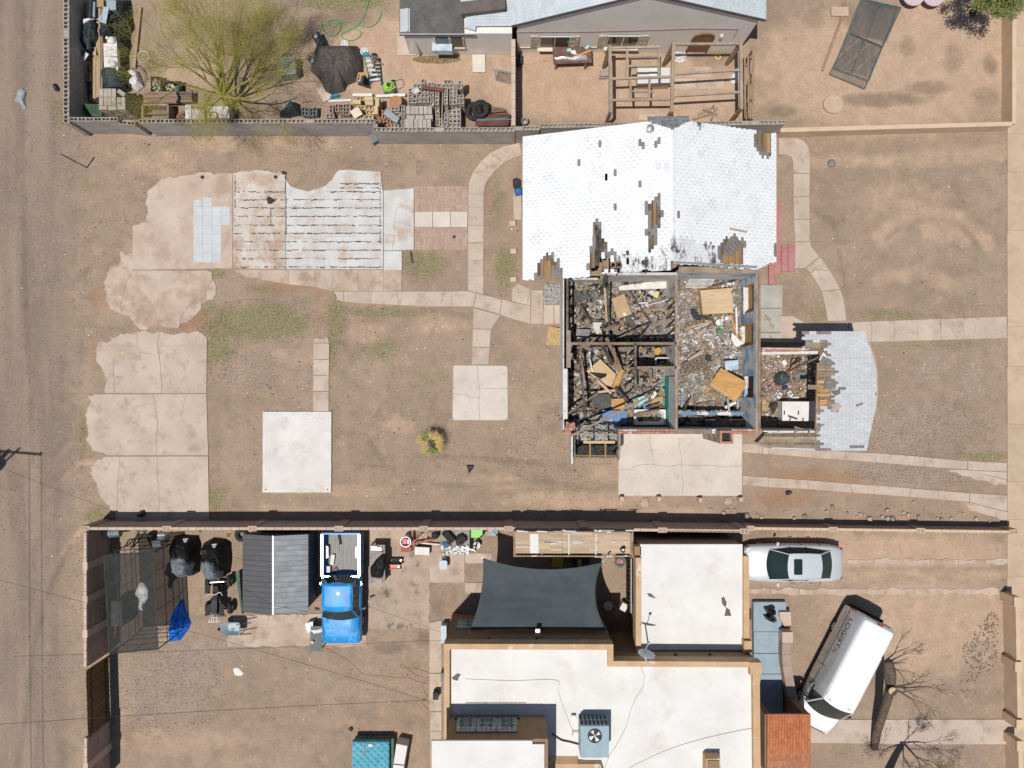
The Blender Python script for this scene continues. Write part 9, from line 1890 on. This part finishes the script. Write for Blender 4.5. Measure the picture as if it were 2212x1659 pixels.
# stones, litter, grass
stone_m=[mat('stone_a',(.32,.28,.24),(.42,.37,.32),scale=6,rough=.85),mat('stone_b',(.42,.33,.26),(.5,.4,.32),scale=6,rough=.85),mat('stone_c',(.2,.19,.17),(.28,.265,.24),scale=6,rough=.85)]
SV=[]
for k in range(6):SV.append([MB().rock((0,0,0),1,.55,seed=k,n=9).mesh('river_stone',mm,smooth=True)for mm in stone_m])
def stone(lab,g,x,y,r,k,mi,grp):o=inst('river_stone',SV[k%6][mi],None,G(g,x,y,r*.3),rz=R(0,6),sca=(r*.75,r*R(.55,.75),r*.7));tag(o,lab,'stone',grp)
names={0:'grey rounded river stone on the dirt beside the low tan wall',1:'tan rounded river stone on the dirt beside the low tan wall',2:'dark green grey river stone on the dirt beside the low tan wall'}
for i,(x,y,r,mi)in enumerate(((557,1063,.16,2),(513,1102,.15,0),(317,1146,.17,2),(228,1162,.15,0),(145,1105,.12,0),(585,1095,.09,1),(686,1112,.1,2),(765,1148,.1,1),(800,1125,.12,1),(833,1130,.1,0),(882,1168,.2,1),(985,1150,.14,1),(1035,1092,.19,0),(1035,1162,.19,0),(1078,1165,.19,2),(1175,1113,.14,1),(1175,1143,.12,1),(1213,1130,.14,1),(1258,1022,.13,0),(1303,1147,.13,2),(1300,1165,.1,0),(1355,1095,.08,0),(1465,1162,.11,1),(1497,1168,.14,2),(1505,1130,.09,0),(1585,1165,.14,1),(1690,1122,.1,1),(1803,1168,.17,1),(1915,1188,.1,1),(970,1053,.07,2))):stone(names[mi],'32',x,y,r,i,mi,'river stones along the low tan wall')
for i,(x,y,r,mi)in enumerate(((1720,1085,.13,0),(1830,1115,.15,0),(1865,1090,.13,0),(1925,1090,.12,0),(2030,1140,.22,2),(2120,1135,.12,0),(2155,1155,.13,1),(1820,1170,.16,2),(1840,1185,.13,2))):stone({0:'grey round stone near the hollow topped end of the tall wall',1:'tan round stone near the hollow topped end of the tall wall',2:'dark round stone near the hollow topped end of the tall wall'}[mi],'22',x,y,r,i,mi,'round stones at the end of the tall wall')
for nm,lab,x,y,m in(('rock_chunk','pale angular rock below the carport slab beside a block',1870,1018,'stone_b'),('rock_chunk','cream angular rock lying south of the carport slab',1152,1028,'stone_b')):p=G('22',x,y,.05);MB().rock((p.x,p.y,.05),.22,.45,seed=x,n=6,amp=.5).put(nm,MATS[m],label=lab,cat='rock')
for i,x in enumerate((950,1272,1630,1982)):
 p=G('22',x,[992,993,1003,1000][i],.45);t=MB().box((p.x,p.y,.22),(.19,.2,.46),rz=R(-.05,.05),top=.9).put('post_stub','block_cap',label='short cream concrete post stub along the carport slab edge',cat='post',group='post stubs of the carport')
def scat_stuff(nm,lab,m,zones,n,smin,smax,zflat=.55,tri=False,cut=None):
 a=MB();ar=[(z[3]*z[4])for z in zones];tot=sum(a_*z[5]for a_,z in zip(ar,zones))
 for z,a_ in zip(zones,ar):
  for _ in range(int(n*a_*z[5]/tot)):
   an_,q=R(0,6.283),math.sqrt(R(0,1));c=G(z[0],z[1]+z[3]*q*math.cos(an_),z[2]+z[4]*q*math.sin(an_));s=R(smin,smax)*R(.6,1)
   if tri:
    for k in range(3):
     t=R(0,6.28);d=Vector((math.cos(t),math.sin(t),0))*s*R(.2,.5);w=Vector((-d.y,d.x,0))*.14;b=c+d*.2;tip=c+d+Vector((0,0,s*R(.4,1)));a.add([b-w,b+w,tip],[(0,1,2)])
   else:
    rz_=R(0,3.1);cz,sz_=math.cos(rz_)*s,math.sin(rz_)*s;k_=R(.55,.95);h=s*zflat
    P_=[(c.x+cz,c.y+sz_,0),(c.x-sz_*k_,c.y+cz*k_,0),(c.x-cz,c.y-sz_,0),(c.x+sz_*k_,c.y-cz*k_,0),(c.x+R(-.2,.2)*s,c.y+R(-.2,.2)*s,h)]
    a.add(P_,[(0,1,4),(1,2,4),(2,3,4),(3,0,4)])
 return a.put(nm,MATS[m],kind='stuff',label=lab,origin=(0,0,0))
mat('rock_grey',(.19,.155,.125),(.29,.24,.195),scale=5,rough=.9,pos=True);mat('gravel_pale',(.36,.31,.28),(.5,.44,.4),scale=6,rough=.9,pos=True);mat('gravel_dark',(.15,.12,.10),(.25,.2,.17),scale=6,rough=.9,pos=True)
OV='o'
scat_stuff('grey_rocks','band of small dark grey rocks in the yard right of the van','rock_grey',[('33',1870,620,120,210,1),('33',1760,740,100,180,.6),('33',1930,430,70,120,1),('33',1700,980,120,80,.4)],300,.035,.10,.7)
scat_stuff('white_pebbles','pale pebbles scattered in the front yard','gravel_pale',[('31',1400,1510,170,110,1),('31',1760,1560,90,130,1),('32',1750,40,120,90,1),('32',1080,90,90,40,.8),('31',1340,1580,60,50,1),('32',1630,1155,60,30,2)],420,.025,.07,.6)
scat_stuff('gravel_pale','pale gravel patches','gravel_pale',[(OV,350,1490,140,105,1),(OV,450,1410,110,40,.9),(OV,1990,930,150,60,.6),(OV,2020,1020,170,24,1),(OV,530,800,70,50,.5),(OV,160,1440,30,30,.6),(OV,800,1450,200,60,.2)],6500,.010,.026,.6)
scat_stuff('gravel_dark','dark gravel patches','gravel_dark',[(OV,350,1490,140,105,.35),(OV,2000,930,160,66,.8),(OV,2000,1020,180,26,1),(OV,530,800,80,55,.5),(OV,100,800,110,800,.12),(OV,800,900,300,180,.08),(OV,1200,1000,120,120,.3),(OV,620,330,460,50,.12),(OV,300,560,130,110,.25)],9000,.012,.04,.6)
mat('grass_olive',(.13,.14,.045),(.24,.22,.08),scale=3,rough=.9,pos=True);mat('grass_dry',(.36,.29,.12),(.46,.38,.18),scale=3,rough=.9,pos=True)
GZ=[(OV,560,695,115,40,1),(OV,470,745,38,48,.8),(OV,725,690,24,55,.9),(OV,715,760,14,40,.8),(OV,830,672,90,10,.8),(OV,820,755,45,28,.45),(OV,915,570,48,32,.9),(OV,1092,580,22,52,.9),(OV,1075,430,16,50,.4),(OV,465,1075,22,32,.7),(OV,215,1115,30,20,.9),(OV,178,950,7,55,.7),(OV,740,3,90,18,1.2),(OV,2130,985,60,9,.8),(OV,1930,683,80,10,.7),(OV,130,245,18,30,.6),(OV,470,590,18,12,1),(OV,705,900,8,60,.4),(OV,2020,742,110,16,.35),(OV,1770,670,20,30,.4),(OV,440,800,8,60,.7),(OV,570,625,34,9,.6)]
scat_stuff('grass_blades','short green grass and weeds','grass_olive',[(z[0],z[1],z[2],z[3]*1.25,z[4]*1.25,z[5])for z in GZ],9000,.05,.12,tri=True)
scat_stuff('dry_grass','dry straw coloured weeds','grass_dry',GZ+[('10',1560,515,210,35,2),(OV,725,930,12,60,1),(OV,170,950,10,90,.8),(OV,1110,1095,500,6,.3),(OV,1880,1100,200,40,.12),(OV,620,250,500,40,.1),(OV,1650,60,30,60,.3),(OV,2170,600,6,300,.4)],6500,.05,.12,tri=True)
mat('litter_white',(.68,.68,.66),(.78,.78,.76),rough=.8,scale=3,pos=True);mat('litter_yellow',(.6,.52,.12),(.5,.6,.25),rough=.7,scale=3,pos=True);mat('litter_black',(.02,.02,.02),(.04,.04,.04),rough=.8,scale=3)
LZ=[(OV,820,880,330,220,1),(OV,300,560,140,260,.8),(OV,1150,650,60,250,.8),(OV,1900,560,250,250,.4),(OV,700,1490,220,110,.9),(OV,620,330,480,40,.8),(OV,1200,950,120,130,.6),(OV,90,800,80,700,.15),(OV,920,1320,100,100,.6)]
scat_stuff('white_litter','tiny white scraps of litter strewn over the lots','litter_white',LZ,330,.015,.05,.15);scat_stuff('yellow_litter','tiny yellowish scraps strewn over the lots','litter_yellow',LZ,190,.015,.04,.15);scat_stuff('dark_litter','tiny dark scraps and cinders strewn over the lots','litter_black',LZ+[(OV,1230,900,80,200,2)],330,.015,.06,.3)
# single bits of litter big enough to see
for nm,lab,cat,g,pts,h,m in(('black_bag','crumpled black plastic bag on the bare lot below the square pad','bag','12',[(1815,700),(1885,700),(1870,740),(1845,775),(1830,740)],.12,'soot'),('black_sack','black torn sack on the striped old foundation','sack','11',[(88,60),(110,38),(180,75),(130,112),(100,108)],.14,'jacket'),('black_rag','black scrap at the broken edge of the old foundation','rag','10',[(215,1490),(240,1478),(268,1495),(255,1518),(230,1515)],.12,'soot'),('black_scrap','small black scrap on the lower brick patio','scrap','11',[(1702,372),(1728,370),(1726,390),(1712,404),(1702,400)],.06,'soot'),('black_bag','black plastic bag on the driveway by the tall garden wall','bag','02',[(1190,1120),(1210,1095),(1255,1090),(1262,1120),(1240,1150),(1200,1145)],.3,'bag_black'),('dark_rock','black lump beside the wheel strip','lump','32',[(150,930),(180,920),(212,935),(185,962),(155,960)],.14,'soot'),('black_jacket','black and blue clothing heap against the west eave of the white roof','clothes','20',[(5,1550),(40,1535),(75,1560),(80,1620),(30,1640),(10,1620)],.25,'jacket'),('blue_cloth','blue cloth below the black clothing heap','cloth','20',[(20,1630),(85,1620),(88,1690),(30,1700)],.25,'ac_cloth')):
 if m=='ac_cloth':mat('ac_cloth',(.03,.12,.35),(.06,.2,.45),rough=.9,scale=4)
 crumple(nm,lab,cat,UP(g,pts),.02,h,m,hash(lab)%50 if False else len(lab))
MB().beam(G('11',1335,515,.03),G('11',1352,615,.03),.07,.03).put('broken_strip','soot',label='short black and grey broken strip on the grass below the foundation',cat='strip')
MB().lathe([(.09,0),(.09,.04),(.05,.045)],G('00',1750,1532,.03),14).put('drain_cap','soot',label='round black drain cap on the stained slab',cat='drain');MB().lathe([(.09,0),(.09,.03),(.02,.035)],G('10',170,1530,.06),14).put('drain_cap','soot',label='round dark drain hole cap at the old foundation edge',cat='drain')
MB().lathe([(.11,0),(.11,.012),(.02,.014)],G('01',1597,1010,.025),18).put('cover_plate','concrete_grey',label='round grey cover plate set in the rounded slab',cat='cover')
p=G('30',553,1412,.05);MB().rock((p.x,p.y,.04),.2,.4,seed=3,n=9).put('river_stone','stone_c',smooth=True,label='single grey oval stone on the north front yard',cat='stone')
# spray-painted utility mark on the driveway
mat('yellow_spray',(.55,.47,.2),(.62,.54,.27),rough=.9);um=MB();cm=G('01',985,1392);
um.torus((cm.x,cm.y,.036),.12,.014,24,4,zs=.1);um.beam((cm.x-.4,cm.y,.036),(cm.x-.13,cm.y,.036),.022,.004);um.beam((cm.x+.13,cm.y,.036),(cm.x+.4,cm.y+.02,.036),.022,.004);um.add([(cm.x+.40,cm.y+.07,.038),(cm.x+.40,cm.y-.05,.038),(cm.x+.52,cm.y+.02,.038)],[(0,1,2)]);um.beam((cm.x-.06,cm.y-.07,.036),(cm.x,cm.y+.09,.036),.02,.004);um.beam((cm.x,cm.y+.09,.036),(cm.x+.06,cm.y-.07,.036),.02,.004)
um.put('painted_mark','yellow_spray',label='faded yellow circle and arrow spray mark on the driveway',cat='marking')
# small blocks beside the west eave
for i,(x,y)in enumerate(((5,270),(12,510),(12,755))):p=G('21',x,y,.2);t=inst('concrete_block',solid_block(.3,.24,.19,'block_cap'),None,Vector((p.x,p.y,.1)),rz=R(-.1,.1));tag(t,['pale block at the eave foot below the clothes','pale block at the eave foot between the other two','pale block at the eave foot near the doorstep slabs'][i],'block')
sheet('concrete_step','tan concrete slab under the west eave','step','21',[(10,10),(80,10),(85,240),(15,240)],.1,'conc_tan',.1)
